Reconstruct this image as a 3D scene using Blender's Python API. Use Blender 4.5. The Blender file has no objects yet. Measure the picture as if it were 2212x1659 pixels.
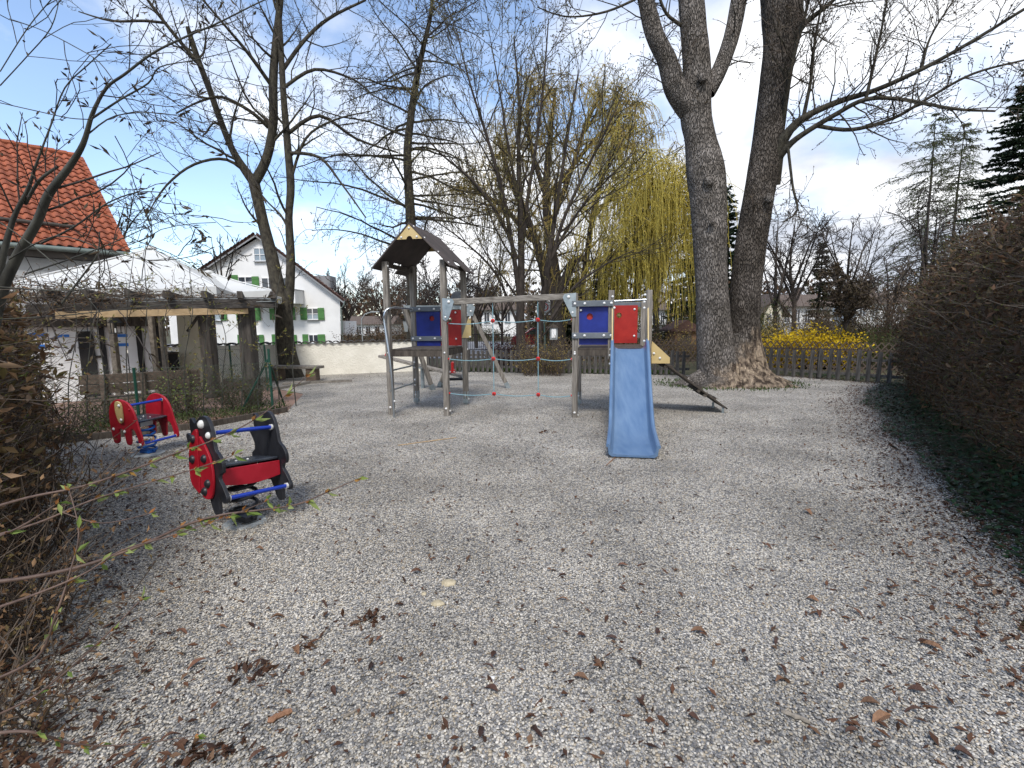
import bpy, math, random
import numpy as np
from mathutils import Vector, Matrix
R = math.radians
SC = bpy.context.scene
COL = SC.collection

# ------------------------------------------------------------------ camera
CAMZ = 1.70; FPX = 1050.0; TILT = R(7.2); ROLL = 0.012
cF = Vector((0, math.cos(TILT), -math.sin(TILT)))
_r0 = Vector((1, 0, 0)); _u0 = Vector((0, math.sin(TILT), math.cos(TILT)))
cR = _r0*math.cos(ROLL) - _u0*math.sin(ROLL)
cU = _r0*math.sin(ROLL) + _u0*math.cos(ROLL)
cam_d = bpy.data.cameras.new('camera'); cam = bpy.data.objects.new('camera', cam_d); COL.objects.link(cam)
cam.matrix_world = Matrix(((cR.x, cU.x, -cF.x, 0), (cR.y, cU.y, -cF.y, 0), (cR.z, cU.z, -cF.z, CAMZ), (0, 0, 0, 1)))
cam_d.sensor_width = 36; cam_d.lens = 36*FPX/2212.0; cam_d.clip_start = 0.05; cam_d.clip_end = 2000
SC.camera = cam

# ------------------------------------------------------------------ world and sun
SUN_EL, SUN_AZ = R(54), R(186)      # azimuth from +Y clockwise: high behind the camera
w = bpy.data.worlds.new('World'); SC.world = w; w.use_nodes = True
nt = w.node_tree; nt.nodes.clear()
def N(nt, t, **kw):
    n = nt.nodes.new(t)
    for k, v in kw.items(): setattr(n, k, v)
    return n
L = nt.links.new
out = N(nt, 'ShaderNodeOutputWorld')
sky = N(nt, 'ShaderNodeTexSky', sky_type='NISHITA', sun_disc=False, sun_elevation=SUN_EL, sun_rotation=SUN_AZ)
sky.air_density = 1.0; sky.dust_density = 0.6; sky.ozone_density = 2.0
bg1 = N(nt, 'ShaderNodeBackground'); bg1.inputs[1].default_value = 0.11; L(sky.outputs[0], bg1.inputs[0])
tc = N(nt, 'ShaderNodeTexCoord')
sep = N(nt, 'ShaderNodeSeparateXYZ'); L(tc.outputs['Generated'], sep.inputs[0])
zc = N(nt, 'ShaderNodeMath', operation='MAXIMUM'); L(sep.outputs[2], zc.inputs[0]); zc.inputs[1].default_value = 0.0
za = N(nt, 'ShaderNodeMath', operation='ADD'); L(zc.outputs[0], za.inputs[0]); za.inputs[1].default_value = 0.28
vd = N(nt, 'ShaderNodeVectorMath', operation='DIVIDE'); L(tc.outputs['Generated'], vd.inputs[0])
cb = N(nt, 'ShaderNodeCombineXYZ'); [L(za.outputs[0], cb.inputs[i]) for i in range(3)]
L(cb.outputs[0], vd.inputs[1])
mp = N(nt, 'ShaderNodeMapping'); mp.inputs[1].default_value = (1.3, 0.45, 0.0); L(vd.outputs[0], mp.inputs[0])
n1 = N(nt, 'ShaderNodeTexNoise'); n1.inputs['Scale'].default_value = 1.15; n1.inputs['Detail'].default_value = 9; n1.inputs['Roughness'].default_value = .52; n1.inputs['Distortion'].default_value = .25
L(mp.outputs[0], n1.inputs[0])
# broad weather: thicker cover to the right and towards the horizon
bx = N(nt, 'ShaderNodeMath', operation='MULTIPLY_ADD'); L(sep.outputs[0], bx.inputs[0]); bx.inputs[1].default_value = .23; L(n1.outputs[0], bx.inputs[2])
bz = N(nt, 'ShaderNodeMath', operation='MULTIPLY_ADD'); L(sep.outputs[2], bz.inputs[0]); bz.inputs[1].default_value = -.27; L(bx.outputs[0], bz.inputs[2])
cr = N(nt, 'ShaderNodeValToRGB'); L(bz.outputs[0], cr.inputs[0])
cr.color_ramp.elements[0].position = .325; cr.color_ramp.elements[0].color = (0.05, .05, .05, 1)
cr.color_ramp.elements[1].position = .475; cr.color_ramp.elements[1].color = (1, 1, 1, 1)
n2 = N(nt, 'ShaderNodeTexNoise'); n2.inputs['Scale'].default_value = 2.2; n2.inputs['Detail'].default_value = 6; L(mp.outputs[0], n2.inputs[0])
gx = N(nt, 'ShaderNodeMath', operation='MULTIPLY_ADD'); L(sep.outputs[0], gx.inputs[0]); gx.inputs[1].default_value = -.14; L(n2.outputs[0], gx.inputs[2])
cc = N(nt, 'ShaderNodeValToRGB'); L(gx.outputs[0], cc.inputs[0])
cc.color_ramp.elements[0].position = .32; cc.color_ramp.elements[0].color = (.46, .495, .57, 1)
cc.color_ramp.elements[1].position = .58; cc.color_ramp.elements[1].color = (.94, .95, .97, 1)
bg2 = N(nt, 'ShaderNodeBackground'); bg2.inputs[1].default_value = .62; L(cc.outputs[0], bg2.inputs[0])
mx = N(nt, 'ShaderNodeMixShader'); L(cr.outputs[0], mx.inputs[0]); L(bg1.outputs[0], mx.inputs[1]); L(bg2.outputs[0], mx.inputs[2])
L(mx.outputs[0], out.inputs[0])
sl = bpy.data.lights.new('sun', 'SUN'); sun = bpy.data.objects.new('sun', sl); COL.objects.link(sun)
sl.energy = 1.45; sl.angle = R(15); sl.color = (1, .95, .88)
sd = Vector((math.sin(SUN_AZ)*math.cos(SUN_EL), math.cos(SUN_AZ)*math.cos(SUN_EL), math.sin(SUN_EL)))
sun.rotation_euler = sd.to_track_quat('Z', 'Y').to_euler()
SC.view_settings.view_transform = 'Standard'; SC.view_settings.look = 'None'
SC.view_settings.gamma = 1; SC.view_settings.exposure = 1.30; SC.view_settings.use_curve_mapping = False

# ------------------------------------------------------------------ helpers
def ray(px, py):
    return cF + cR*((px-1106)/FPX) + cU*((829.5-py)/FPX)
def G(px, py, z=0.0):
    d = ray(px, py); t = (z-CAMZ)/d.z; return Vector((d.x*t, d.y*t, z))
def A(px, py, Y):
    d = ray(px, py); t = Y/d.y; return Vector((d.x*t, Y, CAMZ+d.z*t))

MATS = {}
def mat(name, c1, c2=None, scale=8, rough=.8, bump=0.0, stretch=(1, 1, 1), detail=5, metal=0, bscale=None, spec=.4, lo=.35, hi=.65, rand=0.0, trans=0.0, space='Object', dist=0.02):
    m = bpy.data.materials.new(name); m.use_nodes = True; t = m.node_tree; b = t.nodes['Principled BSDF']
    b.inputs['Roughness'].default_value = rough; b.inputs['Metallic'].default_value = metal
    b.inputs['Specular IOR Level'].default_value = spec
    l = t.links.new; col = None
    tcn = N(t, 'ShaderNodeTexCoord'); mpn = N(t, 'ShaderNodeMapping'); mpn.inputs['Scale'].default_value = stretch
    l(tcn.outputs[space], mpn.inputs[0])
    if c2 is not None:
        no = N(t, 'ShaderNodeTexNoise'); no.inputs['Scale'].default_value = scale; no.inputs['Detail'].default_value = detail; no.inputs['Roughness'].default_value = .62
        l(mpn.outputs[0], no.inputs[0])
        r = N(t, 'ShaderNodeValToRGB'); l(no.outputs[0], r.inputs[0])
        r.color_ramp.elements[0].position = lo; r.color_ramp.elements[1].position = hi
        r.color_ramp.elements[0].color = (*c1, 1); r.color_ramp.elements[1].color = (*c2, 1)
        col = r.outputs[0]
    else:
        rg = N(t, 'ShaderNodeRGB'); rg.outputs[0].default_value = (*c1, 1); col = rg.outputs[0]
    if rand:
        oi = N(t, 'ShaderNodeObjectInfo'); ma = N(t, 'ShaderNodeMapRange'); l(oi.outputs['Random'], ma.inputs[0])
        ma.inputs[3].default_value = 1-rand; ma.inputs[4].default_value = 1+rand
        hs = N(t, 'ShaderNodeHueSaturation'); l(ma.outputs[0], hs.inputs['Value']); l(col, hs.inputs['Color']); col = hs.outputs[0]
    l(col, b.inputs['Base Color'])
    if bump:
        nb = N(t, 'ShaderNodeTexNoise'); nb.inputs['Scale'].default_value = bscale or scale*2; nb.inputs['Detail'].default_value = 6
        l(mpn.outputs[0], nb.inputs[0])
        bm = N(t, 'ShaderNodeBump'); bm.inputs['Strength'].default_value = bump; bm.inputs['Distance'].default_value = dist
        l(nb.outputs[0], bm.inputs['Height']); l(bm.outputs[0], b.inputs['Normal'])
    if trans:
        tr = N(t, 'ShaderNodeBsdfTranslucent'); l(col, tr.inputs[0])
        ms = N(t, 'ShaderNodeMixShader'); ms.inputs[0].default_value = trans
        l(b.outputs[0], ms.inputs[1]); l(tr.outputs[0], ms.inputs[2]); l(ms.outputs[0], t.nodes['Material Output'].inputs[0])
    MATS[name] = m
    return m
def leafmat(name, cols, rough=.7, trans=.25):
    """colour varies leaf by leaf: random per connected island"""
    m = bpy.data.materials.new(name); m.use_nodes = True; t = m.node_tree; b = t.nodes['Principled BSDF']; l = t.links.new
    g = N(t, 'ShaderNodeNewGeometry'); r = N(t, 'ShaderNodeValToRGB'); l(g.outputs['Random Per Island'], r.inputs[0])
    r.color_ramp.interpolation = 'LINEAR'
    e = r.color_ramp.elements
    while len(e) < len(cols): e.new(.5)
    for i, c in enumerate(cols): e[i].position = i/(len(cols)-1); e[i].color = (*c, 1)
    l(r.outputs[0], b.inputs['Base Color']); b.inputs['Roughness'].default_value = rough; b.inputs['Specular IOR Level'].default_value = .25
    if trans:
        tr = N(t, 'ShaderNodeBsdfTranslucent'); l(r.outputs[0], tr.inputs[0]); ms = N(t, 'ShaderNodeMixShader'); ms.inputs[0].default_value = trans
        l(b.outputs[0], ms.inputs[1]); l(tr.outputs[0], ms.inputs[2]); l(ms.outputs[0], t.nodes['Material Output'].inputs[0])
    MATS[name] = m
    return m

GREY1 = (.10, .088, .074); GREY2 = (.30, .275, .24)
for nm, st in (('wood_z', (26, 26, 1.6)), ('wood_x', (1.6, 26, 26)), ('wood_y', (26, 1.6, 26))):
    mat(nm, GREY1, GREY2, 1.7, .85, .5, st, 8, rand=.12, dist=.01)
mat('picket_wood', (.024, .022, .020), (.095, .088, .08), 1.6, .9, .4, (22, 22, 1.5), 7, rand=.25, dist=.01)
mat('dark_wood', (.028, .022, .018), (.09, .075, .06), 1.5, .85, .4, (12, 12, 2), 6, rand=.15)
mat('pergola_wood', (.030, .026, .022), (.10, .087, .075), 1.4, .9, .5, (14, 14, 1.4), 7, rand=.1)
mat('pergola_wood_h', (.026, .023, .021), (.085, .076, .068), 1.4, .9, .5, (1.4, 14, 14), 7, rand=.1)
mat('new_wood', (.36, .25, .13), (.46, .33, .19), 1.5, .7, .15, (1.4, 16, 16), 5)
mat('brown_plank', (.065, .046, .034), (.135, .10, .075), 1.5, .85, .3, (1.5, 14, 14), 6, rand=.15)
mat('roof_board', (.045, .036, .033), (.075, .06, .054), 3, .75, .1, (1, 1, 1), 4)
mat('cream_board', (.47, .35, .15), (.52, .40, .19), 5, .5, .03)
mat('blue_panel', (.004, .012, .13), (.010, .024, .21), 4, .5, .03)
mat('red_panel', (.27, .010, .008), (.38, .022, .015), 4, .45, .03)
mat('rider_red', (.27, .005, .013), (.37, .012, .026), 5, .38, .03)
mat('rail_grey', (.10, .115, .13), (.14, .155, .17), 6, .5, .05)
mat('galvanised', (.26, .31, .33), (.38, .43, .45), 9, .42, .04, metal=.7)
mat('steel', (.38, .42, .45), (.46, .50, .53), 9, .28, .02, metal=.9)
mat('white_cap', (.68, .68, .66), None, rough=.35)
mat('rope_blue', (.12, .25, .30), (.24, .38, .42), 90, .8, .3)
mat('slide_blue', (.068, .13, .24), (.125, .20, .315), 2.4, .30, .04, (3.5, .8, .8), 9, spec=.5, lo=.3, hi=.7)
mat('red_plastic', (.52, .02, .02), None, rough=.35)
mat('bar_blue', (.006, .035, .32), None, rough=.3, spec=.5)
mat('spring_blue', (.006, .08, .34), (.012, .11, .40), 12, .4)
mat('black_plastic', (.008, .009, .012), (.024, .025, .03), 5, .42, .02, spec=.45)
mat('seat_plastic', (.016, .021, .03), (.045, .052, .065), 6, .25, .02, spec=.5)
mat('rubber', (.012, .012, .012), None, rough=.6)
mat('concrete', (.22, .25, .26), (.36, .38, .38), 12, .9, .3)
mat('stucco', (.68, .65, .56), (.80, .77, .68), 2.2, .92, .9, bscale=22, dist=.03, detail=8)
mat('white_wall', (.68, .68, .67), (.78, .78, .77), .6, .9, .15, bscale=20)
mat('house_cream', (.62, .58, .45), (.70, .66, .52), 1, .9, .2, bscale=15)
mat('canvas', (.54, .55, .53), (.62, .63, .62), 1.2, .8, .05, trans=.15)
mat('dark_tile', (.035, .030, .028), (.085, .075, .068), 12, .8, .3, rand=.25)
mat('roof_tile', (.20, .055, .026), (.34, .10, .046), 3, .8, .3, rand=.22, bscale=30)
mat('house_roof', (.07, .038, .03), (.12, .065, .05), 5, .85, .4)
mat('brown_roof', (.07, .05, .04), (.12, .09, .07), 5, .85, .4)
mat('fascia', (.04, .035, .03), (.07, .06, .05), 3, .8)
mat('gutter', (.14, .17, .155), (.2, .24, .22), 4, .5, metal=.4)
mat('shutter_green', (.06, .17, .045), (.075, .20, .055), 6, .6)
mat('window_frame', (.75, .75, .75), None, rough=.5)
mat('glass', (.03, .038, .05), None, rough=.08, spec=.8)
mat('glass_pale', (.25, .31, .36), None, rough=.15, spec=.7)
mat('sill', (.25, .26, .27), None, rough=.6)
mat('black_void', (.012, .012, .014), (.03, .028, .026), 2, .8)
mat('sign_blue', (.03, .17, .55), None, rough=.5)
mat('green_post', (.006, .045, .03), (.01, .06, .04), 8, .4, spec=.5)
mat('wire', (.03, .05, .035), (.07, .085, .06), 8, .5)
mat('bark', (.030, .023, .018), (.105, .085, .068), 2.2, .95, .9, (9, 9, 2.2), 8, dist=.05)
mat('bark_moss', (.016, .013, .010), (.068, .06, .042), 2.0, .95, .6, (6, 6, 3), 8, dist=.03)
mat('bark_dark', (.018, .014, .012), (.055, .044, .036), 3, .95, .4, (5, 5, 2), 6)
mat('bark_smooth', (.028, .028, .024), (.075, .075, .06), 3, .8, .3, (3, 3, 1.5), 6, dist=.01)
mat('shoot_twig', (.09, .07, .055), (.19, .155, .12), 6, .8)
mat('twig', (.05, .036, .027), (.10, .078, .058), 6, .85)
mat('twig_dark', (.022, .017, .015), (.05, .04, .033), 6, .9)
mat('twig_olive', (.055, .045, .018), (.12, .10, .04), 3, .9)
mat('twig_brown', (.05, .036, .026), (.115, .085, .06), 8, .75)
mat('asphalt', (.17, .17, .18), (.23, .23, .24), 20, .9, .2)
mat('earth', (.045, .038, .024), (.11, .085, .05), 2.5, .95, .8, bscale=12, detail=9)
mat('grass_ground', (.045, .045, .02), (.085, .075, .04), 1.5, .95, .8, bscale=20, detail=9)
mat('paving', (.16, .10, .075), (.26, .17, .13), 10, .9, .3)
mat('lamp_grey', (.25, .27, .27), None, rough=.5)
mat('pole_green', (.07, .11, .09), (.14, .2, .165), 4, .6)
mat('sign_white', (.78, .78, .76), None, rough=.4)
mat('car_red', (.22, .01, .015), None, rough=.25, spec=.6)
mat('stone', (.30, .25, .16), (.46, .40, .28), 25, .9, .6, bscale=60, dist=.01)
mat('stone_white', (.6, .6, .58), None, rough=.6)
mat('bark_piece', (.17, .085, .045), (.27, .145, .085), 30, .85, .4)
mat('stick_wood', (.12, .10, .075), (.24, .21, .17), 14, .85, .3)
leafmat('dry_leaf', [(.025, .013, .009), (.07, .033, .018), (.11, .052, .028), (.045, .022, .013), (.16, .095, .055)], trans=.12)
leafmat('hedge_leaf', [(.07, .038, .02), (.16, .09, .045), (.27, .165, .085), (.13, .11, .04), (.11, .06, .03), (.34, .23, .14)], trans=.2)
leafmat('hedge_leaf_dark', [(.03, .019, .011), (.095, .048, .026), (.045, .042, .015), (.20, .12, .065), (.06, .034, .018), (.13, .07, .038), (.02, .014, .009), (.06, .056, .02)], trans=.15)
leafmat('hedge_bud', [(.16, .17, .045), (.26, .22, .07), (.12, .16, .04), (.22, .13, .05)], trans=.3)
leafmat('fresh_leaf', [(.10, .17, .03), (.20, .26, .06), (.28, .32, .12), (.13, .20, .04)], trans=.35)
leafmat('bud_scale', [(.30, .12, .03), (.22, .09, .03), (.34, .20, .05)], trans=.25)
leafmat('ivy_leaf', [(.008, .022, .009), (.015, .042, .014), (.02, .06, .018), (.03, .035, .014), (.012, .03, .016)], trans=.1, rough=.45)
leafmat('conifer_leaf', [(.008, .018, .009), (.018, .035, .016), (.03, .05, .022), (.012, .022, .014)], trans=.1)
leafmat('conifer_brown', [(.02, .025, .012), (.04, .045, .02), (.055, .05, .025), (.015, .02, .01)], trans=.1)
leafmat('larch_leaf', [(.09, .12, .04), (.13, .16, .06), (.07, .09, .035), (.10, .085, .04)], trans=.3)
leafmat('willow_leaf', [(.55, .42, .07), (.66, .52, .10), (.42, .37, .07), (.60, .44, .09)], trans=.4)
leafmat('willow_dull', [(.36, .26, .07), (.46, .34, .09), (.26, .20, .06), (.40, .33, .10)], trans=.35)
leafmat('forsythia_flower', [(.62, .42, .01), (.75, .52, .02), (.50, .36, .02), (.70, .50, .03)], trans=.3)
leafmat('maple_bud', [(.10, .10, .035), (.16, .15, .06), (.08, .06, .035)], trans=.3)
leafmat('dark_bud', [(.03, .022, .018), (.07, .05, .03), (.05, .04, .02)], trans=.1)
leafmat('shrub_leaf', [(.03, .05, .014), (.05, .08, .02), (.075, .10, .03), (.035, .04, .016)], trans=.3)
leafmat('red_leaf', [(.045, .012, .012), (.08, .02, .018), (.05, .03, .02)], trans=.2)
leafmat('grass_blade', [(.035, .065, .014), (.06, .10, .02), (.06, .07, .03)], trans=.3)

def tag(o, label=None, cat=None, group=None, kind=None):
    if label: o['label'] = label
    if cat: o['category'] = cat
    if group: o['group'] = group
    if kind: o['kind'] = kind
    return o
def thing(name, loc, label, cat, group=None, rz=0.0):
    o = bpy.data.objects.new(name, None); COL.objects.link(o); o.empty_display_size = .1
    o.location = loc; o.rotation_euler = (0, 0, rz)
    return tag(o, label, cat, group)
def link(name, me, parent=None, loc=(0, 0, 0), rot=(0, 0, 0), sc=(1, 1, 1)):
    o = bpy.data.objects.new(name, me); COL.objects.link(o)
    if parent is not None: o.parent = parent
    o.location = loc; o.rotation_euler = rot; o.scale = sc
    return o
def npmesh(name, V, F, m, smooth=False):
    """V (n,3); F list of arrays (k,3) or (k,4)"""
    me = bpy.data.meshes.new(name)
    V = np.asarray(V, np.float32)
    me.vertices.add(len(V)); me.vertices.foreach_set('co', V.ravel())
    if not isinstance(F, list): F = [F]
    F = [np.asarray(f, np.int32) for f in F if len(f)]
    loops = np.concatenate([f.ravel() for f in F]); tot = np.concatenate([np.full(len(f), f.shape[1], np.int32) for f in F])
    start = np.concatenate([[0], np.cumsum(tot)[:-1]]).astype(np.int32)
    me.loops.add(len(loops)); me.loops.foreach_set('vertex_index', loops)
    me.polygons.add(len(tot)); me.polygons.foreach_set('loop_start', start)
    if smooth: me.polygons.foreach_set('use_smooth', np.ones(len(tot), bool))
    if m: me.materials.append(MATS[m] if isinstance(m, str) else m)
    me.update(calc_edges=True); me.validate()
    return me

class MB:
    def __init__(s): s.v = []; s.f = []
    def add(s, vs, fs):
        n = len(s.v); s.v += [tuple(v) for v in vs]; s.f += [tuple(i+n for i in f) for f in fs]; return s
    def box(s, c, size, M=None):
        x, y, z = [a/2 for a in size]; vs = [Vector((i*x, j*y, k*z)) for i in (-1, 1) for j in (-1, 1) for k in (-1, 1)]
        if M: vs = [M @ v for v in vs]
        c = Vector(c)
        return s.add([v+c for v in vs], [(0, 1, 3, 2), (4, 6, 7, 5), (0, 4, 5, 1), (2, 3, 7, 6), (0, 2, 6, 4), (1, 5, 7, 3)])
    def bar(s, a, b, wd, ht, up=(0, 0, 1), taper=1.0):
        a = Vector(a); b = Vector(b); d = (b-a).normalized(); up = Vector(up)
        if abs(d.dot(up)) > .95: up = Vector((0, 1, 0))
        x = d.cross(up).normalized(); y = x.cross(d).normalized()
        vs = [p + x*(i*wd/2*t) + y*(j*ht/2*t) for p, t in ((a, 1), (b, taper)) for i, j in ((-1, -1), (1, -1), (1, 1), (-1, 1))]
        return s.add(vs, [(0, 3, 2, 1), (4, 5, 6, 7), (0, 1, 5, 4), (1, 2, 6, 5), (2, 3, 7, 6), (3, 0, 4, 7)])
    def tube(s, pts, r, n=8, cap=True):
        pts = [Vector(p) for p in pts]; k = len(pts)
        rr = r if isinstance(r, (list, tuple)) else [r]*k
        base = len(s.v); ref = None
        for i, p in enumerate(pts):
            d = (pts[min(i+1, k-1)]-pts[max(i-1, 0)]).normalized()
            if ref is None:
                ref = Vector((0, 0, 1)) if abs(d.z) < .9 else Vector((1, 0, 0))
            x = d.cross(ref).normalized(); y = x.cross(d).normalized(); ref = y
            for j in range(n):
                a = 2*math.pi*j/n; s.v.append(tuple(p + x*(math.cos(a)*rr[i]) + y*(math.sin(a)*rr[i])))
        for i in range(k-1):
            for j in range(n):
                a = base+i*n+j; b = base+i*n+(j+1) % n; s.f.append((a, b, b+n, a+n))
        if cap:
            s.f.append(tuple(base+j for j in range(n))[::-1]); s.f.append(tuple(base+(k-1)*n+j for j in range(n)))
        return s
    def prism(s, poly, O, X, Y, T):
        """poly 2d points in plane O + X*u + Y*v, extruded by vector T (centred)"""
        O = Vector(O); X = Vector(X); Y = Vector(Y); T = Vector(T); n = len(poly)
        a = [O + X*u + Y*v - T/2 for u, v in poly]; b = [p+T for p in a]
        return s.add(a+b, [tuple(range(n))[::-1], tuple(range(n, 2*n))] + [(i, (i+1) % n, n+(i+1) % n, n+i) for i in range(n)])
    def mesh(s, name, m, origin=(0, 0, 0), smooth=False):
        me = bpy.data.meshes.new(name); o = Vector(origin)
        me.from_pydata([(v[0]-o.x, v[1]-o.y, v[2]-o.z) for v in s.v], [], s.f)
        me.materials.append(MATS[m] if isinstance(m, str) else m); me.update()
        # consistent normals
        import bmesh
        bm = bmesh.new(); bm.from_mesh(me); bmesh.ops.recalc_face_normals(bm, faces=bm.faces); bm.to_mesh(me); bm.free()
        if smooth:
            me.polygons.foreach_set('use_smooth', [True]*len(me.polygons))
            me.set_sharp_from_angle(angle=R(38))
        return me
    def build(s, name, m, parent=None, smooth=False, bevel=0.0, seg=2, label=None, world=True):
        org = parent.location if (parent is not None and world) else (0, 0, 0)
        if parent is not None and world and parent.rotation_euler.z: raise Exception('rot')
        if parent is not None and world and parent.parent is not None: org = Vector(parent.location)+Vector(parent.parent.location)
        o = link(name, s.mesh(name, m, org, smooth), parent)
        if bevel:
            b = o.modifiers.new('bevel', 'BEVEL'); b.width = bevel; b.segments = seg; b.limit_method = 'ANGLE'; b.angle_limit = R(40)
        if label: o['label'] = label
        return o

def tubes_np(paths, radii, sides):
    """paths (n,k,3), radii (n,k) -> V, F"""
    P = np.asarray(paths, np.float64); Rr = np.asarray(radii, np.float64); n, k, _ = P.shape
    T = np.empty_like(P); T[:, 1:-1] = P[:, 2:]-P[:, :-2]; T[:, 0] = P[:, 1]-P[:, 0]; T[:, -1] = P[:, -1]-P[:, -2]
    T /= np.linalg.norm(T, axis=2, keepdims=True)+1e-9
    D = P[:, -1]-P[:, 0]; D /= np.linalg.norm(D, axis=1, keepdims=True)+1e-9
    ref = np.where(np.abs(D[:, 2:3]) < .8, np.array([[0, 0, 1.]]), np.array([[1., 0, 0]]))[:, None, :]
    X = np.cross(T, np.broadcast_to(ref, T.shape)); X /= np.linalg.norm(X, axis=2, keepdims=True)+1e-9
    Y = np.cross(X, T)
    a = np.arange(sides)*2*np.pi/sides
    V = P[:, :, None, :] + (X[:, :, None, :]*np.cos(a)[None, None, :, None] + Y[:, :, None, :]*np.sin(a)[None, None, :, None])*Rr[:, :, None, None]
    idx = np.arange(n*k*sides).reshape(n, k, sides)
    a0 = idx[:, :-1, :]; b0 = np.roll(idx, -1, axis=2)[:, :-1, :]; a1 = idx[:, 1:, :]; b1 = np.roll(idx, -1, axis=2)[:, 1:, :]
    F = np.stack([a0, b0, b1, a1], axis=-1).reshape(-1, 4)
    return V.reshape(-1, 3), F
def tubes_mesh(name, items, sides, m, origin=(0, 0, 0)):
    """items: list of (pts, rads); grouped by number of points"""
    groups = {}
    for p, r in items: groups.setdefault(len(p), []).append((p, r))
    Vs = []; Fs = []; off = 0
    for k, it in groups.items():
        V, F = tubes_np([i[0] for i in it], [i[1] for i in it], sides); Vs.append(V); Fs.append(F+off); off += len(V)
    V = np.concatenate(Vs) - np.array(origin, float); F = np.concatenate(Fs)
    return npmesh(name, V, F, m, smooth=sides > 3)
def leaves_mesh(name, C, D, ln, wd, m, origin=(0, 0, 0), seed=0, fold=.35, curl=0.0):
    """folded diamond leaves: C centres (n,3), D directions (n,3), ln/wd arrays or scalars"""
    rs = np.random.RandomState(seed); C = np.asarray(C, float); n = len(C)
    D = np.asarray(D, float) if D is not None else rs.normal(size=(n, 3))
    D = D/(np.linalg.norm(D, axis=1, keepdims=True)+1e-9)
    Rv = rs.normal(size=(n, 3)); X = np.cross(D, Rv); X /= np.linalg.norm(X, axis=1, keepdims=True)+1e-9; Z = np.cross(X, D)
    ln = np.broadcast_to(ln, (n,))[:, None]; wd = np.broadcast_to(wd, (n,))[:, None]
    a = C; b = C + D*ln*.45 + X*wd*.5 + Z*wd*fold; c = C + D*ln + Z*wd*curl; d = C + D*ln*.45 - X*wd*.5 + Z*wd*fold
    if curl:
        e = C + D*ln*.5
        V = np.stack([a, b, c, d, e], 1).reshape(-1, 3) - np.array(origin, float); i = np.arange(n)*5
        F = np.concatenate([np.stack([i, i+1, i+4], 1), np.stack([i+1, i+2, i+4], 1), np.stack([i+2, i+3, i+4], 1), np.stack([i+3, i, i+4], 1)])
    else:
        V = np.stack([a, b, c, d], 1).reshape(-1, 3) - np.array(origin, float); i = np.arange(n)*4
        F = np.concatenate([np.stack([i, i+1, i+2], 1), np.stack([i, i+2, i+3], 1)])
    return npmesh(name, V, F, m)

# ------------------------------------------------------------------ tree growing
def nrm(v):
    l = math.sqrt(v[0]*v[0]+v[1]*v[1]+v[2]*v[2])+1e-12; return (v[0]/l, v[1]/l, v[2]/l)
def side_dir(d, ang, rng, flat=0.0):
    a = rng.uniform(0, 2*math.pi)
    r = nrm((rng.gauss(0, 1), rng.gauss(0, 1), rng.gauss(0, 1)*(1-flat)))
    x = nrm((d[1]*r[2]-d[2]*r[1], d[2]*r[0]-d[0]*r[2], d[0]*r[1]-d[1]*r[0]))
    if flat:  # keep side shoots roughly horizontal
        x = nrm((x[0], x[1], x[2]*(1-flat)))
    c, s = math.cos(ang), math.sin(ang)
    return nrm((d[0]*c+x[0]*s, d[1]*c+x[1]*s, d[2]*c+x[2]*s))
def grow(out, p, d, Ln, r, lv, C, rng):
    c = C[lv]; k = c.get('k', 5); st = Ln/(k-1); wz = c.get('wander', .15); tr = c.get('trop', 0.0)
    tip = c.get('tip', .25)
    pts = [p]; rad = [r]; dirs = [d]
    for i in range(1, k):
        d = nrm((d[0]+rng.gauss(0, wz), d[1]+rng.gauss(0, wz), d[2]+rng.gauss(0, wz)+tr))
        p = (p[0]+d[0]*st, p[1]+d[1]*st, p[2]+d[2]*st)
        pts.append(p); rad.append(max(r*(1-(1-tip)*i/(k-1)), c.get('rmin', .0008))); dirs.append(d)
    out[lv].append((pts, rad))
    if lv+1 < len(C): spawn(out, pts, rad, dirs, Ln, lv+1, C, rng)
def spawn(out, pts, rad, dirs, Ln, lv, C, rng, mult=1.0):
    c = C[lv]; n = c['n']*mult; n = int(n)+(rng.random() < n-int(n)); s0 = c.get('start', .2); k = len(pts)
    for j in range(n):
        t = s0+(1-s0)*(j+rng.random())/n; f = t*(k-1); i = min(int(f), k-2); f -= i
        q = tuple(pts[i][a]*(1-f)+pts[i+1][a]*f for a in range(3)); rr = rad[i]*(1-f)+rad[i+1]*f
        ang = R(c.get('ang', 45)+rng.gauss(0, c.get('angv', 10)))
        cd = side_dir(dirs[i], ang, rng, c.get('flat', 0))
        if 'bias' in c:
            b = c['bias']; cd = nrm((cd[0]+b[0], cd[1]+b[1], cd[2]+b[2]))
        cl = c.get('len', None)
        cl = (Ln*c['ratio'] if cl is None else cl)*(1-c.get('fall', .5)*t)*rng.uniform(.65, 1.25)
        grow(out, q, cd, cl, min(max(rr*c.get('rr', .6), c.get('rmin', .0008)), c.get('rmax', 9)), lv, C, rng)
def crom(P, n):
    """Catmull-Rom through points, n samples per span"""
    P = [np.array(p, float) for p in P]; out = []
    for i in range(len(P)-1):
        p0 = P[max(i-1, 0)]; p1 = P[i]; p2 = P[i+1]; p3 = P[min(i+2, len(P)-1)]
        for j in range(n):
            t = j/n; out.append(.5*((2*p1)+(-p0+p2)*t+(2*p0-5*p1+4*p2-p3)*t*t+(-p0+3*p1-3*p2+p3)*t**3))
    out.append(P[-1]); return out
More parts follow.
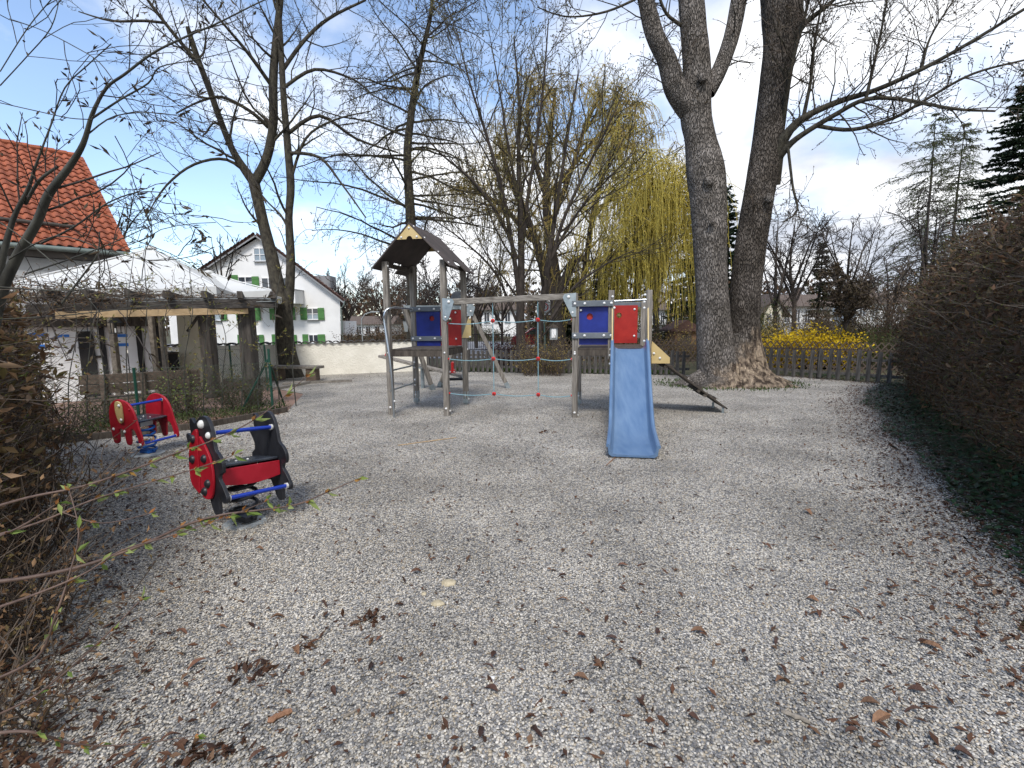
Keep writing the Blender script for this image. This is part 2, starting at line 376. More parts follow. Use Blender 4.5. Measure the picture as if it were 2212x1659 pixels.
def limb(tr, n=4):
    """tr: list of (px, py, depth, diameter_in_photo_px) -> smooth pts, radii, dirs, length"""
    P = []
    for px, py, Y, wpx in tr:
        v = A(px, py, Y); P.append((v.x, v.y, v.z, wpx/FPX*Y/2))
    S = crom(P, n); pts = [tuple(s[:3]) for s in S]; rad = [max(float(s[3]), .001) for s in S]
    dirs = [nrm(tuple(pts[min(i+1, len(pts)-1)][a]-pts[max(i-1, 0)][a] for a in range(3))) for i in range(len(pts))]
    Ln = sum(math.dist(pts[i], pts[i+1]) for i in range(len(pts)-1))
    return pts, rad, dirs, Ln
def tree(name, label, cat, limbs, C, seed, bark='bark', twig='twig_dark', bud=None, budsize=(.05, .02), budn=2, sides=10, group=None, mults=None, base=None, budlev=None, thick_sides=5, rough_amp=0.06):
    """limbs: traced limbs, [0] is the trunk. C: levels for side growth (level 0 of C hangs on the traced limbs)"""
    rng = random.Random(seed)
    L0 = [limb(l) for l in limbs]
    b = base or L0[0][0][0]; root = thing(name, (b[0], b[1], max(0, min(b[2], 0.0)) if b[2] < .3 else 0), label, cat, group)
    org = tuple(root.location)
    out = [[] for _ in C]
    for i, (pts, rad, dirs, Ln) in enumerate(L0):
        me = tubes_mesh('trunk' if i == 0 else 'limb', [(pts, rad)], sides, bark, org)
        link('trunk' if i == 0 else 'limb', me, root)
        m = mults[i] if mults else 1.0
        if m: spawn(out, pts, rad, dirs, Ln, 0, C, rng, m)
    if out[0]:
        o = link('branches', tubes_mesh('branches', out[0], thick_sides, bark if C[0].get('bark', True) else twig, org), root); o['kind'] = 'stuff'
    tw = [x for l in out[1:] for x in l]
    if tw:
        o = link('twigs', tubes_mesh('twigs', tw, 3, twig, org), root); o['kind'] = 'stuff'
    if bud:
        Cc = []; Dd = []; src = out[budlev if budlev is not None else -1]
        for pts, rad in src:
            for q in range(budn):
                i = len(pts)-1 if q == 0 else rng.randrange(1, len(pts))
                Cc.append(pts[i]); a = pts[i]; bb = pts[i-1]
                Dd.append((a[0]-bb[0]+rng.gauss(0, .04)*0, a[1]-bb[1], a[2]-bb[2]))
        Cc = np.array(Cc); Dd = np.array(Dd); Dd /= np.linalg.norm(Dd, axis=1, keepdims=True)+1e-9
        rs = np.random.RandomState(seed); Dd = Dd+rs.normal(size=Dd.shape)*.45
        o = link('buds', leaves_mesh('buds', Cc, Dd, budsize[0]*rs.uniform(.6, 1.4, len(Cc)), budsize[1], bud, org, seed, .3), root); o['kind'] = 'stuff'
    return root, out

# ================================================================== GROUND
def plate(name, pts, m, z=0.0, kind='structure', sub=None):
    me = bpy.data.meshes.new(name); me.from_pydata([(x, y, z) for x, y in pts], [], [tuple(range(len(pts)))])
    me.materials.append(MATS[m]); me.update(); o = link(name, me); o['kind'] = kind
    return o
plate('ground', [(-400, -60), (400, -60), (400, 700), (-400, 700)], 'grass_ground', -0.05)
GRAVEL0 = [(-3.4, -1.5), (-4.6, 3.4), (-7.7, 6.75), (-6.2, 7.75), (-4.5, 9.6), (-5.2, 12), (-7.0, 13.6), (-9.0, 15.2), (-9.6, 16.5), (-3.2, 17.6),
          (5.7, 15.1), (7.7, 15.2), (9.6, 12.6), (8.1, 11.1), (6.9, 9.6), (6.45, 8.5), (5.5, 7.2), (5.0, 6.0), (4.3, 4.9), (3.75, 4.0), (3.3, 3.1), (2.75, 2.3), (2.6, 1.2), (2.5, -1.5)]
GRAVEL = []
_rg = random.Random(12)
for _i, _p in enumerate(GRAVEL0):
    _q = GRAVEL0[(_i+1) % len(GRAVEL0)]; _n = 6 if 12 <= _i <= 22 else 1
    for _j in range(_n):
        _t = _j/_n; _k = .035 if _n > 1 and _j else 0
        GRAVEL.append((_p[0]+(_q[0]-_p[0])*_t+_rg.gauss(0, _k), _p[1]+(_q[1]-_p[1])*_t+_rg.gauss(0, _k)))
# gravel colour: pale, blue-grey, white and tan stones
def gravel_mat(name, cell):
    m = bpy.data.materials.new(name); m.use_nodes = True; t = m.node_tree; b = t.nodes['Principled BSDF']; l = t.links.new
    b.inputs['Roughness'].default_value = .75; b.inputs['Specular IOR Level'].default_value = .3
    cols = [(.13, .135, .145), (.21, .215, .225), (.32, .32, .315), (.40, .39, .365), (.50, .485, .44), (.37, .325, .255), (.26, .265, .275), (.58, .565, .53), (.42, .405, .37), (.18, .175, .17)]
    r = N(t, 'ShaderNodeValToRGB'); e = r.color_ramp.elements; r.color_ramp.interpolation = 'CONSTANT' if not cell else 'LINEAR'
    while len(e) < len(cols): e.new(.5)
    for i, c in enumerate(cols): e[i].position = i/len(cols); e[i].color = (c[0]*GK*1.05, c[1]*GK*1.01, c[2]*GK*.95, 1)
    tcn = N(t, 'ShaderNodeTexCoord')
    big = N(t, 'ShaderNodeTexNoise'); big.inputs['Scale'].default_value = .9; big.inputs['Detail'].default_value = 5
    l(tcn.outputs['Object'] if cell else N(t, 'ShaderNodeNewGeometry').outputs['Position'], big.inputs[0])
    bigr = N(t, 'ShaderNodeMapRange'); l(big.outputs[0], bigr.inputs[0]); bigr.inputs[1].default_value = .35; bigr.inputs[2].default_value = .65; bigr.inputs[3].default_value = .74; bigr.inputs[4].default_value = 1.13
    hs = N(t, 'ShaderNodeHueSaturation'); l(bigr.outputs[0], hs.inputs['Value'])
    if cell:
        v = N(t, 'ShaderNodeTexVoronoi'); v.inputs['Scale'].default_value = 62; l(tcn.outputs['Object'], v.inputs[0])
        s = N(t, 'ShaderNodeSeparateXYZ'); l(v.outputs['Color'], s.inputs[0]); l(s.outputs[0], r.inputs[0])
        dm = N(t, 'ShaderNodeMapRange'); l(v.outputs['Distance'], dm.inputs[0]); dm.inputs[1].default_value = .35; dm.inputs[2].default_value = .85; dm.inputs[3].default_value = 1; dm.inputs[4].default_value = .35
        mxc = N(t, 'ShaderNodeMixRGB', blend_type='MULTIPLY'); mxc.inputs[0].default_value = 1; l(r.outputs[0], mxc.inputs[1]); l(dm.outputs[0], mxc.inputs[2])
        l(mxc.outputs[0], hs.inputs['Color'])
        bp = N(t, 'ShaderNodeBump'); bp.inputs['Strength'].default_value = 1; bp.inputs['Distance'].default_value = .016; bp.invert = True
        l(v.outputs['Distance'], bp.inputs['Height'])
        n3 = N(t, 'ShaderNodeTexNoise'); n3.inputs['Scale'].default_value = 2.6; n3.inputs['Detail'].default_value = 6; l(tcn.outputs['Object'], n3.inputs[0])
        bp2 = N(t, 'ShaderNodeBump'); bp2.inputs['Strength'].default_value = .55; bp2.inputs['Distance'].default_value = .07; l(n3.outputs[0], bp2.inputs['Height'])
        l(bp.outputs[0], bp2.inputs['Normal']); l(bp2.outputs[0], b.inputs['Normal'])
    else:
        oi = N(t, 'ShaderNodeObjectInfo'); l(oi.outputs['Random'], r.inputs[0]); l(r.outputs[0], hs.inputs['Color'])
    l(hs.outputs[0], b.inputs['Base Color']); MATS[name] = m
GK = 1.2
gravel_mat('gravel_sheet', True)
GK = .90
gravel_mat('pebble', False)
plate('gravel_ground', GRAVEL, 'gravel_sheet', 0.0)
plate('planting_bed', [(-3.45, -1.5), (-4.65, 3.4), (-7.75, 6.75), (-11, 5), (-9, -1.5)], 'earth', -0.004)
plate('terrace_paving', [(-7.8, 6.85), (-6.2, 7.85), (-4.5, 9.7), (-5.2, 12), (-7.0, 13.6), (-9.0, 15.2), (-9.7, 16.5), (-22, 12), (-16, 4)], 'paving', -0.008)
plate('hedge_bed', [(9.7, 12.6), (8.1, 11.1), (6.9, 9.6), (6.45, 8.5), (5.5, 7.2), (5.0, 6.0), (4.3, 4.9), (3.75, 4.0), (3.3, 3.1), (2.75, 2.3), (2.6, 1.2), (2.5, -1.5), (9, -1.5), (13, 12)], 'earth', -0.004)
# road beyond the fence
rd = [G(1000, 757, -.03), G(1105, 755, -.03), G(1128, 742, -.03), G(1100, 733.5, -.03), G(900, 735, -.03)]
plate('road', [(-9, 24.5), (1.2, 24.2), (4.5, 29), (3.8, 39), (-2, 46), (-40, 50), (-40, 42), (-8, 38)], 'asphalt', -.035)

def wedge_points(n_per_m2, ymin, ymax, seed):
    """random points on the gravel inside the photographed wedge"""
    rs = np.random.RandomState(seed); n = int(n_per_m2*(ymax-ymin)*2*1.12*ymax)
    y = rs.uniform(ymin, ymax, n); x = rs.uniform(-1.12*ymax, 1.12*ymax, n)
    k = (np.abs(x) < 1.12*y+.35); x, y = x[k], y[k]
    poly = np.array(GRAVEL); ins = np.zeros(len(x), bool); j = len(poly)-1
    for i in range(len(poly)):
        xi, yi = poly[i]; xj, yj = poly[j]
        c = ((yi > y) != (yj > y)) & (x < (xj-xi)*(y-yi)/(yj-yi+1e-12)+xi); ins ^= c; j = i
    return x[ins], y[ins]
def inside_gravel(x, y):
    poly = GRAVEL; ins = False; j = len(poly)-1
    for i in range(len(poly)):
        xi, yi = poly[i]; xj, yj = poly[j]
        if (yi > y) != (yj > y) and x < (xj-xi)*(y-yi)/(yj-yi+1e-12)+xi: ins = not ins
        j = i
    return ins
def gn_scatter(name, pts, size, squash, m, jit=.35, sub=1):
    """one object of real stones: a small ball instanced on points with random turn and size"""
    me = bpy.data.meshes.new(name); V = np.asarray(pts, np.float32)
    me.vertices.add(len(V)); me.vertices.foreach_set('co', V.ravel()); me.update()
    o = link(name, me); o['kind'] = 'stuff'
    ng = bpy.data.node_groups.new(name, 'GeometryNodeTree')
    ng.interface.new_socket('Geometry', in_out='INPUT', socket_type='NodeSocketGeometry')
    ng.interface.new_socket('Geometry', in_out='OUTPUT', socket_type='NodeSocketGeometry')
    l = ng.links.new; gi = ng.nodes.new('NodeGroupInput'); go = ng.nodes.new('NodeGroupOutput')
    ic = ng.nodes.new('GeometryNodeMeshIcoSphere'); ic.inputs['Radius'].default_value = 1; ic.inputs['Subdivisions'].default_value = sub
    ss = ng.nodes.new('GeometryNodeSetShadeSmooth'); l(ic.outputs[0], ss.inputs[0])
    sm = ng.nodes.new('GeometryNodeSetMaterial'); l(ss.outputs[0], sm.inputs[0]); sm.inputs['Material'].default_value = MATS[m]
    ip = ng.nodes.new('GeometryNodeInstanceOnPoints'); l(gi.outputs[0], ip.inputs['Points']); l(sm.outputs[0], ip.inputs['Instance'])
    rr = ng.nodes.new('FunctionNodeRandomValue'); rr.data_type = 'FLOAT_VECTOR'; rr.inputs[0].default_value = (-.35, -.35, 0); rr.inputs[1].default_value = (.35, .35, 6.283)
    l(rr.outputs[0], ip.inputs['Rotation'])
    rz = ng.nodes.new('FunctionNodeRandomValue'); rz.data_type = 'FLOAT_VECTOR'; rz.inputs['Seed'].default_value = 5
    rz.inputs[0].default_value = (size*(1-jit), size*(1-jit)*.75, size*squash*.7); rz.inputs[1].default_value = (size*(1+jit*1.3), size*(1+jit)*.85, size*squash*1.2)
    l(rz.outputs[0], ip.inputs['Scale']); l(ip.outputs[0], go.inputs[0])
    md = o.modifiers.new('scatter', 'NODES'); md.node_group = ng
    return o
rs = np.random.RandomState(4)
px_, py_ = wedge_points(9800, 1.25, 3.4, 1)
x2, y2 = wedge_points(6200, 3.4, 6.2, 2)
x3, y3 = wedge_points(1500, 6.2, 9.5, 3)
def fade(x, y, a, b, seed):
    r_ = np.random.RandomState(seed).uniform(size=len(y)); k = r_ > (y-a)/(b-a)*.6; return x[k], y[k]
x2, y2 = fade(x2, y2, 3.6, 6.2, 5); x3, y3 = fade(x3, y3, 6.2, 9.5, 6)
_e = GRAVEL0[11:24]; _r = random.Random(8); xe = []; ye = []
for _ in range(26000):
    _i = _r.randrange(len(_e)-1); _t = _r.random(); _s = _r.expovariate(1/.16)
    xe.append(_e[_i][0]+(_e[_i+1][0]-_e[_i][0])*_t+_s-.04); ye.append(_e[_i][1]+(_e[_i+1][1]-_e[_i][1])*_t-.35*_s)
x3 = np.concatenate([x3, xe]); y3 = np.concatenate([y3, ye])
gx_ = np.concatenate([px_, x2, x3]); gy_ = np.concatenate([py_, y2, y3])
gn_scatter('gravel', np.stack([gx_, gy_, rs.uniform(-.001, .008, len(gx_))], 1), .0067, .6, 'pebble')

# ================================================================== DRY LEAVES, BARK, STONES
def curled_leaf_mesh(seed, ln=.06, wd=.026):
    r = random.Random(seed); v = []; f = []; n = 6
    cv = r.uniform(1.0, 2.6); tw = r.uniform(-1.2, 1.2); fd = r.uniform(.3, 1.1)
    for i in range(n):
        t = i/(n-1); hw = wd/2*math.sin(math.pi*min(max(t, .04), .96))**.7*r.uniform(.7, 1.15); a = tw*(t-.5)
        zc_ = .012*math.sin(t*cv*1.6)+.003; x = ln*(t-.5)
        for j, sgn in enumerate((-1, 0, 1)):
            yy = sgn*hw; zz = abs(sgn)*hw*fd
            v.append((x, yy*math.cos(a)-zz*math.sin(a), zc_+abs(yy*math.sin(a))+zz*math.cos(a)*.8))
    for i in range(n-1):
        for j in range(2): a = i*3+j; f.append((a, a+1, a+4, a+3))
    me = bpy.data.meshes.new('dry_leaf'); me.from_pydata(v, [], f); me.update(); return me
dlm = []
browns = [(.11, .05, .028), (.06, .028, .018), (.16, .085, .045), (.045, .023, .017)]
for i in range(8):
    me = curled_leaf_mesh(i, random.Random(i).uniform(.05, .085), random.Random(i+9).uniform(.018, .04))
    nm = 'leaf_brown_%d' % (i % 4)
    if nm not in MATS: mat(nm, tuple(c*.7 for c in browns[i % 4]), tuple(c*1.15 for c in browns[i % 4]), 40, .75, .3, rand=.3)
    me.materials.append(MATS[nm]); dlm.append(me)
rng = random.Random(77)
# leaves one can pick out near the camera, at photographed places (photo px)
LP = [(861, 1335), (800, 1448), (1345, 1225), (1420, 1370), (1345, 1280), (1255, 1380), (1065, 1420), (1055, 1447), (1060, 1500), (1160, 1590), (1038, 1590), (1690, 1480), (1688, 1452),
      (1610, 1430), (1520, 1380), (1510, 1372), (1770, 1330), (1755, 1300), (1675, 1390), (1320, 1385), (1290, 1440), (1255, 1470), (1390, 1520), (1380, 1440), (1905, 1560), (1880, 1525), (1980, 1500), (1975, 1545),
      (640, 1410), (705, 1440), (425, 1440), (395, 1370), (480, 1360), (600, 1340), (370, 1600), (720, 1500), (560, 1640), (1215, 1250), (1180, 935), (1190, 900), (1160, 905), (1840, 1590), (2060, 1210),
      (970, 1120), (1215, 1300), (1420, 1340), (1660, 1185), (1745, 1110), (700, 1310), (560, 1190), (820, 1385), (1500, 1560), (2080, 1640), (2010, 1400), (1850, 1330), (1330, 1110), (900, 1240)]
for i, (x, y) in enumerate(LP):
    g = G(x, y)
    o = link('dry_leaf', dlm[rng.randrange(8)], None, (g.x, g.y, .012), (rng.uniform(-.3, .3), rng.uniform(-.3, .3), rng.uniform(0, 6.28)), (rng.uniform(.8, 1.25),)*3)
    tag(o, 'curled brown dead leaf lying by itself on the pale gravel', 'leaf', 'dead leaves lying singly on the gravel')
def leaf_heap(name, g, rad, n, label, seed, hgt=.03, group='heaps of dead leaves on the gravel'):
    rs = np.random.RandomState(seed); a = rs.uniform(0, 6.28, n); q = np.sqrt(rs.uniform(0, 1, n))*rad
    C = np.stack([g.x+np.cos(a)*q*1.3, g.y+np.sin(a)*q*.8, .008+hgt*(1-q/rad)*rs.uniform(0, 1, n)], 1)
    D = rs.normal(size=(n, 3)); D[:, 2] *= .35
    o = link(name, leaves_mesh(name, C-np.array([g.x, g.y, 0]), D, rs.uniform(.035, .075, n), rs.uniform(.014, .03, n), 'dry_leaf', seed=seed, curl=.3), None, (g.x, g.y, 0))
    tag(o, label, 'leaf pile', group, 'stuff')
for i, (x, y, r_, n, lab) in enumerate([(455, 1620, .12, 46, 'wide clump of dead leaves at the very bottom edge of the gravel'), (545, 1455, .085, 34, 'clump of dark dead leaves left of centre near the bark piece'),
        (797, 1345, .055, 30, 'small round clump of leaves near the two tan stones'), (1300, 1440, .035, 7, 'few curled leaves heaped on bare gravel right of centre'),
        (1395, 1545, .05, 9, 'loose group of leaves low in the foreground right of centre'), (665, 1400, .05, 10, 'flat group of leaves up and right of the dark leaf clump'),
        (1183, 935, .10, 14, 'scatter of dark leaves in front of the climbing net')]):
    leaf_heap('leaf_pile', G(x, y), r_, n, lab, i)
# litter: uncountable small leaves, dense along both hedges
def litter(seed):
    rs = np.random.RandomState(seed); pts = []
    def add(n, fn):
        for _ in range(n):
            p = fn();
            if p is not None: pts.append(p)
    r = random.Random(seed)
    def anyw():
        y = 1.3+16*r.random()**1.4; x = r.uniform(-1.1, 1.1)*y
        return (x, y) if inside_gravel(x, y) else None
    add(3400, anyw)
    def leftb():
        y = r.uniform(1.5, 6.6); s = r.expovariate(1/.36); x = -(1.04*y) + s-.3
        return (x, y)
    add(3800, leftb)
    edge = GRAVEL0[11:24]
    def rightb():
        i = r.randrange(len(edge)-1); t = r.random(); a, b = edge[i], edge[i+1]
        x = a[0]+(b[0]-a[0])*t; y = a[1]+(b[1]-a[1])*t; s = r.gauss(.15, .42); return (x+s, y-.3*s)
    add(9000, rightb)
    def spring():   # dead leaves blown round the riders
        c = r.choice([(-4.6, 6.2), (-3.6, 4.4), (-4.2, 5.2)]); return (c[0]+r.gauss(0, .8), c[1]+r.gauss(0, .7))
    add(900, spring)
    def left2():
        t = r.random(); x = -7.7+3.2*t; y = 6.75+2.9*t; s = r.gauss(.05, .22); return (x+s*.6, y-s)
    add(900, left2)
    P = np.array(pts); n = len(P); D = rs.normal(size=(n, 3)); D[:, 2] *= .25
    C = np.stack([P[:, 0], P[:, 1], rs.uniform(.006, .02, n)], 1)
    o = link('leaf_litter', leaves_mesh('leaf_litter', C, D, rs.uniform(.02, .07, n), rs.uniform(.01, .028, n), 'dry_leaf', seed=seed, curl=.25)); tag(o, kind='stuff')
litter(3)
# bark piece, stick, stones
def rough_rod(name, a, b, r, m, label, seed, cat):
    mb = MB(); q = random.Random(seed); a = Vector(a); b = Vector(b); n = 7; pts = []; rr = []
    for i in range(n):
        t = i/(n-1); pts.append(a.lerp(b, t)+Vector((q.uniform(-1, 1), q.uniform(-1, 1), q.uniform(-.3, .6)))*r*.35); rr.append(r*q.uniform(.75, 1.15)*(1 if 0 < i < n-1 else .8))
    mb.tube(pts, rr, 7); o = link(name, mb.mesh(name, m, a, smooth=False), None, a); tag(o, label, cat); return o
p = G(580, 1556, .016); q_ = G(632, 1533, .016)
rough_rod('bark_piece', p, q_, .014, 'bark_piece', 'reddish brown rolled piece of bark lying on the gravel lower left', 3, 'bark')
rough_rod('weathered_stick', G(1688, 1535, .012), G(1748, 1560, .012), .010, 'stick_wood', 'grey weathered flat stick on the gravel at the bottom right', 4, 'stick')
rough_rod('weathered_stick', G(860, 962, .008), G(985, 945, .008), .007, 'new_wood', 'long thin pale stick lying in front of the left tower', 5, 'stick')
rough_rod('weathered_stick', G(772, 1533, .008), G(742, 1550, .008), .007, 'stick_wood', 'short grey twig beside curled leaves in the lower foreground', 8, 'stick')
rough_rod('weathered_stick', G(1340, 978, .008), G(1310, 1005, .008), .006, 'bark_piece', 'thin brown stick leaning at the foot of the blue slide', 9, 'stick')
def stone(g, sx, sy, sz, m, label, seed):
    import bmesh
    bm = bmesh.new(); bmesh.ops.create_icosphere(bm, subdivisions=3, radius=1)
    from mathutils import noise
    for v in bm.verts:
        d = 1+.28*noise.noise(v.co*1.3+Vector((seed, 0, 0)))+.08*noise.noise(v.co*4+Vector((seed, 2, 0))); v.co = Vector((v.co.x*sx*d, v.co.y*sy*d, v.co.z*sz*d))
    me = bpy.data.meshes.new('stone'); bm.to_mesh(me); bm.free(); me.materials.append(MATS[m]); me.polygons.foreach_set('use_smooth', [True]*len(me.polygons))
    o = link('stone', me, None, (g.x, g.y, sz*.45)); tag(o, label, 'stone'); return o
stone(G(968, 1262), .05, .04, .018, 'stone', 'rough knobbly tan stone, the farther of two in the foreground gravel', 1)
stone(G(945, 1306), .042, .03, .016, 'stone', 'smooth flat sand coloured stone, the nearer of the two tan stones', 2)
stone(G(916, 1285), .018, .014, .012, 'stone', 'small round tan stone just left of the two bigger ones', 3)
stone(G(1064, 1466), .014, .011, .008, 'stone_white', 'small bright white pebble among the grey gravel', 5)
stone(G(457, 1062, 0), .02, .016, .01, 'stone_white', 'small pale pebble on the gravel left of the ladybird rider', 7)

# ================================================================== WHITE WALL WITH TILE COPING
wa = Vector((-13.2, 14.6, 0)); wb = Vector((-3.05, 17.75, 0)); wd_ = (wb-wa).normalized(); wn = Vector((wd_.y, -wd_.x, 0))
wall = thing('garden_wall', tuple(wa), 'low cream roughcast wall with dark tile coping behind the bench', 'wall')
MB().bar(wa+Vector((0, 0, .53)), wb+Vector((0, 0, .53)), .22, 1.08).build('wall_face', 'stucco', wall)
tl_len = (wb-wa).length; nt_ = int(tl_len/.245)
tm = MB()
prof = [(-.125, .0), (-.09, .035), (-.04, .06), (0, .068), (.04, .06), (.09, .035), (.125, 0)]
# each tile: a half-round arch across the wall with thickness
import itertools
def arch_tile(wdt, dep, th):
    v = []; f = []; n = 7
    for yy in (-dep/2, dep/2):
        for rr_ in (wdt/2, wdt/2-th):
            for i in range(n):
                a = math.pi*i/(n-1); v.append((math.cos(a)*rr_, yy, math.sin(a)*rr_*.62))
    def id(y, r_, i): return (y*2+r_)*n+i
    for i in range(n-1):
        f += [(id(0, 0, i), id(1, 0, i), id(1, 0, i+1), id(0, 0, i+1)), (id(0, 1, i), id(0, 1, i+1), id(1, 1, i+1), id(1, 1, i)),
              (id(0, 0, i), id(0, 0, i+1), id(0, 1, i+1), id(0, 1, i)), (id(1, 0, i), id(1, 1, i), id(1, 1, i+1), id(1, 0, i+1))]
    me = bpy.data.meshes.new('coping_tile'); me.from_pydata(v, [], f); me.materials.append(MATS['dark_tile']); me.update(); return me
at = arch_tile(.25, .36, .03); ang_ = math.atan2(wd_.y, wd_.x)
for i in range(nt_):
    q = wa+wd_*(.13+i*.245)-wa
    link('coping_tile', at, wall, (q.x, q.y, 1.075+.012*(i % 2)), (rng.uniform(-.03, .03), rng.uniform(-.04, .04), ang_))
    if i < nt_-1: link('coping_tile', at, wall, (q.x+wd_.x*.122, q.y+wd_.y*.122, 1.135), (math.pi, rng.uniform(-.04, .04), ang_), (.8, .96, .6))

# ================================================================== PICKET FENCE + LATTICE FENCE
def picket_fence(pts, label, seed, h=.74, sp=.17):
    r = random.Random(seed); root = thing('picket_fence', (pts[0][0], pts[0][1], 0), label, 'fence', 'grey picket fences round the gravel')
    mbp = MB(); hw = .05; mbp.prism([(-hw, 0), (hw, 0), (hw, h-.03), (hw-.012, h), (-hw+.012, h), (-hw, h-.03)], (0, 0, .03), (1, 0, 0), (0, 0, 1), (0, .018, 0))
    pm = mbp.mesh('picket', 'picket_wood')
    for a, b in zip(pts[:-1], pts[1:]):
        a = Vector((a[0], a[1], 0)); b = Vector((b[0], b[1], 0)); d = (b-a); Ln = d.length; d.normalize(); an = math.atan2(d.y, d.x); nrm_ = Vector((d.y, -d.x, 0))
        for z in (.2, .6):
            MB().bar(a+Vector((0, 0, z))-nrm_*.035, b+Vector((0, 0, z))-nrm_*.035, .045, .07).build('rail', 'picket_wood', root)
        for i in range(int(Ln/sp)):
            q = a+d*(i*sp+.05+r.uniform(-.008, .008))-root.location
            link('picket', pm, root, (q.x, q.y, r.uniform(-.015, .02)), (r.uniform(-.02, .02), r.uniform(-.03, .03), an), (1, 1, r.uniform(.96, 1.03)))
        for k in range(int(Ln/2.4)+1):
            q = a+d*min(k*2.4, Ln-.06)-nrm_*.11
            MB().bar((q.x, q.y, 0), (q.x, q.y, .80), .1, .1).build('fence_post', 'picket_wood', root)
    return root
picket_fence([(-3.02, 17.3), (1.5, 16.05), (5.5, 14.98)], 'long grey picket fence behind the towers, left of the big tree', 1)
picket_fence([(7.75, 15.05), (8.7, 13.75), (9.9, 12.2)], 'short dark picket fence between big tree and right hedge', 2, h=.80, sp=.23)
def lattice_fence(a, b, h, label, seed, cell=.17):
    a = Vector((*a, 0)); b = Vector((*b, 0)); root = thing('lattice_fence', tuple(a), label, 'fence', 'crossed lath fences behind the pickets')
    d = (b-a); Ln = d.length; d.normalize(); an = math.atan2(d.y, d.x); r = random.Random(seed)
    for s, off in ((1, 0), (-1, .028)):
        mb = MB(); mb.bar((-h/2*s*.72, off, 0), (h/2*s*.72, off, h), .03, .018, up=(0, 1, 0)); lm = mb.mesh('lath', 'brown_plank')
        for i in range(int(Ln/cell)):
            q = d*(i*cell+.1); link('lath', lm, root, (q.x, q.y, .05+r.uniform(-.01, .015)), (0, 0, an))
    for z in (.25, h-.18):
        MB().bar(a+Vector((0, 0, z))+Vector((-d.y, d.x, 0))*.055, b+Vector((0, 0, z))+Vector((-d.y, d.x, 0))*.055, .04, .05).build('rail', 'brown_plank', root)
    return root
lattice_fence((1.8, 18.9), (6.9, 17.6), .98, 'brown crossed lath fence between the shrub and the big tree', 1)
lattice_fence((8.0, 16.3), (11.6, 13.2), .95, 'brown crossed lath fence in front of the yellow forsythia', 2)

# ================================================================== PLAY STRUCTURE
ua = R(11); u = Vector((math.cos(ua), -math.sin(ua), 0)); v = Vector((math.sin(ua), math.cos(ua), 0)); UP = Vector((0, 0, 1))
FL = Vector((-2.29, 9.10, 0)); FR = FL+u*1.10; BL = FL+v*1.25; BR = FR+v*1.25
P1 = Vector((1.12, 8.60, 0)); P2 = P1+u*.62; P3 = P1+u*1.25; P5 = P1+v*1.3; P4 = P3+v*1.3
ps = thing('play_structure', (0, 9, 0), 'wooden climbing frame with roofed tower, net bridge and blue slide', 'playground')
Mrot = Matrix.Rotation(-ua, 3, 'Z')
def post(p, z1, z0=-.05, w_=.10, m='wood_z', par=None):
    mb = MB(); mb.box((p.x, p.y, (z0+z1)/2), (w_, w_, z1-z0), Mrot)
    for s in (-1, 1):   # grooves in the profiled posts: thin raised strips either side
        q = p - v*(w_/2+.003)+u*(s*.028)
        mb.box((q.x, q.y, (z0+z1)/2), (.026, .006, z1-z0-.01), Mrot)
    return mb.build('post', m, par or ps, bevel=.006)
capm = None
def cap(p, n, r=.021, par=None, m='white_cap'):
    """domed bolt cap at p facing n"""
    global capm
    if m not in CAPS:
        mb = MB(); rg = 10; rows = 4; vs = []; fs = []
        for i in range(rows):
            a = (math.pi/2)*i/(rows-1)*.96
            for j in range(rg): b = 2*math.pi*j/rg; vs.append((math.cos(a)*math.cos(b), math.cos(a)*math.sin(b), math.sin(a)*.75))
        vs.append((0, 0, .76))
        for i in range(rows-1):
            for j in range(rg): fs.append((i*rg+j, i*rg+(j+1) % rg, (i+1)*rg+(j+1) % rg, (i+1)*rg+j))
        for j in range(rg): fs.append(((rows-1)*rg+j, (rows-1)*rg+(j+1) % rg, rows*rg))
        me = bpy.data.meshes.new('bolt_cap'); me.from_pydata(vs, [], fs); me.materials.append(MATS[m]); me.polygons.foreach_set('use_smooth', [True]*len(fs)); CAPS[m] = me
    o = link('bolt_cap', CAPS[m], par or ps); o.location = Vector(p)-(par or ps).location
    o.rotation_euler = Vector(n).to_track_quat('Z', 'Y').to_euler(); o.scale = (r, r, r); return o
CAPS = {}
for p in (FL, FR): post(p, 2.83)
for p in (BL, BR): post(p, 2.88, .12)
for p in (P1,): post(p, 2.19)
post(P2, 2.23, 1.05); post(P3, 2.22); post(P4, 2.08, .1); post(P5, 2.02, .12)
for p in (BL, BR, P5, P4):    # galvanised shoes
    MB().box((p.x, p.y, .16), (.108, .108, .24), Mrot).build('post_shoe', 'galvanised', ps, bevel=.004)
    MB().box((p.x, p.y, -.0), (.05, .05, .1), Mrot).build('post_shoe', 'galvanised', ps)
    cap(p-v*.055+UP*.2, -v); cap(p+u*.055+UP*.12, u)
for p, zz in ((FL, .14), (FR, .14), (P1, .09)):
    cap(p-v*.055+UP*zz, -v, .023)
    cap(p+u*.055+UP*(zz-.05), u)
    cap(p-v*.055+UP*1.17, -v, .019)
cap(FL+u*.055+UP*1.1, u); cap(FR+u*.055+UP*1.95, u); cap(FL+u*.053-v*.02+UP*2.75, u, .024); cap(FL+u*.055+UP*1.98, u)
cap(BR+u*.055+UP*1.16, u); cap(P1+UP*1.14-v*.055, -v)
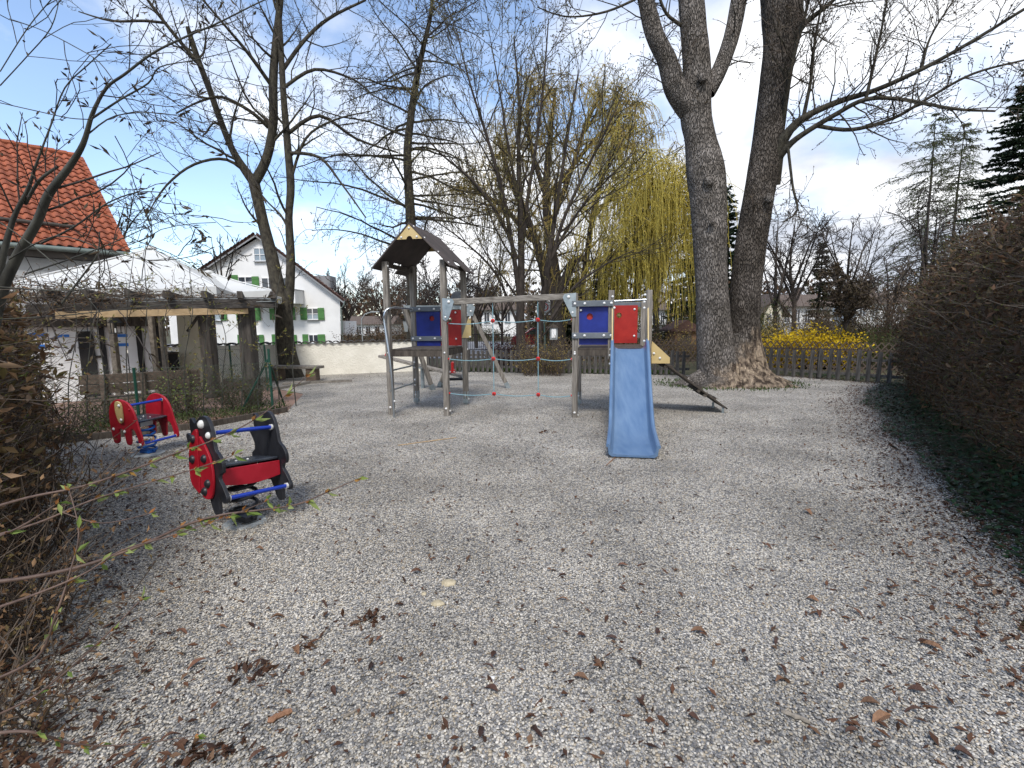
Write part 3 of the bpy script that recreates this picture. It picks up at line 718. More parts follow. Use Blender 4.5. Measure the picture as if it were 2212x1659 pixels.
# decks: planks with recessed joints, beams below
def deck(a, b, c, d, z, nb=9):
    w0 = (d-a)
    for i in range(nb):
        p = a+w0*((i+.5)/nb); q = b+w0*((i+.5)/nb)
        MB().bar((p.x, p.y, z-.015), (q.x, q.y, z-.015), w0.length/nb-.008, .03).build('deck_plank', 'dark_wood', ps, bevel=.003)
    for (p, q) in ((a, b), (d, c), (a, d), (b, c)):
        MB().bar((p.x, p.y, z-.085), (q.x, q.y, z-.085), .045, .105).build('deck_beam', 'dark_wood', ps, bevel=.003)
e = .05
deck(FL+u*e-v*.02, FR+u*-e-v*.02, BR-u*e-v*.04, BL+u*e-v*.04, 1.235)
deck(P1+u*e-v*.02, P3-u*e-v*.02, P4-u*e-v*.04, P5+u*e-v*.04, 1.245)
# panels with round holes
def holed(O, X, wdt, hgt, hole, rad, m, th=.019, label=None, round_=.02):
    """O lower left corner; X unit vector; hole (s,t) fraction"""
    Xv = X; n = Vector((X.y, -X.x, 0)); cx, cz = hole[0]*wdt, hole[1]*hgt
    angs = sorted([2*math.pi*i/28 for i in range(28)]+[math.atan2(z-cz, x-cx) % (2*math.pi) for x in (0, wdt) for z in (0, hgt)])
    inn = []; outr = []
    for a in angs:
        c_, s_ = math.cos(a), math.sin(a); inn.append((cx+c_*rad, cz+s_*rad))
        t = min([q for q in (((wdt-cx)/c_ if c_ > 1e-9 else 9), (-cx/c_ if c_ < -1e-9 else 9), ((hgt-cz)/s_ if s_ > 1e-9 else 9), (-cz/s_ if s_ < -1e-9 else 9))])
        outr.append((cx+c_*t, cz+s_*t))
    k = len(angs); mb = MB(); vs = []
    for off in (-th/2, th/2):
        for ring in (inn, outr):
            for (x, z) in ring: vs.append(O+Xv*x+UP*z+n*off)
    fs = []
    for i in range(k):
        j = (i+1) % k
        fs += [(i, j, k+j, k+i), (2*k+i, 3*k+i, 3*k+j, 2*k+j), (i, 2*k+i, 2*k+j, j), (k+i, k+j, 3*k+j, 3*k+i)]
    mb.add(vs, fs); return mb.build('panel', m, ps, label=label)
def disc(c, n, r, m, name, th=.012):
    MB().tube([Vector(c)-Vector(n)*th/2, Vector(c)+Vector(n)*th/2], r, 24).build(name, m, ps)
# left tower, rear side: blue half and red half
bo = BL+u*.07-v*.03
holed(bo+UP*1.23, u, .52, .73, (.66, .79), .055, 'blue_panel', label='blue panel of the roofed tower')
disc(bo+u*(.52*.66)+UP*(1.23+.73*.79)+v*.035, v, .085, 'red_panel', 'spy_disc')
holed(bo+u*.47+UP*1.24+v*.024, u, .51, .73, (.50, .73), .05, 'red_panel', label='red panel of the roofed tower')
MB().tube([bo+u*.725+UP*(1.24+.73*.73)+v*.05-u*.05, bo+u*.725+UP*(1.24+.73*.73)+v*.05+u*.05], .012, 6).build('spy_grille', 'new_wood', ps)
for z in (2.0, 1.39):
    MB().bar(BL-u*.05-v*.065+UP*z, BL+u*.70-v*.065+UP*z, .028, .10).build('rail', 'rail_grey', ps, bevel=.006)
    for s in (0, .16, .48, .64): cap(BL+u*(s+.0)-v*.08+UP*z, -v, .024)
for s, z in ((.93, 1.92), (.93, 1.38)): cap(BL+u*s-v*.04+UP*z, -v, .021)
# right tower: blue half on the front, red at the back
ro = P1+u*.07-v*.0
holed(ro+UP*1.30, u, .56, .66, (.33, .74), .055, 'blue_panel', label='blue panel beside the slide')
disc(ro+u*(.56*.33)+UP*(1.30+.66*.74)+v*.03, v, .085, 'red_panel', 'spy_disc')
for z in (2.01, 1.46):
    MB().bar(P1-u*.05-v*.067+UP*z, P2+u*.03-v*.067+UP*z, .028, .10).build('rail', 'rail_grey', ps, bevel=.006)
    for s in (0, .17, .50, .62): cap(P1+u*s-v*.082+UP*z, -v, .024)
rb = P5+u*.48-v*.02
holed(rb+UP*1.27, u, .66, .74, (.46, .74), .05, 'red_panel', label='red panel at the back of the slide tower')
MB().tube([rb+u*.30+UP*(1.27+.55)+v*.03-u*.05, rb+u*.30+UP*(1.27+.55)+v*.03+u*.05], .014, 6).build('spy_grille', 'new_wood', ps)
for z in (2.02, 1.42):
    MB().bar(P5+u*.1+v*.02+UP*z, P4+u*.0+v*.02+UP*z, .028, .10).build('rail', 'rail_grey', ps, bevel=.006)
for s, z in ((.60, 1.93), (.60, 1.41)): cap(rb+u*s-v*.012+UP*z, -v, .022)
for s, z in ((.10, 1.95), (.10, 1.33)): cap(rb+u*s-v*.012+UP*z, -v, .022)
# grab bar between P2 and P3
MB().tube([P2+UP*2.04-v*.02, P3+UP*2.06-v*.02], .019, 10).build('grab_bar', 'steel', ps, smooth=True)
for p in (P2+u*.02-v*.055+UP*2.12, P2+u*.05-v*.055+UP*1.93, P3-u*.07-v*.03+UP*2.14, P3-u*.08-v*.03+UP*2.02, P3-u*.08-v*.03+UP*1.92, P3-u*.07-v*.03+UP*1.36, P1+u*.10-v*.02+UP*1.9): cap(p, -v, .022)
# roof
ctr = (FL+FR)/2; hwid = .74; ez, az = 2.70, 3.46; l0, l1 = -.17, 1.42
for s, nm in ((-1, 'roof_panel'), (1, 'roof_panel')):
    poly = [(0, l0), (1, l0), (1, l0+.50), (.78, l0+.62), (.78, l0+.98), (1, l0+.98), (1, l1), (0, l1)]
    sl_ = (u*(s*hwid)+UP*(ez-az)); n_ = sl_.cross(v).normalized()*.022
    MB().prism(poly, ctr+UP*az+sl_*.0, sl_, v, n_).build(nm, 'roof_board', ps)
    nn = n_.normalized(); nn = nn if nn.z > 0 else -nn
    for a_, b_ in ((.93, l0+.04), (.93, l1-.1), (.35, l0+.05), (.68, l0+.05), (.35, l1-.08), (.08, l0+.06)):
        cap(ctr+UP*az+sl_*a_+v*b_+nn*.012, nn, .019)
gp = [(-.24, 0), (-.06, 0)]+[(-.055*math.cos(t), .055*math.sin(t)) for t in [math.pi*i/8 for i in range(1, 8)]]+[(.06, 0), (.24, 0), (.0, .255)]
gO = ctr+v*(l0+.018)+UP*(az-.275)
MB().prism(gp, gO, u, UP, v*.02).build('gable_board', 'cream_board', ps)
for a_, b_ in ((-.15, .035), (.14, .035), (0, .19)): cap(gO+u*a_+UP*b_-v*.012, -v, .021)
gO2 = ctr+v*(l1-.03)+UP*(az-.275); MB().prism(gp, gO2, u, UP, v*.02).build('gable_board', 'cream_board', ps)
for z0_, a_, b_ in ((2.78, FL, BL), (2.78, FR, BR)):
    MB().bar(a_+UP*z0_, b_+UP*z0_, .04, .08).build('roof_bearer', 'dark_wood', ps)
# ladder on the left of the roofed tower
lp = Vector((-2.17, 8.78, 0))
hp = [lp+UP*-.05, lp+UP*.9+Vector((-.03, .03, 0)), FL-v*.14+UP*1.70, FL-v*.14+UP*1.86, FL-v*.10+u*.03+UP*1.955, FL+v*.02+u*.10+UP*2.0, FL+v*.6+u*.05+UP*2.01, BL-v*.08+UP*2.0]
MB().tube([tuple(q) for q in crom(hp, 5)], .019, 10).build('handrail', 'steel', ps, smooth=True)
hp2 = [BL+u*.0+v*.02+UP*2.06, BL-v*.3-u*.02+UP*2.04, FL+v*.3-u*.08+UP*1.92]
for z in (.83, .46):
    MB().tube([FL+u*.02-v*.06+UP*z, BL-v*.05+UP*z], .017, 8).build('ladder_rung', 'steel', ps, smooth=True)
    cap(BL-v*.055+UP*(z+.06), -v, .022); cap(BL-v*.055+UP*(z-.05), -v, .022)
cap(lp+UP*.30+u*.02, u-v, .018)
# beam and brackets
b0 = FR+u*.03+UP*2.08; b1 = P1-u*.03+UP*2.145
MB().bar(b0, b1, .09, .105).build('net_beam', 'wood_x', ps, bevel=.008)
for p, s, z in ((FR, 1, 2.08), (P1, -1, 2.13)):
    q = p-v*.065+u*(s*.02)+UP*z
    MB().prism([(-.03, .07), (.16, .05), (.19, 0), (.17, -.05), (.08, -.30), (.02, -.34), (-.03, -.3)] if s > 0 else [(.04, .07), (-.16, .05), (-.19, 0), (-.17, -.06), (-.03, -.34), (.04, -.34)], q, u, UP, v*.008).build('bracket', 'galvanised', ps)
    cap(q+u*(s*.09)-v*.006, -v, .03); cap(q+u*(s*.02)-UP*.27-v*.006, -v, .02)
# net
def netx(f, z, y=-.0): return (FR.lerp(P1, f))+UP*z
fx = [.0, .378, .722, 1.0]
zs = [(1.70, 1.735, 1.745, 1.745), (1.055, 1.055, 1.055, 1.045), (.42, .415, .405, .39)]
for row in zs:
    for i in range(3):
        a_, b_ = netx(fx[i]+(.02 if i == 0 else 0), row[i]), netx(fx[i+1]-(.02 if i == 2 else 0), row[i+1])
        pts = [a_.lerp(b_, t)-UP*(.035*math.sin(math.pi*t)) for t in [k/6 for k in range(7)]]
        MB().tube(pts, .0085, 6).build('net_rope', 'rope_blue', ps, smooth=True)
for i in (1, 2):
    xs = [netx(fx[i], 2.08+.065*fx[i]-.05)]+[netx(fx[i], r_[i]) for r_ in zs]+[netx(fx[i], zs[2][i]-.06)]
    for a_, b_ in zip(xs[:-1], xs[1:]):
        MB().tube([a_, b_], .0085 if b_.z > .38 else .007, 6).build('net_rope', 'rope_blue', ps, smooth=True)
    for r_ in zs:
        c_ = netx(fx[i], r_[i]); MB().tube([c_-v*.03, c_-v*.015, c_+v*.015, c_+v*.03], [.022, .036, .036, .022], 12).build('rope_connector', 'red_plastic', ps, smooth=True)
        disc(c_-v*.033, v, .013, 'dark_wood', 'connector_bolt', .012)
for r_ in zs:
    for f_, k in ((.022, 0), (.978, 3)): MB().tube([netx(f_, r_[k])-u*.02, netx(f_, r_[k])+u*.02], .018, 8).build('rope_end', 'red_plastic', ps)
# slide
sd_ = -v; st = (P2+P3)/2+sd_*(-.02)+u*.0
prof_s = [(0, 1.235), (.12, 1.235), (.22, 1.21), (.40, 1.08), (.75, .80), (1.15, .50), (1.5, .27), (1.8, .13), (2.05, .075), (2.35, .06), (2.62, .05)]
S_ = crom([(a_, b_, 0) for a_, b_ in prof_s], 4)
def sect(w_, hs):
    a_ = w_/2; th = .022
    return [(-a_-.035, hs-.03), (-a_-.045, hs-.008), (-a_-.035, hs+.008), (-a_-.01, hs+.01), (-a_+.006, hs-.005), (-a_+.014, .05), (-a_+.04, .012), (-a_+.09, 0), (0, -.006), (a_-.09, 0), (a_-.04, .012), (a_-.014, .05), (a_-.006, hs-.005), (a_+.01, hs+.01), (a_+.035, hs+.008), (a_+.045, hs-.008), (a_+.035, hs-.03),
            (a_+.022, hs-.03), (a_+.01, .0), (a_-.03, -.03), (-a_+.03, -.03), (-a_-.01, 0), (-a_-.022, hs-.03)]
mb = MB(); rings = []
lean = Vector((.0, 0, 0))
for i, s_ in enumerate(S_):
    t = s_[0]/2.62; a_ = S_[max(i-1, 0)]; b_ = S_[min(i+1, len(S_)-1)]
    tx, tz = b_[0]-a_[0], b_[1]-a_[1]; l_ = math.hypot(tx, tz); nx, nz = -tz/l_, tx/l_
    hs = .17 if t < .8 else .17-.05*(t-.8)/.2
    hs = hs if t > .06 else .12
    w_ = .54+ (0 if t < .7 else .035*((t-.7)/.3)**1.2)
    O = st+sd_*s_[0]-u*(.05*t)+UP*s_[1]; N3 = sd_*nx+UP*nz
    rings.append([O+u*x+N3*y for x, y in sect(w_, hs)])
k = len(rings[0])
fs = [(i*k+j, i*k+(j+1) % k, (i+1)*k+(j+1) % k, (i+1)*k+j) for i in range(len(rings)-1) for j in range(k)]
fs += [tuple(range(k))[::-1], tuple((len(rings)-1)*k+j for j in range(k))]
mb.add([p for r_ in rings for p in r_], fs); mb.build('slide', 'slide_blue', ps, smooth=True)
MB().box(tuple(st+sd_*.02+UP*1.222), (.5, .22, .04), Mrot).build('slide_sill', 'seat_plastic', ps)
for s in (-1, 1):
    q = st+u*(s*.29)
    MB().prism([(-.04, 1.27), (-.04, 1.98), (.02, 1.98), (.07, 1.93), (.34, 1.20), (.34, 1.10), (.05, 1.10)], q+u*(s*.005)-UP*.0, sd_, UP, u*.019).build('slide_cheek', 'cream_board', ps)
    for a_, z in ((.06, 1.22), (.12, 1.12), (.2, .98)): cap(q+u*(s*.04)+sd_*a_+UP*z, u*s-v*.6, .022)
# cream boards at the ramp and at the roofed tower
MB().prism([(0, .0), (.30, 0), (.30, .10), (0, .38)], P3+u*.055+UP*.98-v*.06, u, UP, v*.02).build('ramp_cheek', 'cream_board', ps)
for a_, z in ((.09, 1.15), (.19, 1.07)): cap(P3+u*a_-v*.075+UP*z, -v, .022)
MB().prism([(0, .0), (.30, 0), (.30, .10), (0, .38)], P4+u*.055+UP*.98+v*.0, u, UP, v*.02).build('ramp_cheek', 'cream_board', ps)
MB().prism([(-.10, .0), (.10, 0), (.10, .40), (.055, .42)], BR+u*.06+UP*1.40-v*.06, u, UP, v*.02).build('tower_cheek', 'cream_board', ps)
for a_, z in ((.08, 1.80), (.08, 1.42)): cap(BR+u*a_+u*.06-v*.075+UP*z, -v, .02)
# ramp
r0 = Vector((2.40, 8.62, 1.19)); r1 = Vector((3.93, 8.76, .09)); rw = Vector((.08, .72, 0))
rd_ = (r1-r0); rn = rd_.cross(rw).normalized(); rn = rn if rn.z > 0 else -rn
for i in range(5):
    a_ = r0+rw*((i+.5)/5); b_ = r1+rw*((i+.5)/5); MB().bar(a_, b_, .135, .028, up=rn).build('ramp_plank', 'dark_wood', ps, bevel=.004)
for f in (.12, .30, .48, .66, .84):
    c_ = r0+rd_*f+rn*.03; MB().bar(c_+rw*.03, c_+rw*.97, .05, .03, up=rn).build('ramp_cleat', 'dark_wood', ps, bevel=.004)
for f in (.25, .66, .74):
    c_ = r0+rd_*f-rn*.04; MB().bar(c_+rw*.02, c_+rw*.98, .06, .05, up=rn).build('ramp_bearer', 'dark_wood', ps)
for f, m_ in ((.96, 'galvanised'),):
    for g_ in (.08, .9):
        c_ = r0+rd_*f+rw*g_; MB().tube([(c_.x, c_.y, -.03), (c_.x, c_.y, c_.z-.03)], .022, 8).build('ramp_foot', m_, ps)

# ================================================================== SEESAW AND SWING BEHIND
ss = thing('seesaw', (-1.95, 13.1, 0), 'wooden seesaw plank with a red handle behind the roofed tower', 'seesaw')
MB().bar(A(822, 769, 13.4), A(1002, 813, 12.2), .2, .07).build('plank', 'wood_x', ss, bevel=.01)
c_ = A(912, 796, 12.8); MB().tube([(c_.x, c_.y, 0), (c_.x, c_.y, c_.z)], .05, 8).build('pivot', 'galvanised', ss)
MB().box((c_.x, c_.y, c_.z+.03), (.22, .28, .04)).build('bracket', 'galvanised', ss)
h0 = A(978, 806, 12.35)
MB().prism([(-.07, 0), (.07, 0), (.05, .08), (.03, .10), (.03, .27), (.0, .30), (-.03, .27), (-.03, .1), (-.05, .08)], h0, (1, 0, 0), (0, 0, 1), (0, .2, 0)).build('handle', 'red_plastic', ss, bevel=.01)
for dx in (-.05, .05): cap(h0+Vector((dx, -.105, .04)), (0, -1, 0), .018, ss)
h1 = A(838, 768, 13.3); MB().prism([(-.07, 0), (.07, 0), (.03, .1), (.03, .27), (-.03, .27), (-.03, .1)], h1, (1, 0, 0), (0, 0, 1), (0, .2, 0)).build('handle', 'red_plastic', ss, bevel=.01)
sw = thing('swing_frame', (-1.2, 12.4, 0), 'timber A-frame swing with steel crossbar and black rubber seat', 'swing')
ap = A(1013, 664, 12.5); ap2 = A(872, 664, 12.0)
for a_, gx, gy in ((ap, 1098, 838), (ap, 950, 836), (ap2, 935, 842)):
    g = G(gx, gy); d_ = (Vector((g.x, g.y, 0))-a_)
    MB().bar(a_, a_+d_*.95, .10, .10).build('frame_leg', 'wood_z', sw, bevel=.006)
    MB().bar(a_+d_*.93, a_+d_*1.02, .11, .11).build('leg_shoe', 'galvanised', sw)
MB().bar(ap2, ap, .07, .09).build('crossbar', 'galvanised', sw)
MB().prism([(-.12, -.22), (.1, -.22), (.16, .0), (.02, .16), (-.1, .1)], ap-Vector((0, .06, 0)), (1, 0, 0), (0, 0, 1), (0, .012, 0)).build('leg_bracket', 'galvanised', sw)
for dx, dz in ((-.05, .05), (.05, -.1), (-.06, -.15)): cap(ap+Vector((dx, -.075, dz)), (0, -1, 0), .026, sw)
dc = A(988, 644, 12.3); MB().tube([dc+Vector((0, -.02, 0)), dc+Vector((0, .02, 0))], .165, 28).build('round_plate', 'seat_plastic', sw)
seat = A(984, 819, 12.0); MB().bar(seat-Vector((.19, 0, 0)), seat+Vector((.19, .05, 0)), .19, .06).build('swing_seat', 'rubber', sw, bevel=.025, seg=3)
for s in (-1, 1):
    t0 = seat+Vector((s*.17, 0, .03)); t1 = Vector((t0.x-.03, ap.y-.3, ap.z+.02)); mb = MB(); n = 34
    for i in range(n):
        a_ = t0.lerp(t1, i/n); b_ = t0.lerp(t1, (i+.8)/n); mb.bar(a_, b_, .022 if i % 2 else .008, .008 if i % 2 else .022, up=(0, 1, 0))
    mb.build('chain', 'galvanised', sw)

# ================================================================== SPRING RIDERS
def coil(r0_, r1_, h, turns, rad, n=14):
    pts = []
    k = int(turns*n)
    for i in range(k+1):
        t = i/k; a = 2*math.pi*turns*t; r_ = r0_+(r1_-r0_)*t; pts.append((r_*math.cos(a), r_*math.sin(a), h*t))
    return pts
def rider(kind, loc, fwd, outline, W, H, half, tilt, pm, label, cat='spring rider'):
    """local frame: +X is forward (head), +Y lateral; panels are in the XZ plane at y=+-half"""
    root = thing('spring_rider', (loc.x, loc.y, 0), label, cat, 'spring riders on the gravel', rz=math.atan2(fwd.y, fwd.x))
    return root
def B(mb, name, m, root, bevel=0, smooth=False, seg=3, label=None, tilt=None, z0=.32):
    o = mb.build(name, m, root, smooth=smooth, bevel=bevel, seg=seg, label=label, world=False)
    if tilt:
        o.rotation_euler = tilt; o.location = Vector((0, 0, z0)) - Matrix.Rotation(0, 3, 'X') @ Vector((0, 0, 0))
        Mt = o.rotation_euler.to_matrix(); o.location = Vector((0, 0, z0)) - Mt @ Vector((0, 0, z0))
    return o
def smooth_poly(P, n=3):
    Pc = P[-1:]+P+P[:2]; out_ = []
    for i in range(1, len(P)+1):
        p0, p1, p2, p3 = [np.array(q) for q in (Pc[i-1], Pc[i], Pc[i+1], Pc[(i+2) if i+2 < len(Pc) else 2])]
        for j in range(n):
            t = j/n; q = .5*((2*p1)+(-p0+p2)*t+(2*p0-5*p1+4*p2-p3)*t*t+(-p0+3*p1-3*p2+p3)*t**3); out_.append((float(q[0]), float(q[1])))
    return out_
def lcap(root, p, n, r=.02, m='white_cap', tilt=None, z0=.32):
    p = Vector(p); n = Vector(n)
    if tilt:
        Mt = __import__('mathutils').Euler(tilt).to_matrix(); p = Vector((0, 0, z0))+Mt @ (p-Vector((0, 0, z0))); n = Mt @ n
    cap(Vector((0, 0, 0)), n, r, root, m).location = p
# elephant
EO = [(.02, .50), (.03, .68), (.10, .85), (.22, .95), (.38, 1.0), (.55, .98), (.70, .92), (.80, .80), (.87, .62), (.92, .42), (.985, .2), (.99, .06), (.94, .0), (.875, .03), (.855, .16), (.80, .32), (.72, .37), (.66, .32), (.635, .14), (.61, .03), (.54, .0), (.475, .04), (.455, .2), (.40, .33), (.33, .34), (.275, .28), (.255, .1), (.21, .02), (.13, .0), (.065, .04), (.04, .2), (.02, .36)]
eb = G(320, 981); ef = Vector((.94, -.34, 0))
er = rider('e', eb, ef, EO, .56, .60, .24, 0, 'rider_red', 'red elephant spring rider on a blue coil spring near the fence')
EW, EH, EZ = .60, .60, .19; tl_e = (R(2), R(1), 0)
def epoly(s): return [((a-.5)*EW, EZ+b*EH) for a, b in smooth_poly(EO, 2)]
for s in (-1, 1):
    B(MB().prism(epoly(s), (0, s*.23, 0), (1, 0, 0), (0, 0, 1), (0, .028, 0)), 'side_panel', 'rider_red', er, bevel=.009, tilt=tl_e)
    # ear
    ear = smooth_poly([(.28, .95), (.40, .96), (.46, .9), (.47, .75), (.46, .58), (.42, .50), (.34, .50), (.28, .60), (.25, .78)], 2)
    B(MB().prism([((a-.5)*EW+.04, EZ+b*EH) for a, b in ear], (0, s*.258, 0), (1, 0, 0), (0, 0, 1), (0, .022, 0)), 'ear', 'cream_board', er, bevel=.006, tilt=tl_e)
    for a, b, dy in ((.42, .88, .272), (.43, .57, .272), (.13, .33, .246), (.48, .30, .246), (.93, .05, .246)):
        lcap(er, ((a-.5)*EW+(.04 if dy > .26 else 0), s*dy, EZ+b*EH), (0, s, 0), .021, tilt=tl_e)
        if dy < .26: pass
    lcap(er, ((.72-.5)*EW, s*.246, EZ+.80*EH), (0, s, 0), .016, 'rider_red', tilt=tl_e)
    lcap(er, ((.62-.5)*EW, -s*.0+s*.214, EZ+.86*EH), (0, -s, 0), .019, tilt=tl_e)
for a, b in ((.62, .87), (.93, .05)):
    B(MB().tube([((a-.5)*EW, -.225, EZ+b*EH), ((a-.5)*EW, .225, EZ+b*EH)], .0165, 10), 'hand_bar' if b > .5 else 'foot_bar', 'bar_blue', er, smooth=True, tilt=tl_e)
    for s in (-1, 1): lcap(er, ((a-.5)*EW, s*.205, EZ+b*EH), (0, s, 0), .026, tilt=tl_e)
B(MB().prism([(-.24, 0), (.12, 0), (.14, .02), (.12, .028), (-.24, .028)], (0, 0, .47), (1, 0, 0), (0, 0, 1), (0, .43, 0)), 'seat', 'seat_plastic', er, bevel=.005, tilt=tl_e)
B(MB().box((-.06, 0, .43), (.2, .16, .07)), 'seat_bracket', 'galvanised', er, tilt=tl_e)
for dx, dy in ((-.1, -.06), (-.1, .06), (.03, -.06), (.03, .06)): lcap(er, (dx, dy, .50), (0, 0, 1), .009, tilt=tl_e)
mb = MB().tube(coil(.10, .10, .34, 4.6, 0), .0145, 8); B(mb, 'spring', 'spring_blue', er, smooth=True).location = (0, 0, .06)
B(MB().box((0, 0, .05), (.17, .10, .05)), 'spring_clamp', 'spring_blue', er, bevel=.005)
B(MB().tube([(0, 0, -.02), (0, 0, .012), (0, 0, .02)], [.2, .19, .16], 28), 'base_disc', 'concrete', er, smooth=True)
# ladybird
LO = [(.12, .97), (.18, .985), (.26, .93), (.33, .965), (.45, 1.0), (.58, .985), (.68, .90), (.73, .78), (.77, .655), (.86, .60), (.93, .52), (.92, .43), (.85, .41), (.83, .36), (.91, .29), (.97, .22), (1.0, .18), (.98, .135), (.90, .13), (.83, .19), (.79, .13), (.78, .02), (.70, .0), (.62, .06), (.53, .20), (.38, .31), (.18, .40), (.05, .47), (.05, .535), (.12, .57), (.12, .65), (.05, .73), (.0, .79), (.03, .83), (.10, .81), (.15, .80), (.12, .90)]
lb = G(530, 1128); lf = Vector((.85, -.53, 0)); LW, LH, LZ = .60, .80, .155; tl_l = (R(-5), R(-7), 0)
lr = rider('l', lb, lf, LO, LW, LH, .27, 0, 'black_plastic', 'black and red ladybird spring rider in front of the elephant')
def lpt(a, b): return ((a-.5)*LW, LZ+b*LH)
for s in (-1, 1):
    B(MB().prism([lpt(a, b) for a, b in smooth_poly(LO, 3)], (0, s*.27, 0), (1, 0, 0), (0, 0, 1), (0, .030, 0)), 'side_panel', 'black_plastic', lr, bevel=.008, tilt=tl_l)
    wl = smooth_poly([(.17, .30), (.30, .235), (.385, .235), (.385, .55), (.385, .84), (.31, .86), (.22, .80), (.15, .68), (.12, .52), (.13, .38)], 3)
    wr = smooth_poly([(.43, .22), (.55, .16), (.68, .18), (.745, .30), (.75, .44), (.70, .57), (.60, .68), (.50, .76), (.43, .78), (.43, .5)], 3)
    for wp in (wl, wr):
        B(MB().prism([lpt(a, b) for a, b in wp], (0, s*.298, 0), (1, 0, 0), (0, 0, 1), (0, .020, 0)), 'wing', 'rider_red', lr, bevel=.005, tilt=tl_l)
    for a, b in ((.24, .56), (.28, .77), (.56, .57), (.62, .32), (.53, .24)):
        x_, z_ = lpt(a, b); lcap(lr, (x_, s*.308, z_), (0, s, 0), .036, 'black_plastic', tilt=tl_l)
    x_, z_ = lpt(.46, .915); lcap(lr, (x_, s*.286, z_), (0, s, 0), .038, tilt=tl_l)
    x_, z_ = lpt(.63, .80); lcap(lr, (x_, s*.286, z_), (0, s, 0), .03, tilt=tl_l)
for (a, b), nm in (((.62, .82), 'hand_bar'), ((.92, .17), 'foot_bar')):
    x_, z_ = lpt(a, b)
    B(MB().tube([(x_, -.262, z_), (x_, .262, z_)], .0175, 12), nm, 'bar_blue', lr, smooth=True, tilt=tl_l)
    for s in (-1, 1): lcap(lr, (x_, s*.238, z_), (0, s, 0), .028, tilt=tl_l); B(MB().tube([(x_, s*.24, z_), (x_, s*.256, z_)], .026, 12), 'bar_end', 'white_cap', lr, smooth=True, tilt=tl_l)
B(MB().box((-.03, 0, .54), (.36, .50, .024)), 'seat', 'seat_plastic', lr, bevel=.008, tilt=tl_l)
for dx, dy in ((-.08, -.05), (-.08, .05), (.04, -.05), (.04, .05)): lcap(lr, (dx-.02, dy, .553), (0, 0, 1), .010, tilt=tl_l)
# curved red apron under the front of the seat
ap_ = []
for i in range(9):
    t = i/8; ap_.append((-.25+.5*t, .035*math.sin(math.pi*t)))
B(MB().prism([(a, .515+.0*b) for a, b in ap_]+[(a, .39+.9*(-b)+.0) for a, b in ap_[::-1]], (.16, 0, 0), (0, 1, 0), (0, 0, 1), (.022, 0, 0)), 'seat_apron', 'rider_red', lr, bevel=.004, tilt=tl_l)
B(MB().prism([(a, .515+.0*b) for a, b in ap_]+[(a, .39+.9*(-b)+.0) for a, b in ap_[::-1]], (-.20, 0, 0), (0, 1, 0), (0, 0, 1), (.022, 0, 0)), 'seat_apron', 'rider_red', lr, bevel=.004, tilt=tl_l)
mb = MB().tube(coil(.105, .105, .44, 4.6, 0), .017, 8); B(mb, 'spring', 'black_plastic', lr, smooth=True).location = (0, 0, .06)
B(MB().box((0, 0, .05), (.2, .10, .05)), 'spring_clamp', 'black_plastic', lr, bevel=.005)
B(MB().tube([(0, 0, -.03), (0, 0, .002), (0, 0, .009)], [.19, .18, .15], 28), 'base_disc', 'concrete', lr, smooth=True)

# ================================================================== HOUSES
def win(root, O, X, w_, h_, n, glassm='glass', mull=1, trans_=0, name='window', fr=.06, depth=.03):
    """window with frame, mullions, panes as parts; O lower left, X unit, n outward"""
    X = Vector(X); n = Vector(n); O = Vector(O); mb = MB()
    for a_, b_ in (((0, 0), (w_, 0)), ((0, h_), (w_, h_)), ((0, 0), (0, h_)), ((w_, 0), (w_, h_))):
        p = O+X*a_[0]+UP*a_[1]; q = O+X*b_[0]+UP*b_[1]; ex = (q-p).normalized()*fr/2
        mb.bar(p-ex, q+ex, depth*2, fr, up=(0, 0, 1)) if a_[1] == b_[1] else mb.bar(p-ex*.0, q, fr, depth*2, up=n)
    for i in range(mull):
        x = w_*(i+1)/(mull+1); mb.bar(O+X*x+n*.004, O+X*x+UP*h_+n*.004, fr, depth*2, up=n)
    if trans_: mb.bar(O+UP*h_*trans_+n*.008, O+X*w_+UP*h_*trans_+n*.008, depth*2, fr*.7)
    wo = mb.build(name, 'window_frame', root)
    rws = [(0, trans_ or 1)]+([(trans_, 1)] if trans_ else [])
    for i in range(mull+1):
        for a_, b_ in rws:
            x0 = w_*i/(mull+1); x1 = w_*(i+1)/(mull+1)
            m_ = MB().add([O+X*x0+UP*h_*a_-n*.005, O+X*x1+UP*h_*a_-n*.005, O+X*x1+UP*h_*b_-n*.005, O+X*x0+UP*h_*b_-n*.005], [(0, 1, 2, 3)])
            pn = link('pane', m_.mesh('pane', 'glass_pale' if (glassm == 'mix' and a_ == 0) else ('glass' if glassm == 'mix' else glassm), tuple(root.location)), wo)
    MB().bar(O-X*.05-UP*.05+n*.08, O+X*(w_+.05)-UP*.05+n*.08, .16, .04).build('sill', 'sill', root)
def shutter(root, O, X, w_, h_, n):
    mb = MB(); X = Vector(X); n = Vector(n); O = Vector(O)+n*.05
    mb.prism([(0, 0), (w_, 0), (w_, h_), (0, h_)], O, X, UP, n*.03)
    mb.bar(O+X*.02+UP*h_*.18+n*.025, O+X*(w_-.02)+UP*h_*.18+n*.025, .02, .1); mb.bar(O+X*.02+UP*h_*.82+n*.025, O+X*(w_-.02)+UP*h_*.82+n*.025, .02, .1)
    mb.build('shutter', 'shutter_green', root)
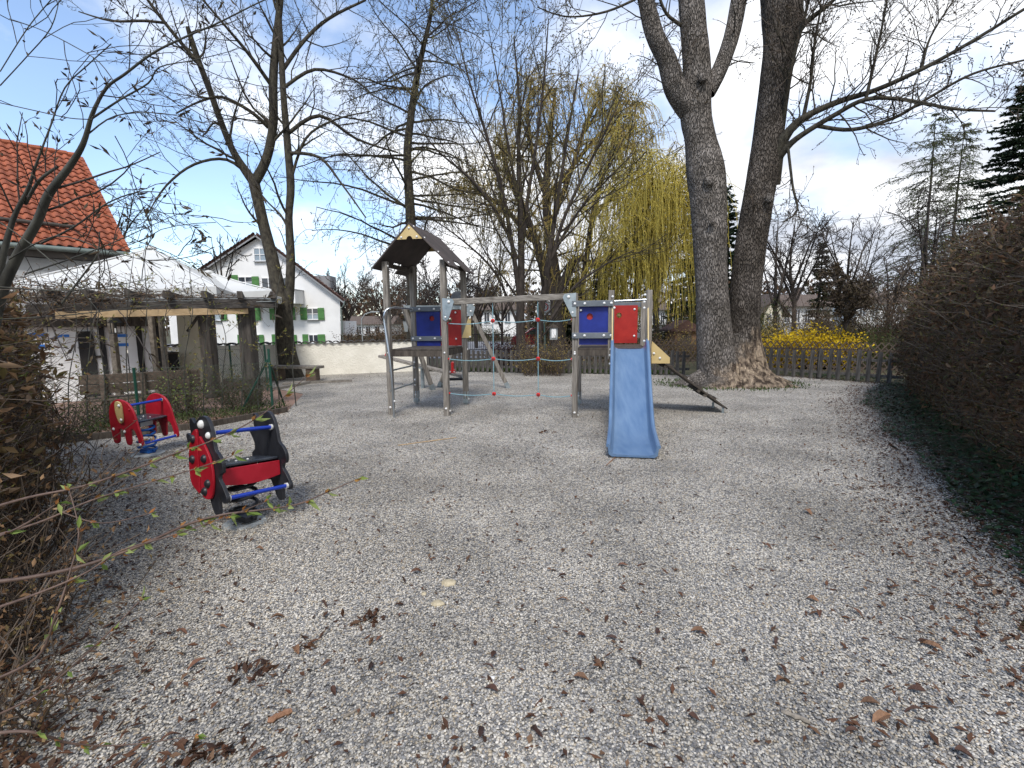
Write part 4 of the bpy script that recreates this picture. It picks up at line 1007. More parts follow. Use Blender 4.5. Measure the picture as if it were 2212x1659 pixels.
# white gabled house
HY = 38.0
hr = thing('white_house', (-15, HY, 0), 'big white gabled house with green shutters behind the garden wall', 'house')
c0 = A(737, 647, HY); c1 = A(557, 511, HY); c2 = A(372, 633, HY); g0 = A(740, 760, HY); g2 = A(372, 760, HY)
poly = [(g2.x, -.5), (g0.x-.12, -.5), (c0.x-.1, c0.z), (c1.x, c1.z-.1), (g2.x, c2.z)]
MB().prism(poly, (-1.75, HY+4.5, 0), (1, 0, 0), (0, 0, 1), (-3.5, 9, 0)).build('wall', 'white_wall', hr)
for a_, b_, s in ((c1, c0, 1), (c1, c2, -1)):
    d_ = (Vector((b_.x, 0, b_.z))-Vector((a_.x, 0, a_.z))); ex = d_.normalized()*.55
    p = Vector((a_.x, HY-.35, a_.z+.06)); q = Vector((b_.x, HY-.35, b_.z+.06))+ex
    n_ = Vector((-d_.z, 0, d_.x)).normalized(); n_ = n_ if n_.z > 0 else -n_
    mb = MB(); off = Vector((-3.9, 10, 0)); mb.add([p, q, q+off, p+off, p+n_*.16, q+n_*.16, q+off+n_*.16, p+off+n_*.16], [(0, 1, 2, 3), (4, 7, 6, 5), (0, 4, 5, 1), (2, 6, 7, 3), (1, 5, 6, 2), (0, 3, 7, 4)])
    mb.build('roof', 'house_roof', hr)
    MB().bar(p+Vector((0, -.02, .0))-n_*.05, q+Vector((0, -.02, 0))-n_*.05, .05, .10, up=n_).build('verge_board', 'sill', hr)
    mb = MB(); Ld = (q-p).length; k_ = int(Ld/.33)
    for i in range(k_): mb.bar(p.lerp(q, i/k_)+n_*(.2)+Vector((0, -.02, 0)), p.lerp(q, (i+.9)/k_)+n_*(.15)+Vector((0, -.02, 0)), .25, .045, up=n_)
    mb.build('verge_tile', 'house_roof', hr)
nH = (0, -1, 0); yH = HY-.03
def HW(x0, y0, x1, y1): a_ = A(x0, y1, yH); b_ = A(x1, y0, yH); return a_, b_.x-a_.x, b_.z-a_.z
for (x0, y0, x1, y1, g_, ml, tr_) in [(550, 536, 573, 564, 'glass_pale', 1, .5), (516, 598, 545, 619, 'mix', 1, .45), (664, 666, 687, 690, 'mix', 1, .5), (598, 666, 628, 690, 'mix', 1, .5),
        (444, 664, 476, 692, 'mix', 1, .5), (524, 664, 552, 692, 'mix', 1, .5), (668, 723, 687, 740, 'glass', 1, 0), (602, 723, 632, 740, 'glass', 1, 0), (528, 723, 561, 740, 'glass', 1, 0)]:
    o_, w_, h_ = HW(x0, y0, x1, y1); win(hr, o_, (1, 0, 0), w_, h_, nH, g_, ml, tr_)
for (x0, y0, x1, y1) in [(500, 594, 514, 620), (546, 597, 559, 622), (650, 664, 663, 691), (688, 665, 700, 691), (584, 666, 597, 691), (629, 664, 637, 691), (433, 664, 443, 692), (478, 664, 489, 692), (512, 664, 523, 692), (553, 664, 562, 692),
        (655, 722, 666, 745), (688, 722, 702, 745), (633, 723, 641, 745), (589, 722, 601, 745), (562, 723, 570, 745), (515, 723, 527, 745)]:
    o_, w_, h_ = HW(x0, y0, x1, y1); shutter(hr, o_, (1, 0, 0), w_, h_, nH)
o_, w_, h_ = HW(568, 600, 622, 640); win(hr, o_, (1, 0, 0), w_, h_, nH, 'glass', 3, 0, 'balcony_door')
o_, w_, h_ = HW(556, 629, 655, 658); MB().box(o_+Vector((w_/2, -.75, h_/2)), (w_, 1.5, h_)).build('balcony', 'white_wall', hr)
MB().box(o_+Vector((w_/2, -.78, h_+.03)), (w_+.1, 1.6, .06)).build('balcony_cap', 'sill', hr)
mb = MB(); g = A(738, 652, HY-.4); mb.tube([g+Vector((.25, 0, .1)), g+Vector((.15, 0, -.25)), g+Vector((-.15, .2, -.5)), g+Vector((-.15, .3, -3))], .06, 7); mb.build('downpipe', 'gutter', hr)
g = A(700, 610, HY+5); MB().box((g.x, g.y, g.z), (1.6, 1.4, 1.0)).build('dormer', 'sill', hr)
g = A(735, 708, HY+3); MB().box((g.x+.4, g.y, g.z), (1.0, 3, 1.1)).build('side_balcony', 'white_wall', hr)

# house with the orange tiled roof, turned to the left
E0 = Vector((-12.3, 16.0, 0)); he = Vector((.64, .77, 0)); hp_ = Vector((-.77, .64, 0))     # eave corner, along eave, into the house
hs = thing('tiled_house', (E0.x, E0.y, 0), 'old house with orange pantile roof at the left behind the bare twigs', 'house')
zE, zR, dR, LR = 4.08, 8.05, 5.0, 16.0
slope = (hp_*dR+UP*(zR-zE)); sl_len = slope.length; su = slope.normalized(); sn = su.cross(he).normalized(); sn = sn if sn.z > 0 else -sn
Ez = E0+UP*zE
MB().prism([(0, 0), (-LR, 0), (-LR, sl_len), (0, sl_len)], Ez-sn*.03, he, su, sn*.06).build('roof', 'brown_roof', hs)
b2 = E0+hp_*(2*dR)+UP*zE; su2 = (-hp_*dR+UP*(zR-zE)).normalized(); sn2 = su2.cross(he).normalized()
MB().prism([(0, 0), (-LR, 0), (-LR, sl_len-.02), (0, sl_len-.02)], b2, he, su2, sn2*.06).build('roof', 'roof_tile', hs)
# one pantile: S-shaped, curved across, thick front edge
tw_, tlg = .235, .33
n_ = 7; vs = []
for yy, lift in ((0, .042), (tlg*1.12, .0)):
    for i in range(n_):
        t = i/(n_-1); zz = .032*math.sin(t*2*math.pi*.9+.3)+.012
        vs.append((tw_*1.06*(t-.5), yy, zz+lift))
for i in range(n_): x, y, z = vs[i]; vs.append((x, y, z-.026))
fs = [(i, i+1, n_+i+1, n_+i) for i in range(n_-1)]+[(2*n_+i, 2*n_+i+1, i+1, i) for i in range(n_-1)]
tme = bpy.data.meshes.new('roof_tile'); tme.from_pydata(vs, [], fs); tme.materials.append(MATS['roof_tile']); tme.update()
Mt = Matrix((he, su, sn)).transposed()
Mt_q = Mt.to_euler()
ncol = int(9.5/tw_); nrow = int(sl_len/tlg); cnt = 0; restV = []; restF = []
tr_ = random.Random(5)
cells = [(r_, c_) for r_ in range(nrow) for c_ in range(ncol)]
def keyt(rc):
    r_, c_ = rc; p = Ez-he*((c_+.5)*tw_)+su*(r_*tlg); return p.length
cells.sort(key=keyt)
vis = []
for rc in cells:
    r_, c_ = rc; p = Ez-he*((c_+.5)*tw_)+su*(r_*tlg)
    (vis if (p.x/p.y) > -1.08 else restV).append(rc)
single = vis[:300]; rest_ = vis[300:]+restV
for r_, c_ in single:
    p = Ez-he*((c_+.5)*tw_)+su*(r_*tlg)+sn*.015-hs.location
    link('roof_tile', tme, hs, p, (Mt_q.x+tr_.uniform(-.02, .02), Mt_q.y+tr_.uniform(-.02, .02), Mt_q.z))
V = []; F = []; base = np.array(vs); MtN = np.array(Mt)
for k_, (r_, c_) in enumerate(rest_):
    p = Ez-he*((c_+.5)*tw_)+su*(r_*tlg)+sn*(.015+tr_.uniform(-.004, .006))-hs.location
    V.append(base @ MtN.T+np.array(p)); F += [tuple(i+k_*len(vs) for i in f) for f in fs]
tmat = MATS['roof_tile'].copy()
# colour by island for the joined tiles
t_ = tmat.node_tree; oi = [n for n in t_.nodes if n.type == 'OBJECT_INFO'][0]; ge = t_.nodes.new('ShaderNodeNewGeometry')
for lk in list(oi.outputs['Random'].links): t_.links.new(ge.outputs['Random Per Island'], lk.to_socket)
o = link('roof_tiles', npmesh('roof_tiles', np.concatenate(V), np.array(F), tmat), hs); o['kind'] = 'stuff'
# ridge, verge, gutter, snow pole
k_ = 34
rm = MB().tube([(0, 0, 0), (.36, 0, .015)], [.10, .115], 10).mesh('ridge_tile', 'roof_tile')
for i in range(26):
    p = Ez+su*sl_len-he*(.34*i+.36)+UP*.02-hs.location; link('ridge_tile', rm, hs, p, (0, 0, math.atan2(he.y, he.x)))
vm = MB(); k_ = int(sl_len/.33)
for i in range(k_): vm.bar(Ez+su*(i*.33)+he*.03+sn*.06, Ez+su*(i*.33+.36)+he*.03+sn*.035, .12, .09, up=sn)
vm.build('verge_tile', 'roof_tile', hs)
MB().tube([Ez-he*LR+su*.95+sn*.17, Ez-he*1.1+su*.95+sn*.17], .06, 8).build('snow_pole', 'fascia', hs)
MB().tube([Ez-he*LR-hp_*.08-UP*.07, Ez-hp_*.08+he*.05-UP*.07], .08, 10).build('gutter', 'gutter', hs, smooth=True)
MB().prism([(0, 0), (-LR, 0), (-LR, .22), (0, .22)], Ez+hp_*.05-UP*.33, he, UP, hp_*.03).build('fascia', 'fascia', hs)
MB().prism([(0, 0), (-LR, 0), (-LR, .75), (0, .75)], Ez+hp_*.38-UP*.28, he, hp_, UP*.03).build('soffit', 'fascia', hs)
W0 = E0+hp_*.7-he*.35
MB().prism([(0, 0), (-LR, 0), (-LR, 3.85), (0, 3.85)], W0+hp_*.15, he, UP, hp_*.3).build('wall', 'white_wall', hs)
MB().prism([(0, 0), (2*dR-1.4, 0), (2*dR-1.4, 3.7), (dR-.7, zR-.3), (0, 3.7)], W0-he*.15+hp_*.3, hp_, UP, he*.3).build('gable_wall', 'white_wall', hs)
# white beam band and dark shop opening below it
MB().prism([(-.2, 3.1), (-7.5, 3.1), (-7.5, 3.35), (-.2, 3.35)], W0-hp_*.5, he, UP, hp_*.06).build('canopy_board', 'canvas', hs)
MB().prism([(-.2, 0), (-7.5, 0), (-7.5, .5), (-.2, .5)], W0-hp_*.5+UP*3.1, he, hp_, UP*.05).build('canopy_board', 'canvas', hs)
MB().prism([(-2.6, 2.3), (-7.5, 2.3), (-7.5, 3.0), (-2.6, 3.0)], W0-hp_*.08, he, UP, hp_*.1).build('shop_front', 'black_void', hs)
wo_ = W0-hp_*.03
for s0 in (-1.3, -2.4):
    win(hs, wo_+he*s0+UP*1.0, he, .8, 1.1, -hp_, 'glass', 1, .5)
# white boards with blue chevrons under the pergola
sg = thing('white_partition', (-9.6, 10.6, 0), 'white partition wall with bold blue chevron bands under the pergola', 'partition')
pa = A(-200, 700, 9.9); pb = A(345, 700, 12.2); pa.z = pb.z = 0; pd = (pb-pa); pL = pd.length; pd.normalize(); pn = Vector((pd.y, -pd.x, 0))
nb_ = 6
for i in range(nb_):
    q = pa+pd*(pL*i/nb_); MB().prism([(0.01, .0), (pL/nb_-.012, 0), (pL/nb_-.012, 2.0), (.01, 2.0)], q, pd, UP, pn*.04).build('board', 'white_wall', sg)
def chev(fx0, z0, sc=1.0, flip=1):
    P0 = [(0, 0), (.5, .24), (1.0, .24), (1.0, .44), (.42, .44), (0, .22)]
    q = pa+pd*fx0+pn*.023+UP*z0
    MB().prism([(a*sc*flip, b*sc) for a, b in P0], q, pd, UP, pn*.006).build('chevron', 'sign_blue', sg)
for px_2, z_, sc_ in ((58, 1.40, .30), (58, 1.14, .30), (120, 1.42, .2), (236, 1.38, .24), (236, 1.16, .24)):
    q = A(px_2, 735, 10.9); chev((Vector((q.x, q.y, 0))-pa).dot(pd)-.1, z_, sc_*1.5)
for px_2, w2, z0_, z1_ in ((160, .28, .0, 1.62), (205, .10, 0, 2.0), (285, .12, .0, 2.0), (20, .16, 0, 1.3), (322, .16, 0, 2.0)):
    q = A(px_2, 735, 10.9); s_ = (Vector((q.x, q.y, 0))-pa).dot(pd); o_ = pa+pd*s_+pn*.05
    MB().prism([(0, z0_), (w2, z0_), (w2, z1_), (0, z1_)], o_, pd, UP, pn*.03).build('dark_interior_strip', 'black_void', sg)  # near-black strips: dark uprights plus interior shade put in as colour
MB().prism([(0, 1.72), (pL, 1.72), (pL, 2.02), (0, 2.02)], pa+pn*.12, pd, UP, pn*.1).build('dark_interior_band', 'dark_wood', sg)  # dark band put in for the shade of the interior at the top
# cream wall stub and dark interior under the pergola
cw = thing('cream_pier', (-8.3, 13.0, 0), 'cream plaster pier with sloping side behind the pergola posts', 'wall')
q = A(426, 760, 13.2); MB().prism([(-.42, 0), (.55, 0), (.42, 1.1), (.28, 2.3), (-.36, 2.3)], (q.x, q.y, 0), (1, 0, 0), (0, 0, 1), (0, .3, 0)).build('wall_face', 'house_cream', cw)
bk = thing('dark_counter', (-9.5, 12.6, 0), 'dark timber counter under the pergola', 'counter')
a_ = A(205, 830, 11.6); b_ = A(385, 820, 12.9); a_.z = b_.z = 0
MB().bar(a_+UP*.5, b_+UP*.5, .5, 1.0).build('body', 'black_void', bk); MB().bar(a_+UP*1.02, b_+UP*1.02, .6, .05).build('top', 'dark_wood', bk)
a_ = A(170, 700, 13.0); b_ = A(395, 700, 14.6); mbz = MB()
# hanging lantern, prop post
pr = thing('pergola', (-6.5, 10.2, 0), 'weathered timber pergola with thick posts and a pale new beam', 'pergola')
def gp2(px, py, Y): q = A(px, py, Y); return Vector((q.x, q.y, 0))
for (x, y, Y, wpx, top) in ((547, 870, 10.1, .255, 2.08), (460, 850, 11.6, .26, 2.12), (345, 870, 10.9, .10, 2.0), (262, 880, 10.9, .12, 2.1), (185, 870, 11.4, .14, 2.1), (60, 900, 9.6, .16, 2.1)):
    q = gp2(x, y, Y); MB().box((q.x, q.y, top/2), (wpx, wpx, top)).build('post', 'pergola_wood' if wpx > .15 else 'stick_wood', pr, bevel=.015)
a_ = A(598, 655, 10.0); b_ = A(60, 668, 8.8)
MB().bar(a_, b_, .14, .17).build('beam', 'pergola_wood_h', pr, bevel=.012)
a_ = A(575, 650, 12.0); b_ = A(150, 652, 11.0); MB().bar(a_, b_, .14, .17).build('beam', 'pergola_wood_h', pr, bevel=.012)
a_ = A(536, 671, 9.86); b_ = A(120, 681, 8.7); MB().bar(a_, b_, .05, .125).build('new_beam', 'new_wood', pr, bevel=.004)
q = A(541, 676, 9.95); MB().box(q, (.12, .1, .1)).build('beam_block', 'pergola_wood', pr)
for x in (590, 518, 441, 358, 275, 185, 95):
    f_ = (x-95)/495; a_ = A(x, 639-(590-x)*.012, 9.75-(1-f_)*1.2); a_.z = 2.30
    b_ = a_+Vector((-1.35, 2.6, .02)); MB().bar(a_, b_, .10, .14).build('rafter', 'pergola_wood', pr, bevel=.01)
q = A(355, 760, 11.2); MB().bar(Vector((q.x, q.y, 0)), A(346, 672, 11.2), .09, .09).build('prop', 'stick_wood', pr)
a_ = A(425, 700, 11.9); MB().bar(A(405, 716, 11.9), A(436, 672, 11.9), .05, .05).build('brace', 'pergola_wood', pr)
for k_ in range(3):
    a_ = A(596, 645+3*k_, 9.9); b_ = A(150+60*k_, 640+5*k_, 9.4); MB().tube([a_, a_.lerp(b_, .5)-UP*.03, b_], .008, 5).build('cable', 'lamp_grey', pr)
ln = thing('lantern', tuple(A(250, 703, 10.2)), 'small black lantern hanging under the pergola', 'lantern')
q = A(250, 706, 10.2)
mb = MB()
for sx in (-1, 1):
    for sy in (-1, 1): mb.bar(q+Vector((sx*.055, sy*.055, -.12)), q+Vector((sx*.06, sy*.06, .08)), .012, .012)
mb.box(q+Vector((0, 0, -.13)), (.15, .15, .02)); mb.prism([(-.09, 0), (.09, 0), (0, .1)], q+UP*.08, (1, 0, 0), (0, 0, 1), (0, .17, 0)); mb.build('frame', 'rubber', ln)
MB().tube([q-UP*.12, q-UP*.03], .025, 8).build('candle', 'white_cap', ln)
# big parasols
def parasol(apx, apy, Y, half, drop, rz, label, valance=.16, peak=.12):
    a_ = A(apx, apy, Y); root = thing('parasol', (a_.x, a_.y, 0), label, 'parasol', 'white parasols behind the pergola', rz=rz)
    corners = [Vector((sx*half, sy*half, a_.z-drop)) for sx, sy in ((-1, -1), (1, -1), (1, 1), (-1, 1))]; top = Vector((0, 0, a_.z))
    for i in range(4):
        p, q = corners[i], corners[(i+1) % 4]; vs = []; fs = []; n1_, n2_ = 9, 9
        for r_ in range(n1_):
            t = r_/(n1_-1)
            for c_ in range(n2_):
                s = c_/(n2_-1); e_ = p.lerp(q, s); v_ = top.lerp(e_, t); sag = .10*math.sin(math.pi*s)*t*(1.2-.4*t)+.05*math.sin(math.pi*t); v_ = v_-UP*sag; vs.append(v_)
        for r_ in range(n1_-1):
            for c_ in range(n2_-1): a0_ = r_*n2_+c_; fs.append((a0_, a0_+1, a0_+n2_+1, a0_+n2_))
        k0 = len(vs)
        for c_ in range(n2_): vs.append(vs[(n1_-1)*n2_+c_]-UP*valance)
        for c_ in range(n2_-1): fs.append(((n1_-1)*n2_+c_, (n1_-1)*n2_+c_+1, k0+c_+1, k0+c_))
        o = B(MB().add(vs, fs), 'canopy_panel', 'canvas', root, smooth=True)
        B(MB().tube([top+UP*.0, top.lerp(p, .5)-UP*.02, p+UP*.012], .014, 5), 'seam', 'white_cap', root)
    B(MB().tube([(0, 0, a_.z-.02), (0, 0, a_.z+.035), (0, 0, a_.z+.055)], [.13, .11, .05], 14), 'cap', 'canvas', root, smooth=True)
    B(MB().tube([(0, 0, 0), (0, 0, a_.z-.05)], .045, 10), 'pole', 'lamp_grey', root, smooth=True)
parasol(326, 536, 12.6, 2.0, 1.08, R(14), 'largest white square parasol with its peak left of the gabled house', .22)
parasol(452, 588, 14.2, 1.75, .60, R(20), 'lower white parasol touching the right of the tall one', .2)

# ================================================================== BENCHES
bn = thing('plank_bench', tuple(gp2(310, 880, 9.0)), 'brown plank bench seen from behind, beyond the wire fence', 'bench', 'wooden benches')
a_ = A(176, 872, 8.5); b_ = A(437, 862, 9.6); a_.z = b_.z = 0; bd = (b_-a_).normalized(); bnn = Vector((bd.y, -bd.x, 0))
for z_ in (.60, .78): MB().bar(a_+UP*z_, b_+UP*z_, .04, .165).build('back_plank', 'brown_plank', bn, bevel=.006)
MB().bar(a_+UP*.40-bnn*.25, b_+UP*.40-bnn*.25, .42, .05).build('seat', 'brown_plank', bn, bevel=.006)
MB().bar(a_+UP*.40+bnn*.02+bd*.0, b_+UP*.40+bnn*.02, .12, .04).build('seat_plank', 'brown_plank', bn, bevel=.006)
for f_ in (.18, .5, .88):
    q = a_.lerp(b_, f_); MB().bar(q+bnn*.04, q+bnn*.04+UP*.86, .09, .05).build('bench_post', 'brown_plank', bn, bevel=.004)
    MB().bar(q-bnn*.42, q-bnn*.42+UP*.38, .09, .05).build('leg', 'brown_plank', bn)
b3 = thing('timber_bench', tuple(gp2(640, 815, 15.0)), 'low weathered timber bench under the left forked tree', 'bench', 'wooden benches')
a_ = A(588, 796, 15.2); b_ = A(692, 794, 14.8); a_.z = b_.z = .42
MB().bar(a_, b_, .42, .08).build('seat', 'wood_x', b3, bevel=.012)
for f_ in (.12, .84): q = a_.lerp(b_, f_); MB().box((q.x, q.y, .19), (.3, .34, .38)).build('leg', 'brown_plank', b3, bevel=.01)
a_ = A(590, 778, 15.6); b_ = A(630, 778, 15.5)
for i, (x0, y0, x1, y1) in enumerate(((598, 839, 668, 826), (668, 826, 760, 822), (610, 829, 700, 824))):
    p = G(x0, y0, .03); q = G(x1, y1, .03); o = link('ground_board', MB().bar(p, q, .16, .07).mesh('ground_board', 'wood_x', p), None, p)
    tag(o, ['grey timber edging board flat on gravel nearest the wire fence', 'grey timber edging board on gravel pointing at the wall', 'grey timber board lying behind the other two by the bench'][i], 'board', 'boards lying by the bench')

# ================================================================== WIRE FENCE WITH GREEN POSTS
def wire_fence(pts, h, label, posts, seed, cell=.075):
    root = thing('wire_fence', (pts[0][0], pts[0][1], 0), label, 'fence', 'green wire mesh fences')
    items = []; rr = .0022
    for a_, b_ in zip(pts[:-1], pts[1:]):
        a_ = Vector((*a_, 0)); b_ = Vector((*b_, 0)); d_ = b_-a_; Ln = d_.length; d_.normalize(); n_ = int((Ln+h)/cell)
        for i in range(n_):
            for s in (0, 1):
                x0 = i*cell-h; x1 = i*cell; z0, z1 = 0, h
                if x0 < 0: z0 = -x0; x0 = 0
                if x1 > Ln: z1 = h-(x1-Ln); x1 = Ln
                if x1 <= x0: continue
                p = (a_+d_*x0)+UP*(z0 if s else h-z0); q = (a_+d_*x1)+UP*(z1 if s else h-z1); items.append(([tuple(p), tuple((p+q)/2), tuple(q)], [rr]*3))
        for z_ in (.03, h*.5, h-.02): items.append(([tuple(a_+UP*z_), tuple((a_+b_)/2+UP*(z_-.01)), tuple(b_+UP*z_)], [.003]*3))
    o = link('wire_mesh', tubes_mesh('wire_mesh', items, 3, 'wire', tuple(root.location)), root); o['kind'] = 'stuff'
    for x, y, hh in posts:
        MB().tube([(x, y, 0), (x, y, hh)], .024, 8).build('fence_post', 'green_post', root, smooth=True)
    return root
ca = G(590, 891); cb_ = G(302, 917); cc_ = G(100, 948); cd = G(-120, 985)
wf = wire_fence([(ca.x, ca.y), (cb_.x, cb_.y), (cc_.x, cc_.y), (cd.x, cd.y)], 1.0, 'green wire mesh fence in front of the plank bench', [(ca.x, ca.y, 1.25), (cb_.x, cb_.y, 1.0), (cc_.x, cc_.y, 1.0)], 1)
MB().tube([(ca.x-.62, ca.y-.05, 0), (ca.x-.02, ca.y, 1.05)], .02, 8).build('post_brace', 'green_post', wf, smooth=True)
MB().tube([(ca.x-.12, ca.y+.75, 0), (ca.x-.02, ca.y+.02, 1.05)], .02, 8).build('post_brace', 'green_post', wf, smooth=True)
cg = A(421, 800, 13.6); ch = A(575, 800, 12.6); ci = A(500, 800, 13.1)
wf2 = wire_fence([(cg.x, cg.y), (ch.x, ch.y)], 1.1, 'second wire mesh fence between the pergola and cream wall', [(cg.x, cg.y, 1.2), (ci.x, ci.y, 1.2), (ch.x, ch.y, 1.2)], 2)
MB().tube([(cg.x+.6, cg.y-.2, .2), (cg.x+.02, cg.y, .8)], .02, 8).build('post_brace', 'green_post', wf2, smooth=True)
# kerb edging along the gravel
ke = MB(); kp = [G(20, 970), G(240, 946), G(440, 925), G(620, 890)]
for p, q in zip(kp[:-1], kp[1:]): ke.bar(p+UP*.04, q+UP*.04, .05, .12)
o = link('kerb_edging', ke.mesh('kerb_edging', 'dark_wood', kp[0]), None, kp[0]); tag(o, kind='structure')

# ================================================================== BACKGROUND: SIGN, LAMPS, CAR, HOUSES
sp = thing('traffic_sign', tuple(gp2(1177, 760, 27)), 'speed limit 30 zone sign on a tall green pole behind the tree clump', 'traffic sign')
q = A(1176, 667, 27.0)
MB().prism([(-.30, -.33), (.30, -.33), (.30, .33), (-.30, .33)], (q.x, q.y-.1, q.z), (1, 0, 0), (0, 0, 1), (0, .02, 0)).build('sign_plate', 'sign_white', sp)
MB().tube([(q.x, q.y-.112, q.z+.09), (q.x, q.y-.122, q.z+.09)], .215, 28).build('red_ring', 'red_plastic', sp)
MB().tube([(q.x, q.y-.118, q.z+.09), (q.x, q.y-.130, q.z+.09)], .155, 28).build('ring_centre', 'sign_white', sp)
def text(body, c, size, m, par, name='lettering', rot=(math.pi/2, 0, 0)):
    cu = bpy.data.curves.new(name, 'FONT'); cu.body = body; cu.size = size; cu.align_x = 'CENTER'; cu.align_y = 'CENTER'; cu.extrude = .003
    me0 = bpy.data.objects.new('tmp', cu); COL.objects.link(me0); dg = bpy.context.evaluated_depsgraph_get(); me = bpy.data.meshes.new_from_object(me0.evaluated_get(dg)); bpy.data.objects.remove(me0)
    me.materials.clear(); me.materials.append(MATS[m]); o = link(name, me, par); o.location = Vector(c)-par.location; o.rotation_euler = rot; return o
text('30', (q.x, q.y-.135, q.z+.09), .23, 'rubber', sp); text('ZONE', (q.x, q.y-.116, q.z-.235), .15, 'rubber', sp)
MB().tube([(q.x+.03, q.y, 0), (q.x+.02, q.y, 3.2), (q.x, q.y, 6.5)], [.07, .06, .05], 10).build('pole', 'pole_green', sp, smooth=True)
nb2 = thing('notice_box', tuple(gp2(1196, 790, 16.5)), 'small roofed notice box with a white sheet behind the picket fence', 'notice box')
q = A(1196, 721, 16.5)
MB().box(q, (.26, .10, .40)).build('case', 'lamp_grey', nb2); MB().box(q+Vector((0, -.06, .02)), (.15, .01, .3)).build('sheet', 'sign_white', nb2)
MB().prism([(-.2, 0), (.2, 0), (0, .13)], q+UP*.2, (1, 0, 0), (0, 0, 1), (0, .2, 0)).build('roof', 'dark_wood', nb2); MB().bar(Vector((q.x, q.y+.05, 0)), Vector((q.x, q.y+.05, q.z-.2)), .06, .06).build('post', 'pergola_wood', nb2)
lm = thing('street_lamp', tuple(gp2(785, 740, 34)), 'grey street lamp with a short arm beside the roofed tower', 'street lamp')
q = A(781, 690, 34); MB().tube([(q.x, q.y, 0), (q.x, q.y, q.z), (q.x+.25, q.y, q.z+.35), (q.x+.7, q.y, q.z+.5)], .04, 8).build('pole', 'lamp_grey', lm, smooth=True)
MB().box(q+Vector((.95, 0, .5)), (.6, .2, .09)).build('lamp_head', 'lamp_grey', lm, bevel=.03)
lt = thing('post_lantern', tuple(gp2(884, 780, 19)), 'small white glass lantern on a post behind the roofed tower', 'lantern')
q = A(883, 704, 19); MB().tube([(q.x, q.y, 0), (q.x, q.y, q.z-.2)], .04, 8).build('pole', 'rubber', lt)
MB().prism([(-.13, -.22), (.13, -.22), (.2, .2), (-.2, .2)], q, (1, 0, 0), (0, 0, 1), (0, .3, 0)).build('glass_box', 'lamp_grey', lt); MB().prism([(-.24, .2), (.24, .2), (.1, .3), (-.1, .3)], q, (1, 0, 0), (0, 0, 1), (0, .36, 0)).build('cap', 'rubber', lt)
MB().box(q+Vector((.27, 0, 0)), (.06, .1, .5)).build('bracket', 'rubber', lt)
# red car on the road
cr_ = thing('parked_car', tuple(gp2(1100, 745, 33)), 'dark red car on the road, mostly hidden behind the reddish shrub', 'car')
q = gp2(1168, 745, 33)+UP*-.03
body = [(-2.0, .25), (-2.0, .62), (-1.85, .82), (-1.2, .92), (-.6, 1.36), (.7, 1.40), (1.35, .98), (1.95, .88), (2.05, .6), (2.02, .25)]
MB().prism(body, q, (1, 0, 0), (0, 0, 1), (0, 1.65, 0)).build('body', 'car_red', cr_, bevel=.06, seg=3)
MB().prism([(-1.05, .93), (-.55, 1.30), (.62, 1.33), (1.15, .98)], q, (1, 0, 0), (0, 0, 1), (0, 1.67, 0)).build('side_glass', 'glass', cr_)
for x in (-1.3, 1.3):
    for s in (-1, 1): MB().tube([q+Vector((x, s*.62, .31)), q+Vector((x, s*.84, .31))], .31, 18).build('wheel', 'rubber', cr_); MB().tube([q+Vector((x, s*.83, .31)), q+Vector((x, s*.85, .31))], .18, 14).build('rim', 'lamp_grey', cr_)
MB().box(q+Vector((-2.0, -.55, .66)), (.06, .3, .14)).build('headlight', 'sign_white', cr_)
# railing by the road
rl = thing('metal_railing', tuple(gp2(1040, 735, 30)), 'thin dark metal railing beside the road', 'railing')
a_ = A(1000, 722, 30); b_ = A(1090, 722, 31); mb = MB(); mb.bar(a_, b_, .05, .05); mb.bar(a_-UP*.95, b_-UP*.95, .04, .04); mb.build('rail', 'rubber', rl)
bme = MB().bar((0, 0, -.95), (0, 0, 0), .025, .025).mesh('baluster', 'rubber')
for i in range(24): link('baluster', bme, rl, a_.lerp(b_, i/23)-rl.location)
